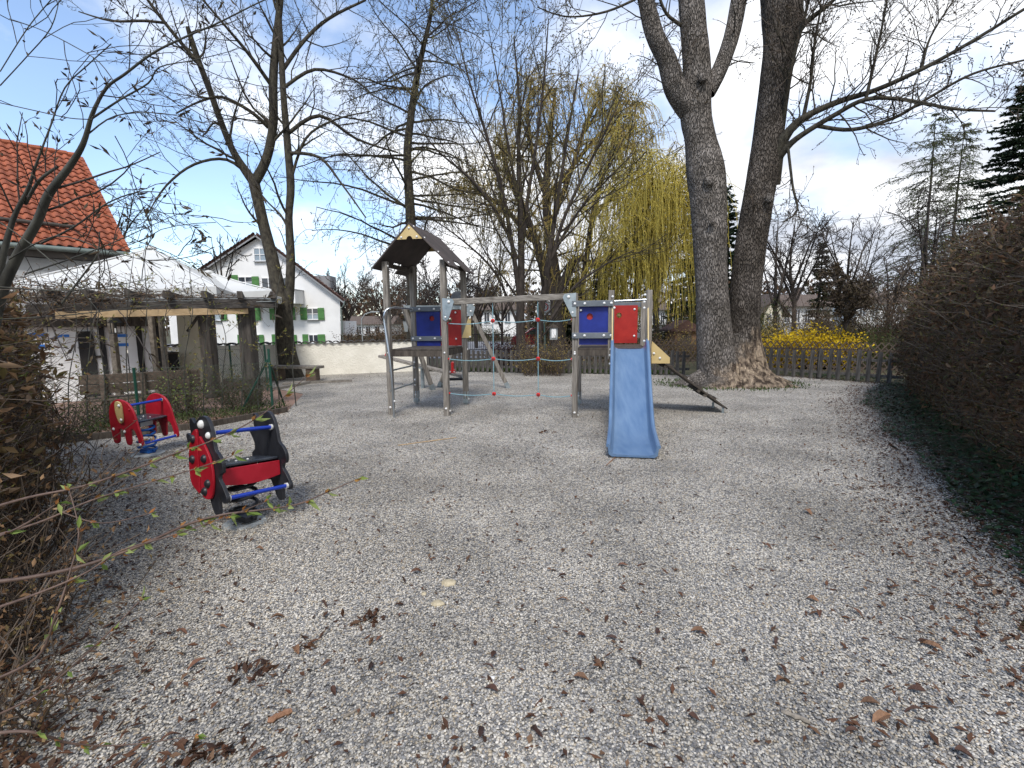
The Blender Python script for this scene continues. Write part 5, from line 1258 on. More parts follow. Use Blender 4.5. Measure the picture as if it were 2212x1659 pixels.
# distant houses
def far_house(px0, px1, pyE, pyR, Y, roofm, label, wallm='white_wall', gable=False, nwin=3, dep=7, floors=1):
    a_ = A(px0, pyE, Y); b_ = A(px1, pyE, Y); r_ = A((px0+px1)/2, pyR, Y); root = thing('house', (a_.x, Y, 0), label, 'house', 'houses beyond the playground')
    wd2 = b_.x-a_.x; ze = a_.z; zr = r_.z
    if gable:
        MB().prism([(0, -.5), (wd2, -.5), (wd2, ze), (wd2/2, zr), (0, ze)], (a_.x, Y+dep/2, 0), (1, 0, 0), (0, 0, 1), (0, dep, 0)).build('wall', wallm, root)
        for s in (0, 1):
            p = Vector((a_.x+wd2/2, Y-.3, zr+.05)); q = Vector((a_.x-.5 if s == 0 else b_.x+.5, Y-.3, ze-.5*(zr-ze)/(wd2/2)+.05)); of = Vector((0, dep+.6, 0)); up_ = UP*.18
            MB().add([p, q, q+of, p+of, p+up_, q+up_, q+of+up_, p+of+up_], [(0, 1, 2, 3), (4, 7, 6, 5), (0, 4, 5, 1), (2, 6, 7, 3), (1, 5, 6, 2), (0, 3, 7, 4)]).build('roof', roofm, root)
    else:
        MB().box((a_.x+wd2/2, Y+dep/2, ze/2-.2), (wd2, dep, ze+.4)).build('wall', wallm, root)
        MB().prism([(-.5, ze-.1), (dep+.5, ze-.1), (dep/2, zr)], (a_.x+wd2/2, Y, 0), (0, 1, 0), (0, 0, 1), (wd2+.8, 0, 0)).build('roof', roofm, root)
        MB().box((a_.x+wd2*.7, Y+dep/2, zr+.2), (.5, .5, 1.0)).build('chimney', 'brown_roof', root)
    for f_ in range(floors):
        zz = (ze-1.6-2.7*f_)
        for i in range(nwin):
            w2 = min(1.1, wd2/nwin*.5); win(root, (a_.x+wd2*(i+.5)/nwin-w2/2, Y-.03, zz), (1, 0, 0), w2, 1.2, (0, -1, 0), 'glass', 1)
    return root
far_house(1652, 1690, 668, 640, 40, 'brown_roof', 'small white gabled house glimpsed just right of the big tree', gable=True, nwin=2, wallm='house_cream')
far_house(1690, 1800, 660, 632, 46, 'brown_roof', 'long brown roofed house behind the forsythia', nwin=5, wallm='white_wall', floors=2)
far_house(1850, 1960, 655, 628, 60, 'brown_roof', 'pale house half hidden behind the hedge end', nwin=4, floors=2)
far_house(1370, 1440, 668, 640, 52, 'brown_roof', 'white house glimpsed behind the willow trailing branches', nwin=4, floors=2)
far_house(1040, 1130, 668, 645, 62, 'brown_roof', 'distant white house above the net bridge', nwin=4, floors=2)
far_house(745, 845, 700, 682, 75, 'brown_roof', 'distant brown roofed house between white house and tower', nwin=5)
sh = thing('garden_shed', tuple(gp2(1475, 750, 26)), 'small orange brown garden shed with a red roof left of the big tree', 'shed')
a_ = A(1458, 712, 26)
MB().box((a_.x+.6, 26.8, a_.z/2), (1.2, 1.6, a_.z)).build('wall', 'bark_piece', sh)
MB().prism([(-.3, 0), (.6, .5), (1.5, -.0), (1.5, -.1), (-.3, -.1)], (a_.x, 26.8, a_.z), (1, 0, 0), (0, 0, 1), (0, 2.0, 0)).build('roof', 'house_roof', sh)
MB().box((a_.x+.6, 25.98, a_.z/2-.1), (.55, .04, a_.z-.3)).build('door', 'dark_wood', sh)
# power line
pl = thing('power_line', (20, 55, 0), 'thin overhead wire crossing the sky right of the big tree', 'cable')
a_ = A(1600, 478, 55); b_ = A(2250, 405, 55); MB().tube([a_.lerp(b_, i/10)-UP*(1.2*math.sin(math.pi*i/10)) for i in range(11)], .02, 4).build('wire', 'rubber', pl)

# ================================================================== TREES
# ---- great double-stemmed tree on the right
big = thing('double_trunk_tree', (5.7, 13.0, 0), 'massive old tree with two grey trunks and peeling tan base', 'tree')
def heavy(name, tr, bark, root, sides=40, amp=.05, sub=9, flare=None):
    pts, rad, dirs, Ln = limb(tr, sub)
    V, F = tubes_np([pts], [rad], sides)
    from mathutils import noise
    P = np.array(pts); V2 = V.reshape(len(pts), sides, 3).copy()
    for i in range(len(pts)):
        r_ = rad[i]
        for j in range(sides):
            q = V2[i, j]; d_ = q-P[i]
            nz = noise.noise(Vector((q[0]*2.2, q[1]*2.2, q[2]*.55)))*1.2+noise.noise(Vector((q[0]*7, q[1]*7, q[2]*1.6)))*.55+noise.noise(Vector((q[0]*22, q[1]*22, q[2]*4)))*.28
            V2[i, j] = P[i]+d_*(1+amp*nz)
    o = link(name, npmesh(name, V2.reshape(-1, 3)-np.array(root.location), F, bark, True), root); return pts, rad, dirs, Ln
def bark_big():
    m = bpy.data.materials.new('bark_big'); m.use_nodes = True; t = m.node_tree; b = t.nodes['Principled BSDF']; l = t.links.new; b.inputs['Roughness'].default_value = .95; b.inputs['Specular IOR Level'].default_value = .15
    tcn = N(t, 'ShaderNodeTexCoord'); mpn = N(t, 'ShaderNodeMapping'); mpn.inputs['Scale'].default_value = (1, 1, .22); l(tcn.outputs['Object'], mpn.inputs[0])
    nd = N(t, 'ShaderNodeTexNoise'); nd.inputs['Scale'].default_value = 9; nd.inputs['Detail'].default_value = 4; l(mpn.outputs[0], nd.inputs[0])
    ad = N(t, 'ShaderNodeVectorMath', operation='MULTIPLY_ADD'); l(nd.outputs['Color'], ad.inputs[0]); ad.inputs[1].default_value = (.09, .09, .09); l(mpn.outputs[0], ad.inputs[2])
    vo = N(t, 'ShaderNodeTexVoronoi', feature='DISTANCE_TO_EDGE'); vo.inputs['Scale'].default_value = 36; l(ad.outputs[0], vo.inputs[0])
    vr = N(t, 'ShaderNodeMapRange'); l(vo.outputs[0], vr.inputs[0]); vr.inputs[1].default_value = 0; vr.inputs[2].default_value = .22
    n2 = N(t, 'ShaderNodeTexNoise'); n2.inputs['Scale'].default_value = 2.3; n2.inputs['Detail'].default_value = 9; l(tcn.outputs['Object'], n2.inputs[0])
    r = N(t, 'ShaderNodeValToRGB'); l(vr.outputs[0], r.inputs[0]); e = r.color_ramp.elements; e[0].color = (.075, .068, .062, 1); e[1].color = (.26, .24, .22, 1); e[1].position = .85
    r2 = N(t, 'ShaderNodeValToRGB'); l(n2.outputs[0], r2.inputs[0]); e = r2.color_ramp.elements; e[0].position = .35; e[0].color = (.62, .59, .55, 1); e[1].position = .68; e[1].color = (1.25, 1.22, 1.2, 1)
    mx1 = N(t, 'ShaderNodeMixRGB', blend_type='MULTIPLY'); mx1.inputs[0].default_value = 1; l(r.outputs[0], mx1.inputs[1]); l(r2.outputs[0], mx1.inputs[2])
    # peeled, pale wood where the bark is worn off low on the right-hand stem
    g = N(t, 'ShaderNodeNewGeometry'); s = N(t, 'ShaderNodeSeparateXYZ'); l(g.outputs['Position'], s.inputs[0])
    n3 = N(t, 'ShaderNodeTexNoise'); n3.inputs['Scale'].default_value = 3.2; n3.inputs['Detail'].default_value = 8; l(tcn.outputs['Object'], n3.inputs[0])
    a1 = N(t, 'ShaderNodeMath', operation='MULTIPLY_ADD'); l(s.outputs[2], a1.inputs[0]); a1.inputs[1].default_value = -.62; l(n3.outputs[0], a1.inputs[2])
    a2 = N(t, 'ShaderNodeMath', operation='SUBTRACT'); l(s.outputs[0], a2.inputs[0]); a2.inputs[1].default_value = 5.72
    a2b = N(t, 'ShaderNodeMath', operation='MULTIPLY_ADD'); l(a2.outputs[0], a2b.inputs[0]); a2b.inputs[1].default_value = .62; l(a1.outputs[0], a2b.inputs[2])
    pr_ = N(t, 'ShaderNodeMapRange'); l(a2b.outputs[0], pr_.inputs[0]); pr_.inputs[1].default_value = -.06; pr_.inputs[2].default_value = .30
    tanr = N(t, 'ShaderNodeValToRGB'); l(nd.outputs[0], tanr.inputs[0]); e = tanr.color_ramp.elements; e[0].position = .38; e[0].color = (.09, .066, .05, 1); e[1].position = .60; e[1].color = (.50, .39, .28, 1)
    mx2 = N(t, 'ShaderNodeMixRGB'); l(pr_.outputs[0], mx2.inputs[0]); l(mx1.outputs[0], mx2.inputs[1]); l(tanr.outputs[0], mx2.inputs[2]); l(mx2.outputs[0], b.inputs['Base Color'])
    bp = N(t, 'ShaderNodeBump'); bp.inputs['Strength'].default_value = 1; bp.inputs['Distance'].default_value = .045; l(vr.outputs[0], bp.inputs['Height'])
    bp2 = N(t, 'ShaderNodeBump'); bp2.inputs['Strength'].default_value = .7; bp2.inputs['Distance'].default_value = .05; l(nd.outputs[0], bp2.inputs['Height']); l(bp.outputs[0], bp2.inputs['Normal']); l(bp2.outputs[0], b.inputs['Normal'])
    MATS['bark_big'] = m
bark_big()
_m = MATS['bark_big'].copy(); _m.name = 'bark_big_dark'
for _n in _m.node_tree.nodes:
    if _n.type == 'VALTORGB' and abs(_n.color_ramp.elements[1].color[0]-.26) < .01:
        _n.color_ramp.elements[0].color = (.045, .038, .033, 1); _n.color_ramp.elements[1].color = (.16, .142, .125, 1)
MATS['bark_big_dark'] = _m
_thin = lambda L_, k: [(x, y, Y, w_*k) for x, y, Y, w_ in L_]
tA = heavy('trunk', [(1562, 850, 12.9, 112), (1553, 800, 12.9, 92), (1543, 730, 12.9, 74), (1538, 640, 12.9, 67), (1534, 540, 12.9, 67), (1529, 430, 12.9, 72), (1524, 375, 12.9, 76), (1512, 300, 12.9, 60), (1503, 240, 12.9, 60), (1505, 150, 12.9, 54), (1498, 60, 12.9, 50), (1488, -60, 12.9, 46)], 'bark_big', big)
tB = heavy('trunk', [(1625, 850, 13.1, 100), (1615, 790, 13.1, 78), (1608, 720, 13.1, 63), (1613, 600, 13.1, 62), (1631, 470, 13.1, 60), (1651, 350, 13.1, 60), (1668, 230, 13.1, 58), (1683, 110, 13.1, 60), (1690, 30, 13.1, 74), (1682, -60, 13.1, 70)], 'bark_big_dark', big)
# root flare: fluted skirt around both stems
def flare():
    from mathutils import noise
    c = A(1582, 822, 12.95); sides = 120; rows = 26; V = []
    lobes = [(.2, .5, .5), (1.15, .38, .35), (2.2, .35, .4), (3.3, .60, .42), (4.1, .5, .3), (4.75, .42, .28), (5.5, .65, .4)]
    for i in range(rows):
        t = i/(rows-1); z = 1.35*(1-t)**1.15-.12*t
        for j in range(sides):
            a_ = 2*math.pi*j/sides; f_ = 0
            for c_, h_, w_ in lobes:
                d_ = (a_-c_+math.pi) % (2*math.pi)-math.pi; f_ += h_*math.exp(-(d_/w_)**2)
            r_ = .55+.5*t**2.0+f_*(t**2.6)*1.5
            r_ *= 1-.35*(1-t)
            rip = noise.noise(Vector((math.cos(a_)*5, math.sin(a_)*5, z*1.2)))*.16+noise.noise(Vector((math.cos(a_)*14, math.sin(a_)*14, z*3)))*.10
            r_ *= 1+rip
            x = math.cos(a_)*r_*1.12; y = math.sin(a_)*r_*.78
            V.append((x, y, z+.03*noise.noise(Vector((x*4, y*4, z*4)))))
    F = [(i*sides+j, (i+1)*sides+j, (i+1)*sides+(j+1) % sides, i*sides+(j+1) % sides) for i in range(rows-1) for j in range(sides)]
    o = link('root_flare', npmesh('root_flare', np.array(V), np.array(F), 'bark_big', True), big); o.location = Vector((c.x, c.y, 0))-big.location
    b = bpy.data.meshes.new('hollow')
flare()
big_limbs = [
    ([(1500, 250, 12.9, 46), (1462, 195, 12.8, 44), (1440, 130, 12.7, 38), (1412, 70, 12.6, 34), (1390, -20, 12.5, 30)], 'limb', .8),
    ([(1528, 200, 12.9, 30), (1555, 150, 12.9, 30), (1580, 80, 13.0, 30), (1600, -20, 13.1, 30)], 'limb', .4),
    ([(1672, 400, 13.1, 24), (1680, 330, 12.9, 26), (1700, 290, 12.7, 20), (1735, 255, 12.5, 14), (1810, 220, 12.2, 12), (1890, 195, 11.9, 10), (1990, 150, 11.4, 9), (2090, 95, 11, 7), (2212, 20, 10.6, 6), (2280, -20, 10.3, 4)], 'limb', 1.5),
    ([(1680, 340, 12.9, 20), (1720, 300, 12.6, 12), (1800, 250, 12.2, 10), (1870, 215, 11.8, 9), (1950, 215, 11.5, 7), (2060, 235, 11, 6), (2150, 240, 10.8, 4)], 'limb', 1.4),
    ([(1765, 272, 12.4, 8), (1840, 280, 12, 8), (1930, 255, 11.7, 7), (2000, 215, 11.4, 6), (2100, 160, 11, 5), (2212, 130, 10.6, 4)], 'limb', 1.3),
    ([(1690, 270, 12.9, 12), (1700, 200, 12.6, 10), (1715, 120, 12.4, 8), (1740, 30, 12.2, 6), (1750, -30, 12, 5)], 'limb', 1.3),
    ([(1700, 110, 13, 15), (1735, 55, 12.7, 12), (1790, 10, 12.4, 8), (1830, -30, 12.2, 6)], 'limb', 1.2),
    ([(1735, 255, 12.5, 8), (1752, 170, 12.4, 6), (1760, 90, 12.4, 5), (1775, 10, 12.4, 4)], 'limb', 1.2),
    ([(1870, 215, 11.8, 7), (1890, 130, 11.7, 5), (1905, 60, 11.6, 4), (1920, -20, 11.5, 3)], 'limb', 1.2),
    ([(1990, 150, 11.4, 6), (2010, 80, 11.3, 4), (2060, 0, 11.2, 3)], 'limb', 1.2),
    ([(1390, -10, 12.5, 5), (1310, 25, 12.3, 4.5), (1225, 36, 12.1, 3), (1160, 15, 12, 2)], 'limb', .8),
    ([(1700, 300, 12.7, 6), (1712, 400, 12.6, 5), (1722, 455, 12.5, 4), (1690, 480, 12.5, 2)], 'limb', .8),
    ([(1480, 60, 12.9, 8), (1440, 30, 12.8, 6), (1420, -20, 12.7, 5)], 'limb', .6)]
CB = [dict(n=13, len=1.45, ang=48, angv=14, wander=.17, trop=.05, k=6, rr=.45, rmax=.02, tip=.35, start=.18, rmin=.005, bark=False),
      dict(n=4.8, ratio=.6, ang=48, angv=16, wander=.2, trop=.09, k=5, rr=.6, rmin=.0055, tip=.6, start=.12),
      dict(n=2.6, ratio=.5, ang=46, wander=.22, trop=.10, k=4, rr=.8, rmin=.0045, tip=.8)]
rngB = random.Random(11); outB = [[] for _ in CB]; orgB = tuple(big.location)
for tr, nm, mlt in big_limbs:
    pts, rad, dirs, Ln = limb(tr, 5)
    if rad[0] > .15: heavy(nm, tr, 'bark_big', big, 24, .08, 7)
    else: link(nm, tubes_mesh(nm, [(pts, rad)], 8, 'bark_moss', orgB), big)
    spawn(outB, pts, rad, dirs, Ln, 0, CB, rngB, mlt)
for pts, rad, dirs, Ln in (tA, tB):
    spawn(outB, pts[10:], [min(r_, .02) for r_ in rad[10:]], dirs[10:], 1.0, 0, [dict(CB[0], n=7, len=.8)]+CB[1:], rngB, 1)
o = link('branches', tubes_mesh('branches', outB[0], 5, 'bark_moss', orgB), big); o['kind'] = 'stuff'
o = link('twigs', tubes_mesh('twigs', outB[1]+outB[2], 3, 'twig', orgB), big); o['kind'] = 'stuff'
tp = [(p[-1], nrm(tuple(p[-1][i]-p[-2][i] for i in range(3)))) for p, r_ in outB[1]+outB[2]]
o = link('buds', leaves_mesh('buds', [a for a, b in tp], [b for a, b in tp], 0.06, .03, 'dark_bud', orgB, 1, .5), big); o['kind'] = 'stuff'
# knots and pale scars
for x, y, Y, s in ((1518, 165, 12.45, .13), (1532, 388, 12.42, .14), (1640, 710, 12.7, .0), (1537, 478, 12.4, .09), (1662, 428, 12.6, .12)):
    if not s: continue
    c = A(x, y, Y); import bmesh
    bm = bmesh.new(); bmesh.ops.create_icosphere(bm, subdivisions=3, radius=s)
    from mathutils import noise
    for v_ in bm.verts: v_.co *= 1+.25*noise.noise(v_.co*9); v_.co.y *= .6
    me = bpy.data.meshes.new('knot'); bm.to_mesh(me); bm.free(); me.materials.append(MATS['bark_big']); me.polygons.foreach_set('use_smooth', [True]*len(me.polygons)); link('knot', me, big, Vector(c)-big.location)

# ---- forked tree on the left
CM = [dict(n=9, len=2.6, ang=52, angv=12, wander=.16, trop=.06, k=8, rr=.42, rmax=.045, tip=.2, start=.10, rmin=.008),
      dict(n=7, ratio=.42, ang=52, angv=14, wander=.19, trop=.05, k=6, rr=.5, rmin=.005, tip=.4, start=.15),
      dict(n=3.6, ratio=.5, ang=48, wander=.2, trop=.05, k=4, rr=.6, rmin=.0035, tip=.7, start=.1),
      dict(n=1.0, ratio=.5, ang=45, wander=.2, trop=.06, k=3, rr=.8, rmin=.003, tip=.8)]
lt_limbs = [
    [(632, 830, 16, 60), (625, 790, 16, 44), (616, 735, 16, 37), (612, 670, 16, 36), (600, 620, 16, 29), (588, 560, 16, 26), (568, 480, 16, 22), (549, 395, 16, 22), (545, 378, 16, 18)],
    [(612, 690, 16, 34), (624, 640, 16, 21), (628, 560, 16, 18), (624, 470, 16, 15), (628, 400, 16, 16), (620, 300, 16, 14), (612, 200, 16, 12), (606, 90, 16, 11), (598, -40, 16, 10)],
    [(549, 395, 16, 20), (508, 335, 15.8, 14), (480, 270, 15.6, 12), (455, 200, 15.4, 12), (432, 140, 15.3, 11), (418, 100, 15.2, 11), (405, 58, 15.1, 8)],
    [(549, 395, 16, 20), (575, 345, 16, 18), (590, 270, 16, 17), (590, 180, 16, 17), (596, 90, 16, 14), (606, 0, 16, 12), (610, -50, 16, 10)],
    [(432, 140, 15.3, 8), (385, 85, 15, 7), (330, 15, 14.7, 6), (300, -30, 14.5, 5)],
    [(360, 50, 15, 5), (310, 45, 15, 5), (240, 45, 15, 4), (170, 25, 15, 2)],
    [(580, 275, 16, 9), (540, 240, 15.6, 7), (480, 210, 15.2, 6), (430, 220, 14.9, 4), (380, 245, 14.6, 3)],
    [(590, 190, 16, 8), (540, 120, 15.5, 7), (490, 60, 15, 5), (430, -10, 14.6, 4)],
    [(605, 160, 16, 8), (655, 90, 16.4, 7), (710, 40, 16.8, 6), (790, 0, 17.2, 4)],
    [(612, 190, 16, 7), (680, 150, 16.4, 6), (760, 170, 16.8, 4), (800, 200, 17, 3)],
    [(620, 290, 16, 8), (690, 250, 16.4, 7), (770, 300, 16.9, 5), (860, 330, 17.4, 3)],
    [(624, 330, 16, 7), (690, 340, 15.6, 6), (740, 400, 15.3, 4), (790, 470, 15, 3)],
    [(545, 385, 16, 7), (490, 345, 15.6, 6), (420, 355, 15.1, 5), (360, 400, 14.7, 4), (320, 460, 14.5, 2)],
    [(628, 390, 16, 6), (660, 300, 16, 5), (720, 260, 16, 4), (800, 240, 16, 2)]]
tree('forked_tree', 'tall bare tree forking low beside the timber bench', 'tree', lt_limbs, CM, 21, bark='bark_moss', twig='twig_dark', bud='maple_bud', budsize=(.05, .024), budn=2,
     mults=[.08, .8, .9, 1.0, .9, .6, .9, .9, 1, .9, .9, .8, .9, .8], sides=14)

# ---- larch-like tree behind the roofed tower, drooping side branches
CL = [dict(n=60, len=5.6, ang=84, angv=13, wander=.09, trop=-.01, k=10, rr=.35, rmax=.05, tip=.2, start=.16, fall=.62, rmin=.012, flat=.5),
      dict(n=13, len=1.25, ang=60, angv=22, wander=.17, trop=-.12, k=6, rr=.4, rmin=.008, tip=.5, start=.12, fall=.4),
      dict(n=4, ratio=.42, ang=52, wander=.18, trop=-.12, k=4, rr=.6, rmin=.006, tip=.7, start=.1)]
tree('larch_tree', 'bare larch with drooping side branches behind the roofed tower', 'tree',
     [[(891, 800, 19, 26), (890, 640, 19, 22), (888, 500, 19, 22), (884, 420, 19, 19), (880, 330, 19, 17), (888, 250, 19, 15), (900, 170, 19, 13), (915, 100, 19, 10), (932, 20, 19, 7), (930, -60, 19, 3)]],
     CL, 31, bark='bark_moss', twig='twig_dark', bud='maple_bud', budsize=(.07, .035), budn=2, sides=12)

# ---- many-stemmed tree in the middle
CC = [dict(n=13, len=3.3, ang=34, angv=9, wander=.09, trop=.07, k=8, rr=.5, rmax=.04, tip=.25, start=.12, rmin=.01),
      dict(n=8, ratio=.42, ang=42, angv=12, wander=.14, trop=.06, k=5, rr=.5, rmin=.007, tip=.5, start=.15),
      dict(n=4, ratio=.55, ang=42, wander=.17, trop=.05, k=4, rr=.6, rmin=.0045, tip=.7, start=.1)]
cs = [[(1128, 812, 16.6, 34), (1124, 700, 16.6, 28), (1126, 560, 16.6, 22), (1124, 450, 16.6, 19), (1120, 340, 16.6, 13), (1122, 230, 16.6, 9), (1110, 80, 16.6, 3)],
      [(1160, 805, 16.8, 24), (1166, 700, 16.8, 22), (1185, 560, 16.8, 17), (1205, 430, 16.9, 12), (1225, 300, 17, 8), (1250, 150, 17.2, 3)],
      [(1122, 640, 16.6, 16), (1105, 520, 16.4, 14), (1082, 400, 16.2, 12), (1050, 290, 16, 9), (1015, 180, 15.8, 6), (985, 60, 15.6, 3)],
      [(1126, 560, 16.6, 14), (1140, 430, 16.6, 12), (1160, 300, 16.6, 9), (1175, 170, 16.6, 6), (1185, 40, 16.6, 3)],
      [(1180, 600, 16.8, 13), (1215, 480, 16.9, 11), (1260, 380, 17, 9), (1310, 280, 17.2, 6), (1350, 190, 17.3, 3)],
      [(1118, 560, 16.6, 11), (1080, 470, 16.3, 9), (1020, 390, 16, 8), (950, 330, 15.7, 5), (900, 270, 15.5, 3)],
      [(1190, 560, 16.8, 10), (1240, 470, 16.9, 8), (1300, 400, 17, 6), (1370, 330, 17.2, 3)],
      [(1124, 450, 16.6, 10), (1100, 330, 16.6, 8), (1080, 200, 16.6, 5), (1060, 90, 16.6, 3)],
      [(1118, 700, 16.6, 9), (1070, 590, 16.2, 7), (1000, 520, 15.9, 5), (930, 470, 15.6, 3)],
      [(1190, 690, 16.8, 10), (1240, 620, 16.9, 8), (1310, 570, 17, 5), (1370, 540, 17.2, 3)]]
cs = [[(x, y, Y, w_*.68) for x, y, Y, w_ in l_] for l_ in cs]
tree('multi_stem_tree', 'broad many-stemmed tree with tiny buds in the middle behind the net', 'tree', cs, CC, 41, bark='bark_dark', twig='twig_olive', bud='maple_bud', budsize=(.08, .04), budn=1, sides=10,
     mults=[1.2, 1.2, 1.1, 1, 1, 1, .9, .8, .9, .8])

# ---- weeping willow
def willow(seed):
    rng = random.Random(seed); org = A(1205, 780, 25); root = thing('weeping_willow', (org.x, org.y, 0), 'golden weeping willow with trailing strands behind the slide tower', 'tree')
    o3 = tuple(root.location); limbs_ = [
        [(1212, 800, 25, 34), (1205, 700, 25, 32), (1200, 600, 25, 24), (1185, 500, 25, 20), (1180, 400, 25, 16), (1190, 280, 25, 10), (1200, 190, 25, 5)],
        [(1195, 640, 25, 26), (1180, 600, 25, 22), (1150, 500, 25, 16), (1100, 380, 25, 12), (1080, 300, 25, 6)],
        [(1150, 520, 25, 12), (1090, 450, 25, 9), (1040, 420, 25, 6), (1010, 400, 25, 3)],
        [(1185, 440, 25, 12), (1150, 330, 25, 9), (1140, 240, 25, 6), (1150, 170, 25, 3)],
        [(1190, 420, 25.3, 10), (1260, 330, 25.6, 8), (1320, 260, 25.8, 5), (1350, 220, 26, 3)],
        [(1205, 640, 25, 24), (1245, 560, 24.6, 15), (1290, 575, 24.2, 13), (1320, 555, 23.8, 12), (1350, 530, 23.5, 10), (1400, 500, 23.2, 7), (1440, 470, 23, 4)],
        [(1230, 700, 25, 18), (1260, 600, 24.6, 13), (1280, 470, 24.2, 11), (1310, 360, 24, 8), (1350, 290, 24, 5)],
        [(1185, 500, 25, 13), (1230, 380, 25.4, 10), (1265, 270, 25.6, 7), (1300, 200, 25.8, 4)],
        [(1370, 760, 23.5, 14), (1372, 640, 23.5, 12), (1385, 520, 23.5, 9), (1395, 430, 23.5, 6), (1400, 360, 23.4, 4)],
        [(1330, 560, 23.8, 8), (1335, 600, 23.7, 8), (1330, 640, 23.6, 5), (1300, 660, 23.6, 3)],
        [(1372, 640, 23.5, 11), (1410, 520, 23.2, 8), (1430, 420, 23, 5), (1440, 380, 23, 3)],
        [(1280, 470, 24.2, 8), (1330, 420, 24, 6), (1390, 380, 23.6, 4), (1430, 400, 23.4, 3)]]
    C = [dict(n=22, len=3.4, ang=55, angv=16, wander=.18, trop=-.01, k=7, rr=.45, rmax=.05, tip=.3, start=.25, rmin=.015)]
    out_ = [[]]
    dull = []; bright = []
    for i, tr in enumerate(limbs_):
        pts, rad, dirs, Ln = limb(tr, 5); nm = 'trunk' if i in (0, 8) else 'limb'
        link(nm, tubes_mesh(nm, [(pts, rad)], 10, 'bark_dark', o3), root); spawn(out_, pts, rad, dirs, Ln, 0, C, rng, .3 if i == 9 else 1.0)
    o = link('branches', tubes_mesh('branches', out_[0], 5, 'bark_dark', o3), root); o['kind'] = 'stuff'
    # fine upper shoots and hanging strands
    src = list(out_[0])
    for pts, rad in src:
        for q in range(15 if pts[0][0]/pts[0][1]*FPX+1106 > 1240 else 13):
            i = rng.randrange(1, len(pts)); p = pts[i]
            xr = p[0]/p[1]*FPX+1106; top = p[2]
            right = xr > 1268 and (top < 9.5 or rng.random() < .25)
            a = rng.uniform(0, 6.28); d = (math.cos(a)*.7, math.sin(a)*.7, rng.uniform(-.1, .6)); k = 9
            Lg = rng.uniform(1.4, 4.6) if right else rng.uniform(.7, 2.3)
            Lg = min(Lg, max(.5, p[2]-1.0)); st = Lg/(k-1); pp = [p]; 
            for j in range(1, k):
                g = -.42 if right else -.26
                d = nrm((d[0]*.86+rng.gauss(0, .05), d[1]*.86+rng.gauss(0, .05), d[2]+g)); p = tuple(p[z]+d[z]*st for z in range(3)); pp.append(p)
            (bright if right else dull).append((pp, [.011]*k))
    for nm, lst, tm_, lm_, nl, ls in (('strands', bright, 'willow_strand', 'willow_leaf', 10, .12), ('upper_shoots', dull, 'willow_shoot', 'willow_dull', 13, .12)):
        o = link(nm, tubes_mesh(nm, lst, 3, tm_, o3), root); o['kind'] = 'stuff'
        C_ = []; D_ = []
        for pp, _ in lst:
            for _k in range(nl):
                f = rng.random()*(len(pp)-1.01); i = int(f); f -= i; C_.append(tuple(pp[i][z]*(1-f)+pp[i+1][z]*f for z in range(3))); D_.append((rng.gauss(0, .5), rng.gauss(0, .5), -.7+rng.gauss(0, .4)))
        o = link(nm+'_leaves', leaves_mesh(nm, C_, D_, ls, .03, lm_, o3, seed, .2), root); o['kind'] = 'stuff'; o.name = 'leaves'
mat('willow_strand', (.36, .29, .06), (.48, .40, .08), 5, .8); mat('willow_shoot', (.22, .16, .05), (.30, .23, .07), 5, .8)
willow(51)

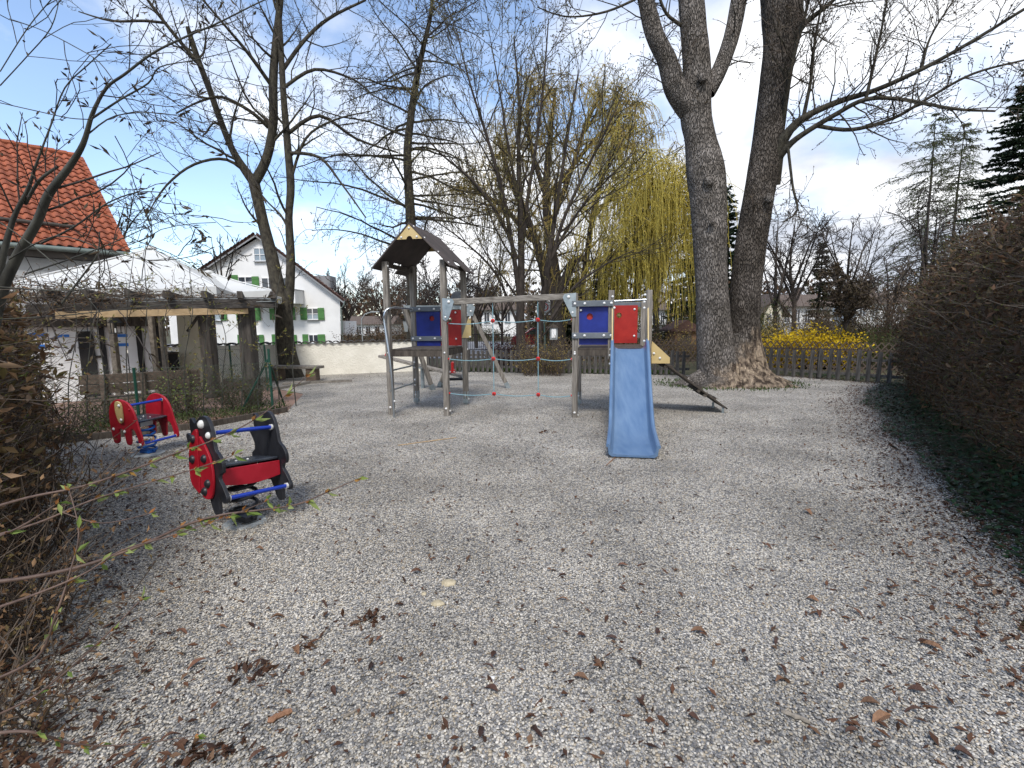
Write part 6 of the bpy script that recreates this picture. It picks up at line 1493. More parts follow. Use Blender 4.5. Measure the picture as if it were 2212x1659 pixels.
# ---- conifers
def conifer(name, label, px, pyb, pyt, Y, wpx, leafm, seed, n=42, group=None, dens=1.0, needle=.16, droop=-.25, bark='bark_dark', start=.08, sparse=False):
    rng = random.Random(seed); rs = np.random.RandomState(seed); b = A(px, pyb, Y); t = A(px, pyt, Y); H = t.z; root = thing(name, (b.x, Y, 0), label, 'tree', group); Wd = wpx/FPX*Y/2
    link('trunk', tubes_mesh('trunk', [([(0, 0, 0), (rng.uniform(-.1, .1), 0, H*.35), (rng.uniform(-.1, .1), 0, H*.7), (0, 0, H)], [H*.018*(.55 if sparse else 1), H*.014*(.55 if sparse else 1), H*.008*(.55 if sparse else 1), .01])], 8, bark), root)
    br = []; C_ = []; D_ = []; sub = []
    for i in range(n):
        f = start+(1-start)*(i+rng.random())/n; z = H*f; R_ = Wd*(1-f)**(.42 if sparse else .8)*rng.uniform(.6 if sparse else .7, 1.12)+.08
        for a0 in range(5):
            a = rng.uniform(0, 6.28); k = 6; d = (math.cos(a), math.sin(a), .12 if f > .6 else -.05); p = (0, 0, z); pts = [p]; st = R_*rng.uniform(.75, 1.1)/(k-1)
            for j in range(1, k):
                d = nrm((d[0]+rng.gauss(0, .06), d[1]+rng.gauss(0, .06), d[2]+droop*.25*(1 if j < 4 else -.8))); p = tuple(p[q]+d[q]*st for q in range(3)); pts.append(p)
            br.append((pts, [max(.03*(1-f)*H/10, .014)*(1-.7*j/(k-1)) for j in range(k)]))
            if sparse:
                for _q in range(9):
                    jj = rng.randrange(1, k); pq = pts[jj]; dq = nrm((d[0]+rng.gauss(0, .7), d[1]+rng.gauss(0, .7), rng.gauss(-.1, .3))); sb = [pq]
                    for _z in range(3): dq = nrm((dq[0], dq[1], dq[2]-.22)); pq = tuple(pq[w_]+dq[w_]*R_*.12 for w_ in range(3)); sb.append(pq)
                    br.append((sb, [.011, .01, .009, .008]))
                    for _z in range(3): C_.append(sb[rng.randrange(1, 4)]); D_.append((rng.gauss(0, .6), rng.gauss(0, .6), -.5))
            m_ = int((8 if sparse else 22)*dens*(R_/1.0+.25))
            for _ in range(m_):
                g = rng.random()**.7*(k-1.01); q = int(g); g -= q; pp = [pts[q][w_]*(1-g)+pts[q+1][w_]*g for w_ in range(3)]
                dd = (d[0]+rng.gauss(0, .8), d[1]+rng.gauss(0, .8), rng.gauss(-.15, .35)); C_.append(pp); D_.append(dd)
    o = link('branches', tubes_mesh('branches', br, 3, bark), root); o['kind'] = 'stuff'
    n_ = len(C_); o = link('needles', leaves_mesh('needles', C_, D_, needle*rs.uniform(.6, 1.5, n_)*(1 if sparse else 2.0), needle*(.35 if sparse else .75), leafm, seed=seed, fold=.25), root); o['kind'] = 'stuff'
conifer('spruce_tree', 'tall dark spruce just left of the big double trunk', 1490, 760, 378, 30, 120, 'conifer_leaf', 1, n=46, group='dark conifers')
conifer('spruce_tree', 'dark spruce half hidden behind the big double trunk', 1560, 760, 400, 34, 110, 'conifer_leaf', 2, n=40, group='dark conifers')
conifer('spruce_tree', 'narrow brownish spruce behind the yellow forsythia', 1763, 740, 522, 38, 62, 'conifer_brown', 3, n=36, group='dark conifers', needle=.14)
conifer('spruce_tree', 'small dark green conifer behind the blue panel', 1296, 780, 570, 24, 70, 'conifer_leaf', 4, n=22, group='dark conifers')
conifer('spruce_tree', 'low dark conifer at the left of the slide tower', 1235, 790, 600, 26, 80, 'conifer_leaf', 5, n=20, group='dark conifers')
conifer('larch_tree', 'thin pale green larch high above the right hedge', 1975, 760, 245, 30, 250, 'larch_leaf', 6, n=34, sparse=True, needle=.13, dens=1.0, droop=-.5, bark='bark_moss', start=.25)
conifer('larch_tree', 'second thin larch beside it, right of the taller one', 2036, 760, 268, 31, 190, 'larch_leaf', 7, n=36, sparse=True, needle=.13, dens=1.0, droop=-.5, bark='bark_moss', start=.25)
conifer('yew_tree', 'very dark broad conifer rising above the right hedge', 2185, 760, 90, 13.5, 400, 'conifer_leaf', 8, n=90, needle=.05, dens=5, start=.2)

# ---- bare background trees
CBG = [dict(n=9, len=3.2, ang=42, angv=12, wander=.13, trop=.05, k=6, rr=.45, rmax=.07, tip=.3, start=.22, rmin=.018),
       dict(n=6.5, ratio=.48, ang=44, angv=12, wander=.16, trop=.04, k=5, rr=.5, rmin=.010, tip=.5, start=.15),
       dict(n=4.2, ratio=.5, ang=44, wander=.18, trop=.04, k=4, rr=.6, rmin=.007, tip=.7, start=.1)]
def bare(px, pyb, pyt, Y, spread, label, seed, twig='twig_dark', bark='bark_dark', bud=None, wpx=None, name='bare_tree', group='bare trees in the background', sc=1.0, stems=4):
    rng = random.Random(seed); H = (pyb-pyt); base_w = wpx or max(5, H*.035)
    L_ = [[(px, pyb, Y, base_w), (px+rng.uniform(-4, 4), pyb-H*.3, Y, base_w*.8), (px+rng.uniform(-8, 8), pyb-H*.6, Y, base_w*.5), (px+rng.uniform(-10, 10), pyt, Y, 1.2)]]
    for i in range(stems):
        s = (-1)**i*rng.uniform(.45, 1.0)*spread; f = rng.uniform(.2, .45)
        L_.append([(px, pyb-H*f, Y, base_w*.55), (px+s*.3, pyb-H*(f+.17), Y+rng.uniform(-1, 1), base_w*.42), (px+s*.7, pyb-H*(f+.38), Y+rng.uniform(-1.5, 1.5), base_w*.25), (px+s, pyb-H*rng.uniform(.78, .97), Y+rng.uniform(-2, 2), 1.2)])
    hm = H/FPX*Y; C = [dict(c) for c in CBG]; C[0]['len'] = hm*.33
    return tree(name, label, 'tree', L_, C, seed, bark=bark, twig=twig, bud=bud, budsize=(.10, .06), sides=7, group=group, thick_sides=4, mults=[sc]*len(L_))
bare(1675, 750, 470, 26, 60, 'thin bare tree just right of the big tree', 61, stems=3)
bare(1712, 750, 455, 28, 95, 'bare tree with leaning trunk above the small gabled house', 62, stems=5)
bare(1835, 740, 478, 30, 85, 'bare round-headed tree between spruce and larches', 63, stems=6)
bare(1825, 745, 590, 17.5, 42, 'young garden tree with thin straight trunk and red-brown crown', 64, twig='twig_brown', wpx=6, stems=5, bud='dark_bud')
bare(2003, 760, 420, 24, 45, 'slim bare tree between the two larches', 65, stems=3)
bare(1920, 750, 560, 22, 60, 'bushy bare tree behind the far end of the right hedge', 66, twig='twig_brown', stems=5)
bare(1420, 770, 350, 32, 85, 'tall bare tree behind the willow strands', 67, stems=6)
bare(1345, 770, 430, 36, 90, 'hazy bare tree behind the middle of the willow', 68, stems=5)
bare(752, 740, 582, 44, 50, 'round bare tree standing beside the white house', 69, stems=6, sc=1.3)
bare(832, 745, 600, 40, 55, 'brown bare tree just left of the roofed tower', 70, twig='twig_brown', stems=6, sc=1.2)
bare(960, 750, 560, 30, 90, 'bare tree seen through the roofed tower', 71, stems=6)
bare(1030, 760, 545, 34, 80, 'bare tree above the crossbeam near the tower roof', 72, stems=5)
bare(905, 745, 590, 36, 60, 'brownish bare tree seen below the tower roof', 73, twig='twig_brown', stems=6)
bare(215, 700, 395, 30, 105, 'bare tree peeping over the edge of the orange roof', 74, stems=6)
bare(1085, 760, 580, 38, 70, 'bare tree behind the zone sign and net', 75, stems=6, twig='twig_olive')
bare(1270, 770, 540, 34, 70, 'bare tree behind the slide tower panels', 76, stems=6, twig='twig_olive')
bare(480, 690, 505, 20, 30, 'few bare shoots rising beside the white parasol', 77, stems=4, sc=.3)

# ---- shrubs and hedge masses beyond the fence
def shrub(name, label, px, pyb, pyt, Y, wpx, leafm, twigm, seed, nt_=260, nl=1600, ls=.07, group=None, cat='shrub', up=.7, lw=.5, dome=True, dpt=None):
    rng = random.Random(seed); rs = np.random.RandomState(seed); b = A(px, pyb, Y); t = A(px, pyt, Y); H = t.z; Wd = wpx/FPX*Y/2; D_ = dpt or min(Wd, 1.6); root = thing(name, (b.x, Y, 0), label, cat, group)
    items = []; C_ = []; Dd = []
    for i in range(nt_):
        bx_ = rng.uniform(-.75, .75)*Wd; by_ = rng.uniform(-.7, .7)*D_; a = rng.uniform(0, 6.28); lean = rng.uniform(.0, .6)
        d = nrm((math.cos(a)*lean+bx_/max(Wd, .1)*.35, math.sin(a)*lean, up)); hh = H*(1-.45*(bx_/Wd)**2)*rng.uniform(.45, 1.05) if dome else H*rng.uniform(.6, 1.05); k = 6; p = (bx_, by_, 0); pts = [p]
        for j in range(1, k):
            d = nrm((d[0]+rng.gauss(0, .13), d[1]+rng.gauss(0, .13), d[2]+rng.gauss(0, .08))); p = tuple(p[q]+d[q]*hh/(k-1) for q in range(3)); pts.append(p)
        r0_ = max(.006, H*.004); items.append((pts, [r0_*(1-.7*j/(k-1)) for j in range(k)]))
        for q in range(3):
            j = rng.randrange(1, k-1); dd = side_dir(d, .8, rng); pq = pts[j]; sub = [pq]
            for _ in range(3): dd = nrm((dd[0]+rng.gauss(0, .15), dd[1]+rng.gauss(0, .15), dd[2]+.1)); pq = tuple(pq[z]+dd[z]*hh*.10 for z in range(3)); sub.append(pq)
            items.append((sub, [r0_*.5]*4)); C_.append(sub[-1]); Dd.append(dd)
    o = link('twigs', tubes_mesh('twigs', items, 3, twigm), root); o['kind'] = 'stuff'
    if nl:
        allp = [p for pts, _ in items for p in pts[1:]]
        idx = rs.randint(0, len(allp), nl); C2 = np.array(allp)[idx]+rs.normal(size=(nl, 3))*ls*.8; C2[:, 2] = np.maximum(C2[:, 2], .03)
        o = link('leaves', leaves_mesh('leaves', C2, None, ls*rs.uniform(.6, 1.4, nl), ls*lw, leafm, seed=seed), root); o['kind'] = 'stuff'
    return root
for i, (px, pt, wpx, Y, lab, nl) in enumerate([(1690, 718, 90, 17.4, 'lowest left part of the yellow forsythia beside the big tree', 2600), (1752, 704, 115, 17.6, 'tallest middle forsythia bush in full yellow bloom', 4200), (1808, 712, 56, 17.0, 'right-hand yellow forsythia bush by the young tree trunk', 2200)]):
    shrub('forsythia_bush', lab, px, 770, pt, Y, wpx, 'forsythia_flower', 'twig_brown', 80+i, 300, int(nl*1.8), .085, 'yellow forsythia bushes', lw=.7)
shrub('copper_shrub', 'dark reddish shrub left of the many-stemmed tree', 1108, 790, 708, 18.5, 75, 'red_leaf', 'twig_dark', 84, 200, 2600, .07)
shrub('budding_shrub', 'pale budding shrub at the foot of the many-stemmed tree', 1172, 812, 712, 15.8, 110, 'willow_dull', 'twig_brown', 85, 240, 1300, .05)
shrub('brown_shrub', 'straw brown twiggy shrub by the garden shed', 1478, 790, 700, 21, 70, 'willow_dull', 'twig_brown', 86, 220, 1300, .06)
shrub('brown_shrub', 'brown shrub behind the slide tower', 1330, 790, 690, 22, 130, 'shrub_leaf', 'twig_olive', 87, 260, 2000, .07)
bgs = [(700, 690, 120, 42, 'conifer_brown'), (800, 700, 120, 38, 'hedge_leaf_dark'), (880, 690, 110, 34, 'hedge_leaf_dark'), (960, 690, 100, 40, 'shrub_leaf'), (1040, 700, 120, 46, 'conifer_brown'), (1210, 660, 110, 30, 'conifer_leaf'), (1300, 650, 130, 30, 'conifer_leaf'),
       (1400, 670, 130, 34, 'conifer_brown'), (1480, 650, 110, 28, 'conifer_leaf'), (1620, 640, 90, 26, 'shrub_leaf'), (1745, 640, 120, 24, 'twigmix'), (1800, 668, 80, 27, 'hedge_leaf_dark'), (1880, 640, 110, 21, 'conifer_brown'), (1950, 610, 130, 19, 'hedge_leaf_dark'), (1895, 700, 130, 17, 'shrub_leaf'), (2030, 600, 150, 18, 'hedge_leaf_dark'), (1390, 720, 120, 21, 'hedge_leaf_dark'), (1660, 690, 60, 19, 'willow_dull')]
bl = ['dark shrub right of the white house', 'brown shrubbery seen left of the roofed tower', 'low brown shrub behind the tower ladder', 'green shrub seen under the tower deck', 'dark far shrub above the road', 'dark evergreen shrub left of the blue panel', 'dark evergreen shrub behind the blue and red panels',
      'dark shrubbery right of the slide tower', 'tall evergreen shrub beside the garden shed', 'green shrub peeping between the two trunks', 'tall twiggy brown shrub left of the narrow spruce', 'reddish brown shrub under the narrow spruce', 'dark shrub right of the young garden tree', 'brown shrub at the hedge end', 'green low shrub behind the dark picket fence', 'brown shrub rising over the right hedge', 'low brown shrub behind the lath fence by the slide', 'mossy shrub against the right flank of the big tree']
for i, ((px, pt, wpx, Y, lm_), lb_) in enumerate(zip(bgs, bl)):
    shrub('background_shrub', lb_, px, 770, pt, Y, wpx, lm_ if lm_ != 'twigmix' else 'hedge_leaf_dark', 'twig_brown' if i in (1, 2, 10, 11, 13, 15) else 'twig_olive', 100+i, 230, 2600 if lm_ not in ('twigmix',) else 600, .10 if Y > 24 else .07, 'shrubs in the background', lw=.7)
# far wood on the horizon
def far_wood():
    rs = np.random.RandomState(9); rng = random.Random(9); items = []; C_ = []
    for i in range(420):
        x = rng.uniform(-75, 95); y = rng.uniform(85, 120); h = rng.uniform(5, 11); base = (x, y, 0)
        items.append(([(x, y, 0), (x+rng.gauss(0, .3), y, h*.5), (x+rng.gauss(0, .6), y, h)], [.16, .10, .03]))
        for q in range(16):
            z = h*rng.uniform(.3, .95); a = rng.uniform(0, 6.28); l_ = rng.uniform(1, 2.6); items.append(([(x, y, z), (x+math.cos(a)*l_*.5, y+math.sin(a)*l_*.5, z+l_*.4), (x+math.cos(a)*l_, y+math.sin(a)*l_, z+l_*.9)], [.05, .04, .03]))
        for q in range(26): C_.append((x+rng.gauss(0, 1.3), y+rng.gauss(0, 1), h*rng.uniform(.1, .9)))
    o = link('far_wood', tubes_mesh('far_wood', items, 3, 'twig')); tag(o, kind='stuff'); n = len(C_)
    o = link('far_hedge', leaves_mesh('far_hedge', C_, None, .9, .7, 'hedge_leaf_dark', seed=3)); tag(o, kind='stuff')
far_wood()

# ================================================================== HEDGES
def hedge(name, label, line, hts, thick, seed, n_tw, n_leaf, leafm, twigm, leaf=.05, stems=26, bud=0, dirbias=(0, 0), tuft=.35):
    """line: ground points of the face nearest the gravel; volume extends by `thick` vectors"""
    rng = random.Random(seed); rs = np.random.RandomState(seed); root = thing(name, (line[0][0], line[0][1], 0), label, 'hedge'); o3 = np.array(root.location)
    segs = [(Vector((*line[i], 0)), Vector((*line[i+1], 0)), hts[i], hts[i+1]) for i in range(len(line)-1)]; ws = [(b-a).length for a, b, _, _ in segs]; tot = sum(ws)
    from mathutils import noise
    def pt():
        r_ = rng.random()*tot
        for (a, b, h0, h1), w_ in zip(segs, ws):
            if r_ <= w_: break
            r_ -= w_
        f = min(1, r_/w_); p = a.lerp(b, f); d = (b-a).normalized(); n = Vector((d.y, -d.x, 0))*(1 if thick > 0 else -1)
        hh = h0+(h1-h0)*f; z = rng.random()**.9; dep = abs(rng.gauss(0, .42)); bul = noise.noise(Vector((p.x*1.1, p.y*1.1, z*2)))*.3
        bulge = .35*math.sin(math.pi*min(1, z*1.05))
        q = p+n*(abs(thick)*dep-bulge-bul*.6)+UP*(hh*z*(1+.12*noise.noise(Vector((p.x*.9, p.y*.9, 4)))))
        return q, n, d
    for i in range(stems):
        q, n, d = pt(); q = Vector((q.x, q.y, 0))+n*rng.uniform(.3, .8)*abs(thick)*.5; L_ = rng.uniform(1.0, 2.1); pts = []; p = q; dd = nrm((n.x*.12+rng.gauss(0, .06), n.y*.12+rng.gauss(0, .06), 1))
        for j in range(8): pts.append(tuple(p)); dd = nrm((dd[0]+rng.gauss(0, .05), dd[1]+rng.gauss(0, .05), dd[2])); p = Vector(p)+Vector(dd)*L_/7
        link('stem', tubes_mesh('stem', [(pts, [.022-.002*j for j in range(8)])], 6, 'bark_dark', tuple(o3)), root)
    items = []; C_ = []; D_ = []
    for i in range(n_tw):
        q, n, d = pt(); out_ = -n*rng.uniform(.1, 1.0)+d*rng.gauss(0, .8)+UP*rng.gauss(.18, .35); dd = nrm(tuple(out_)); L_ = rng.uniform(.15, .5)*(1+(rng.random() < .12)*1.3); p = tuple(q-Vector(dd)*L_*.6); pts = [p]
        for j in range(4): dd = nrm((dd[0]+rng.gauss(0, .14), dd[1]+rng.gauss(0, .14), dd[2]+rng.gauss(0, .12))); p = tuple(p[z_]+dd[z_]*L_/4 for z_ in range(3)); pts.append(p)
        if min(pp[2] for pp in pts) < .02: continue
        kf = 2.2 if rng.random() < .07 else 1; items.append((pts, [.0036*kf, .003*kf, .0026*kf, .0022*kf, .0016*kf]))
        for _ in range(bud): j = rng.randrange(1, 5); C_.append(pts[j]); D_.append(dd)
    o = link('twigs', tubes_mesh('twigs', items, 3, twigm, tuple(o3)), root); o['kind'] = 'stuff'
    longs = []
    for i in range(n_tw//11):
        q, n, d = pt(); s_ = rng.choice((-1, 1)); dd = nrm(tuple(-n*rng.uniform(.25, .9)+d*s_*rng.uniform(.4, 1.0)+UP*rng.uniform(-.05, .5))); L_ = rng.uniform(.35, .95); p = tuple(q-Vector(dd)*L_*.45); pts = [p]
        for j in range(6): dd = nrm((dd[0]+rng.gauss(0, .10), dd[1]+rng.gauss(0, .10), dd[2]+rng.gauss(0.02, .09))); p = tuple(p[z_]+dd[z_]*L_/6 for z_ in range(3)); pts.append(p)
        if min(pp[2] for pp in pts) < .05: continue
        longs.append((pts, [.0042, .0038, .0034, .003, .0026, .0022, .0016])); C_ += [pts[2], pts[4], pts[6]]; D_ += [dd]*3
    o = link('shoots', tubes_mesh('shoots', longs, 4, 'shoot_twig', tuple(o3)), root); o['kind'] = 'stuff'
    P_ = np.array([p for pts, _ in items for p in pts]); idx = rs.randint(0, len(P_), n_leaf); C2 = P_[idx]+rs.normal(size=(n_leaf, 3))*.03
    o = link('leaves', leaves_mesh('leaves', C2, None, leaf*rs.uniform(.5, 1.5, n_leaf), leaf*.42, leafm, tuple(o3), seed, .5, curl=.35), root); o['kind'] = 'stuff'
    if C_:
        C_ = np.array(C_); D_ = np.array(D_)+rs.normal(size=(len(C_), 3))*.4
        o = link('buds', leaves_mesh('buds', C_, D_, .028*rs.uniform(.6, 1.5, len(C_)), .010, 'hedge_bud', tuple(o3), seed, .4), root); o['kind'] = 'stuff'
    return root
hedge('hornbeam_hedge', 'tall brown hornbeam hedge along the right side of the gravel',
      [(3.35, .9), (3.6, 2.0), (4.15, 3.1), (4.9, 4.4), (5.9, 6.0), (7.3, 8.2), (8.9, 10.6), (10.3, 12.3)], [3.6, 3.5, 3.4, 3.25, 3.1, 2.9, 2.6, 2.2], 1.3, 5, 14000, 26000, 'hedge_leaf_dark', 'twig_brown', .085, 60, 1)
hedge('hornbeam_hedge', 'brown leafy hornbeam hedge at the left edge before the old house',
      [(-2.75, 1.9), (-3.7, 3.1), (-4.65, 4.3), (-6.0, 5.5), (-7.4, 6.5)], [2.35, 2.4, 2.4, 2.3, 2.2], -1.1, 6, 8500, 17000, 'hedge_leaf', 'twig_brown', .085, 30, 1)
# ivy carpet under the right hedge
def ivy(name, n, seed):
    rs = np.random.RandomState(seed); rng = random.Random(seed); P = []
    inner = GRAVEL0[11:24]
    for _ in range(n):
        i = rng.randrange(len(inner)-1); t = rng.random(); a, b = inner[i], inner[i+1]; s = rng.random()**.8*1.7
        P.append((a[0]+(b[0]-a[0])*t+s*.85+.08, a[1]+(b[1]-a[1])*t-s*.35, rng.uniform(.02, .13)*(.4+.6*min(1, s*1.5))))
    D = rs.normal(size=(n, 3)); D[:, 2] = D[:, 2]*.3
    o = link(name, leaves_mesh(name, P, D, rs.uniform(.04, .085, n), rs.uniform(.03, .06, n), 'ivy_leaf', seed=seed, fold=.15)); tag(o, kind='stuff')
ivy('ivy', 15000, 3)
def ground_green(name, n, fn, size, m, seed, upd=.5):
    rs = np.random.RandomState(seed); P = np.array([fn() for _ in range(n)]); D = rs.normal(size=(n, 3)); D[:, 2] = np.abs(D[:, 2])+upd
    o = link(name, leaves_mesh(name, P, D, size*rs.uniform(.6, 1.5, n), size*.4, m, seed=seed)); tag(o, kind='stuff')
r9 = random.Random(9)
def fbed():
    t = r9.random(); a = kp[0].lerp(kp[3], t); s = abs(r9.gauss(0, .35))+.05; return (a.x-s*.5+r9.gauss(0, .05), a.y+s, r9.uniform(0, .16))
ground_green('ground_cover', 2400, fbed, .05, 'shrub_leaf', 4)
def tbase():
    a = r9.uniform(0, 6.28); q = 1+abs(r9.gauss(0, .22)); return (5.82+math.cos(a)*1.45*q, 12.9+math.sin(a)*1.05*q, .0)
ground_green('grass_tufts', 700, tbase, .07, 'grass_blade', 5, 1.2)
def fbase():
    t = r9.random(); a = Vector((-3, 17.3, 0)).lerp(Vector((5.4, 15.0, 0)), t); return (a.x+r9.gauss(0, .05), a.y+r9.uniform(.1, 1.6), 0)
ground_green('fence_grass', 3500, fbase, .09, 'grass_blade', 6, 1.2)
# slender budding shoots along the wire fence
def sapling(px, pyb, pyt, Y, seed, label):
    rng = random.Random(seed); C = [dict(n=7, len=.45, ang=55, wander=.16, trop=.06, k=5, rr=.5, rmin=.003, tip=.4, start=.15, rmax=.006), dict(n=3, ratio=.5, ang=45, wander=.15, k=4, rr=.7, rmin=.002, tip=.6, trop=.03)]
    H = pyb-pyt
    return tree('hornbeam_sapling', label, 'sapling', [[(px, pyb, Y, 2.6), (px+rng.uniform(-9, 9), pyb-H*.35, Y, 2.1), (px+rng.uniform(-16, 16), pyb-H*.7, Y, 1.5), (px+rng.uniform(-16, 16), pyt, Y, 1)]], C, seed, bark='bark_smooth', twig='twig_brown', bud='hedge_bud', budsize=(.05, .022), budn=4, sides=6, group='hornbeam saplings along the wire fence', budlev=1)
for i, (px, pb, pt, Y, lb_) in enumerate([(605, 886, 560, 9.8, 'budding sapling right of the green corner post'), (640, 880, 640, 10.2, 'short sapling between corner post and the timber bench'), (520, 895, 690, 9.3, 'sapling between the two thick pergola posts'), (405, 905, 575, 8.9, 'tall sapling before the cream pier'),
        (365, 905, 640, 8.9, 'leafy sapling left of the cream pier'), (310, 915, 560, 8.5, 'slim sapling beside the middle wire fence post'), (282, 920, 545, 8.3, 'straight sapling crossing the white parasol'), (440, 900, 640, 9.1, 'sapling before the left thick post'),
        (560, 890, 720, 9.4, 'low sapling touching the right thick post'), (225, 925, 600, 8.1, 'sapling rising left of the plank bench'), (190, 930, 640, 7.9, 'sapling at the left end of the plank bench'), (480, 890, 660, 9.4, 'bushy sapling right of the left thick post'), (150, 940, 620, 7.7, 'sapling before the blue chevrons')]):
    sapling(px, pb, pt, Y, 200+i, lb_)
for i, (px, pb, pt, Y, w_, lb_) in enumerate([(385, 905, 770, 9.2, 120, 'fresh green bush in front of the dark counter'), (230, 930, 850, 8.3, 120, 'low green shrub under the plank bench'), (520, 895, 780, 9.7, 110, 'thin green shrub between the thick posts'), (70, 980, 850, 6.9, 150, 'brown and green shrub left of the elephant')]):
    shrub('low_shrub', lb_, px, pb, pt, Y, w_, 'fresh_leaf' if i in (0,) else 'shrub_leaf', 'twig_brown', 230+i, 90, 620, .05, 'shrubs along the wire fence', dpt=.4)

# ================================================================== NEAR TREE AND BRANCHES AT THE LEFT
CN = [dict(n=6.5, len=.62, ang=46, angv=12, wander=.12, trop=.02, k=7, rr=.45, rmax=.008, tip=.4, start=.12, rmin=.0022, bark=False),
      dict(n=2.6, ratio=.5, ang=42, wander=.12, trop=.02, k=5, rr=.6, rmin=.0016, tip=.6, start=.15)]
near_limbs = [
    [(-40, 800, 3.2, 50), (0, 640, 3.2, 36), (40, 550, 3.2, 30), (80, 480, 3.15, 26), (105, 420, 3.1, 25), (150, 360, 3.05, 20), (180, 310, 3.0, 16), (200, 245, 2.95, 12), (230, 190, 2.9, 9), (270, 160, 2.85, 8), (330, 115, 2.8, 7), (400, 80, 2.75, 6), (470, 50, 2.7, 5), (560, 5, 2.65, 4), (620, -20, 2.6, 3)],
    [(-20, 700, 3.3, 26), (5, 560, 3.3, 20), (30, 470, 3.3, 15), (60, 410, 3.25, 12), (80, 350, 3.2, 7), (110, 270, 3.2, 5), (140, 190, 3.2, 4), (190, 140, 3.1, 3.5), (240, 95, 3.0, 3)],
    [(55, 440, 3.3, 11), (85, 390, 3.2, 10), (125, 360, 3.2, 9)],
    [(200, 255, 2.95, 7), (260, 215, 2.9, 6), (320, 180, 2.85, 5), (345, 145, 2.8, 4), (420, 130, 2.8, 3), (500, 110, 2.7, 2), (530, 98, 2.7, 1)],
    [(190, 290, 3.0, 5), (250, 250, 2.9, 4), (350, 245, 2.8, 3), (450, 270, 2.7, 2), (580, 320, 2.6, 1)],
    [(0, 155, 3, 3), (60, 60, 3, 3), (110, 0, 3, 3)],
    [(0, 185, 3.3, 3.5), (60, 120, 3.3, 3), (110, 60, 3.2, 3), (130, -10, 3.2, 2)],
    [(20, 40, 3.0, 1.5), (90, 65, 2.9, 2.5), (160, 100, 2.9, 3), (215, 135, 2.9, 3), (255, 190, 2.9, 3)],
    [(90, 525, 3.1, 8), (160, 490, 2.9, 6), (230, 440, 2.8, 5), (300, 415, 2.7, 4), (370, 418, 2.6, 2)],
    [(0, 222, 3.0, 3), (80, 240, 2.9, 3), (150, 255, 2.9, 3), (200, 258, 2.9, 3)],
    [(60, 590, 3.0, 6), (150, 560, 2.8, 5), (230, 530, 2.7, 4), (320, 490, 2.6, 2.5), (390, 460, 2.5, 2)],
    [(20, 560, 3.1, 5), (120, 510, 2.9, 4), (230, 540, 2.7, 3), (320, 562, 2.6, 2), (395, 550, 2.5, 1.5)],
    [(0, 620, 3.0, 5), (130, 628, 2.8, 4), (240, 618, 2.7, 3), (330, 600, 2.6, 1.5)],
    [(0, 690, 2.8, 5), (130, 682, 2.7, 4), (260, 668, 2.6, 3), (380, 655, 2.5, 2), (480, 642, 2.4, 1.5)],
    [(130, 660, 2.9, 8), (175, 600, 2.9, 6), (210, 550, 2.9, 5), (215, 500, 2.9, 3)],
    [(0, 480, 3, 4), (70, 530, 3, 4), (150, 600, 2.9, 3), (220, 680, 2.8, 2)]]
near_limbs = [[(x, y, Y, w_*.62) for x, y, Y, w_ in l_] for l_ in near_limbs]
tree('hornbeam_tree', 'bare young tree with long buds at the left edge, nearest the camera', 'tree', near_limbs, CN, 301, bark='bark_smooth', twig='twig_dark', bud='dark_bud', budsize=(.048, .013), budn=3, sides=10,
     mults=[.9, .8, .3, .8, .7, .5, .5, .7, .9, .7, .8, .8, .7, .7, .4, .6], base=(-3.6, 3.0, 0))
def near_branch(trs, label, seed, group, leaves=True, npm=11, lsz=.03, Cn=None):
    """thin branches with opening leaf buds: brown scales and small hanging leaves"""
    rng = random.Random(seed); rs = np.random.RandomState(seed); L_ = [limb(t, 6) for t in trs]; b = L_[0][0][0]; root = thing('branch', (b[0], b[1], b[2]), label, 'branch', group); o3 = tuple(root.location)
    C0, D0, C1, D1 = [], [], [], []
    for i, (pts, rad, dirs, Ln) in enumerate(L_):
        link('stem', tubes_mesh('stem', [(pts, rad)], 7, 'twig_red', o3), root)
        n = max(2, int(Ln*npm))
        for j in range(n):
            f = (.25+.75*(j+rng.uniform(.2, .8))/n)*(len(pts)-1.01); k = int(f); f -= k; p = [pts[k][z]*(1-f)+pts[k+1][z]*f for z in range(3)]
            if j == n-1: p = list(pts[-1])
            d = dirs[k]; s = 1 if j % 2 else -1
            for q in range(2): C0.append(p); D0.append((d[0]+rng.gauss(0, .4), d[1]+rng.gauss(0, .4), d[2]+s*.4+rng.gauss(0, .3)))
            for q in range(rng.randint(1, 3)): C1.append([p[0]+d[0]*.008, p[1]+d[1]*.008, p[2]+d[2]*.008]); D1.append((d[0]*.8+rng.gauss(0, .45), d[1]*.8+rng.gauss(0, .45), d[2]-.5+rng.gauss(0, .4)))
    o = link('bud_scales', leaves_mesh('bud_scales', C0, D0, lsz*.9*rs.uniform(.6, 1.3, len(C0)), lsz*.35, 'bud_scale', o3, seed, .4), root); o['kind'] = 'stuff'
    if leaves: o = link('leaves', leaves_mesh('leaves', C1, D1, lsz*1.5*rs.uniform(.55, 1.3, len(C1)), lsz*.5, 'fresh_leaf', o3, seed+1, .5), root); o['kind'] = 'stuff'
mat('twig_red', (.055, .033, .024), (.12, .075, .055), 20, .6)
gB = 'near branches with opening buds'
near_branch([[(-60, 1262, 1.25, 11), (60, 1248, 1.3, 9), (180, 1222, 1.35, 8), (300, 1180, 1.4, 7), (400, 1135, 1.4, 6), (480, 1112, 1.42, 5), (560, 1102, 1.45, 4.5), (640, 1090, 1.45, 4), (700, 1066, 1.47, 3), (765, 1038, 1.5, 2)]], 'longest near branch reaching past the ladybird foot', 311, gB, lsz=.028)
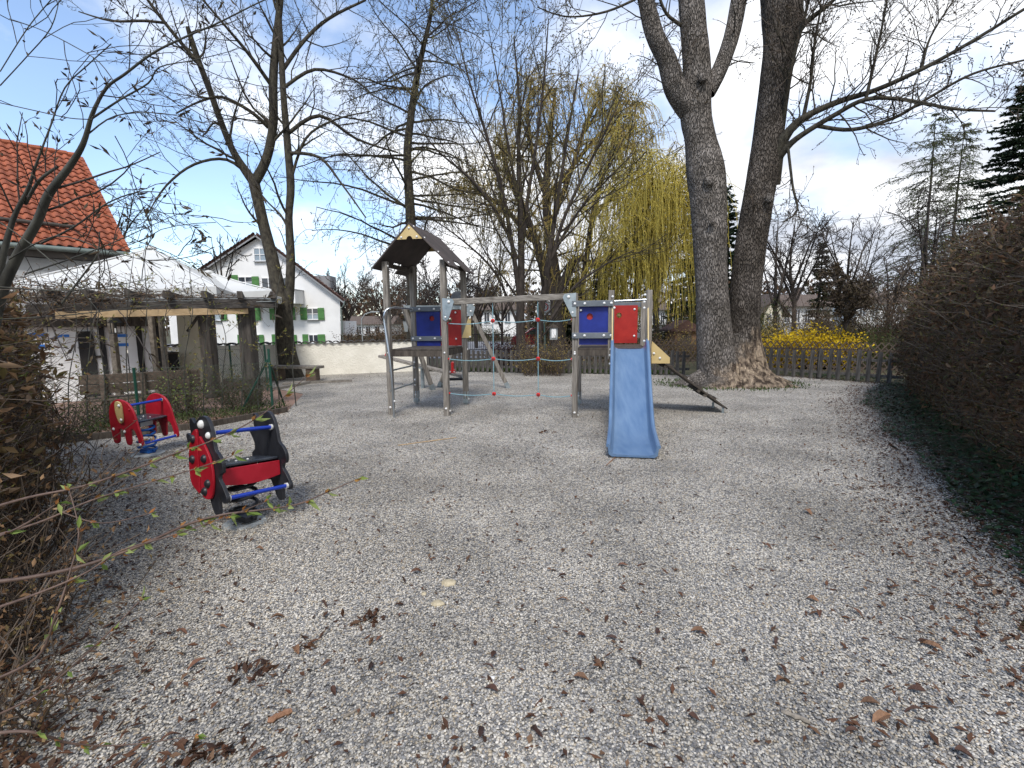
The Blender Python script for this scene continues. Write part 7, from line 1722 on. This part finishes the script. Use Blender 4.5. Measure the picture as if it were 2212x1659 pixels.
near_branch([[(-60, 1110, 1.5, 7), (60, 1075, 1.5, 6), (180, 1050, 1.55, 5), (300, 1010, 1.6, 4.5), (390, 975, 1.6, 4), (450, 955, 1.62, 3), (560, 900, 1.65, 2.5), (660, 815, 1.7, 1.5)]], 'near branch crossing the ladybird head', 312, gB, lsz=.028)
near_branch([[(-60, 1170, 1.4, 6), (80, 1130, 1.4, 5), (200, 1080, 1.45, 4), (330, 1040, 1.5, 3), (430, 1010, 1.5, 2.5), (500, 985, 1.5, 2)], [(130, 1105, 1.4, 3), (220, 1130, 1.42, 2.5), (320, 1110, 1.45, 2)]], 'near branch ending in front of the ladybird wing', 313, gB, lsz=.026)
near_branch([[(-60, 1330, 1.2, 7), (60, 1290, 1.2, 6), (180, 1240, 1.25, 4), (260, 1190, 1.3, 3.5), (360, 1160, 1.35, 3), (480, 1120, 1.4, 2), (570, 1085, 1.4, 1.5)]], 'thin near branch just below the longest one', 314, gB, lsz=.024)
near_branch([[(-40, 1480, 1.15, 8), (80, 1420, 1.2, 6), (120, 1330, 1.2, 5), (150, 1240, 1.25, 4), (170, 1150, 1.3, 3), (150, 1060, 1.35, 2)], [(-40, 1560, 1.3, 6), (80, 1500, 1.4, 5), (200, 1400, 1.4, 4), (300, 1300, 1.5, 3)]], 'upright near twigs at the lower left edge', 315, gB, lsz=.024)
near_branch([[(-60, 1590, 1.2, 9), (60, 1580, 1.2, 7), (150, 1605, 1.25, 5), (260, 1610, 1.3, 3), (420, 1590, 1.35, 2)], [(-60, 1180, 1.2, 5), (40, 1140, 1.2, 5), (120, 1090, 1.2, 3)]], 'grey near twig along the bottom left corner', 316, gB, lsz=.022)
# low leafy clutter of the near hedge foot
shrub('hedge_foot', 'tangle of brown leaves and twigs at the lower left edge', -60, 1500, 980, 2.3, 330, 'hedge_leaf', 'twig_brown', 320, 130, 1500, .035, 'tangles at the foot of the left hedge', dpt=.5)
shrub('hedge_foot', 'low leafy tangle filling the bottom left corner', -120, 1659, 1300, 1.7, 430, 'hedge_leaf', 'twig_brown', 322, 60, 900, .03, 'tangles at the foot of the left hedge', dpt=.3)
shrub('hedge_foot', 'brown leafy tangle on the left edge beside the near branches', -30, 1200, 800, 3.3, 300, 'hedge_leaf', 'twig_brown', 321, 150, 1900, .04, 'tangles at the foot of the left hedge', dpt=.5)

def vine():  # twig mass added as a dark cover above the pergola interior
    rng = random.Random(5); rs = np.random.RandomState(5); root = thing('added_dark_vine', (-8, 9.3, 2.2), 'tangled bare vine and twigs added as dark cover over the left part of the pergola', 'vine'); items = []; C_ = []
    a = A(470, 648, 9.8); b = A(-60, 640, 8.3); a.z = b.z = 2.25
    for i in range(620):
        p = a.lerp(b, rng.random()**.75)+Vector((rng.gauss(-.25, .5), rng.gauss(.3, .6), rng.gauss(.02, .09))); d_ = (rng.gauss(-.5, .8), rng.gauss(0, .7), rng.gauss(.05, .25)); d_ = nrm(d_); pts = [tuple(p)]; L_ = rng.uniform(.3, 1.0)
        for j in range(6): d_ = nrm((d_[0]+rng.gauss(0, .28), d_[1]+rng.gauss(0, .28), d_[2]+rng.gauss(-.02, .2))); p = tuple(pts[-1][z]+d_[z]*L_/6 for z in range(3)); pts.append(p)
        items.append((pts, [.006, .0055, .005, .0045, .004, .003, .002])); C_ += [pts[2], pts[4], pts[6]]
    o3 = tuple(root.location)
    o = link('twigs', tubes_mesh('twigs', items, 3, 'twig', o3), root); o['kind'] = 'stuff'
    o = link('leaves', leaves_mesh('leaves', C_, None, .05, .022, 'hedge_leaf', o3, 5, .4), root); o['kind'] = 'stuff'
vine()
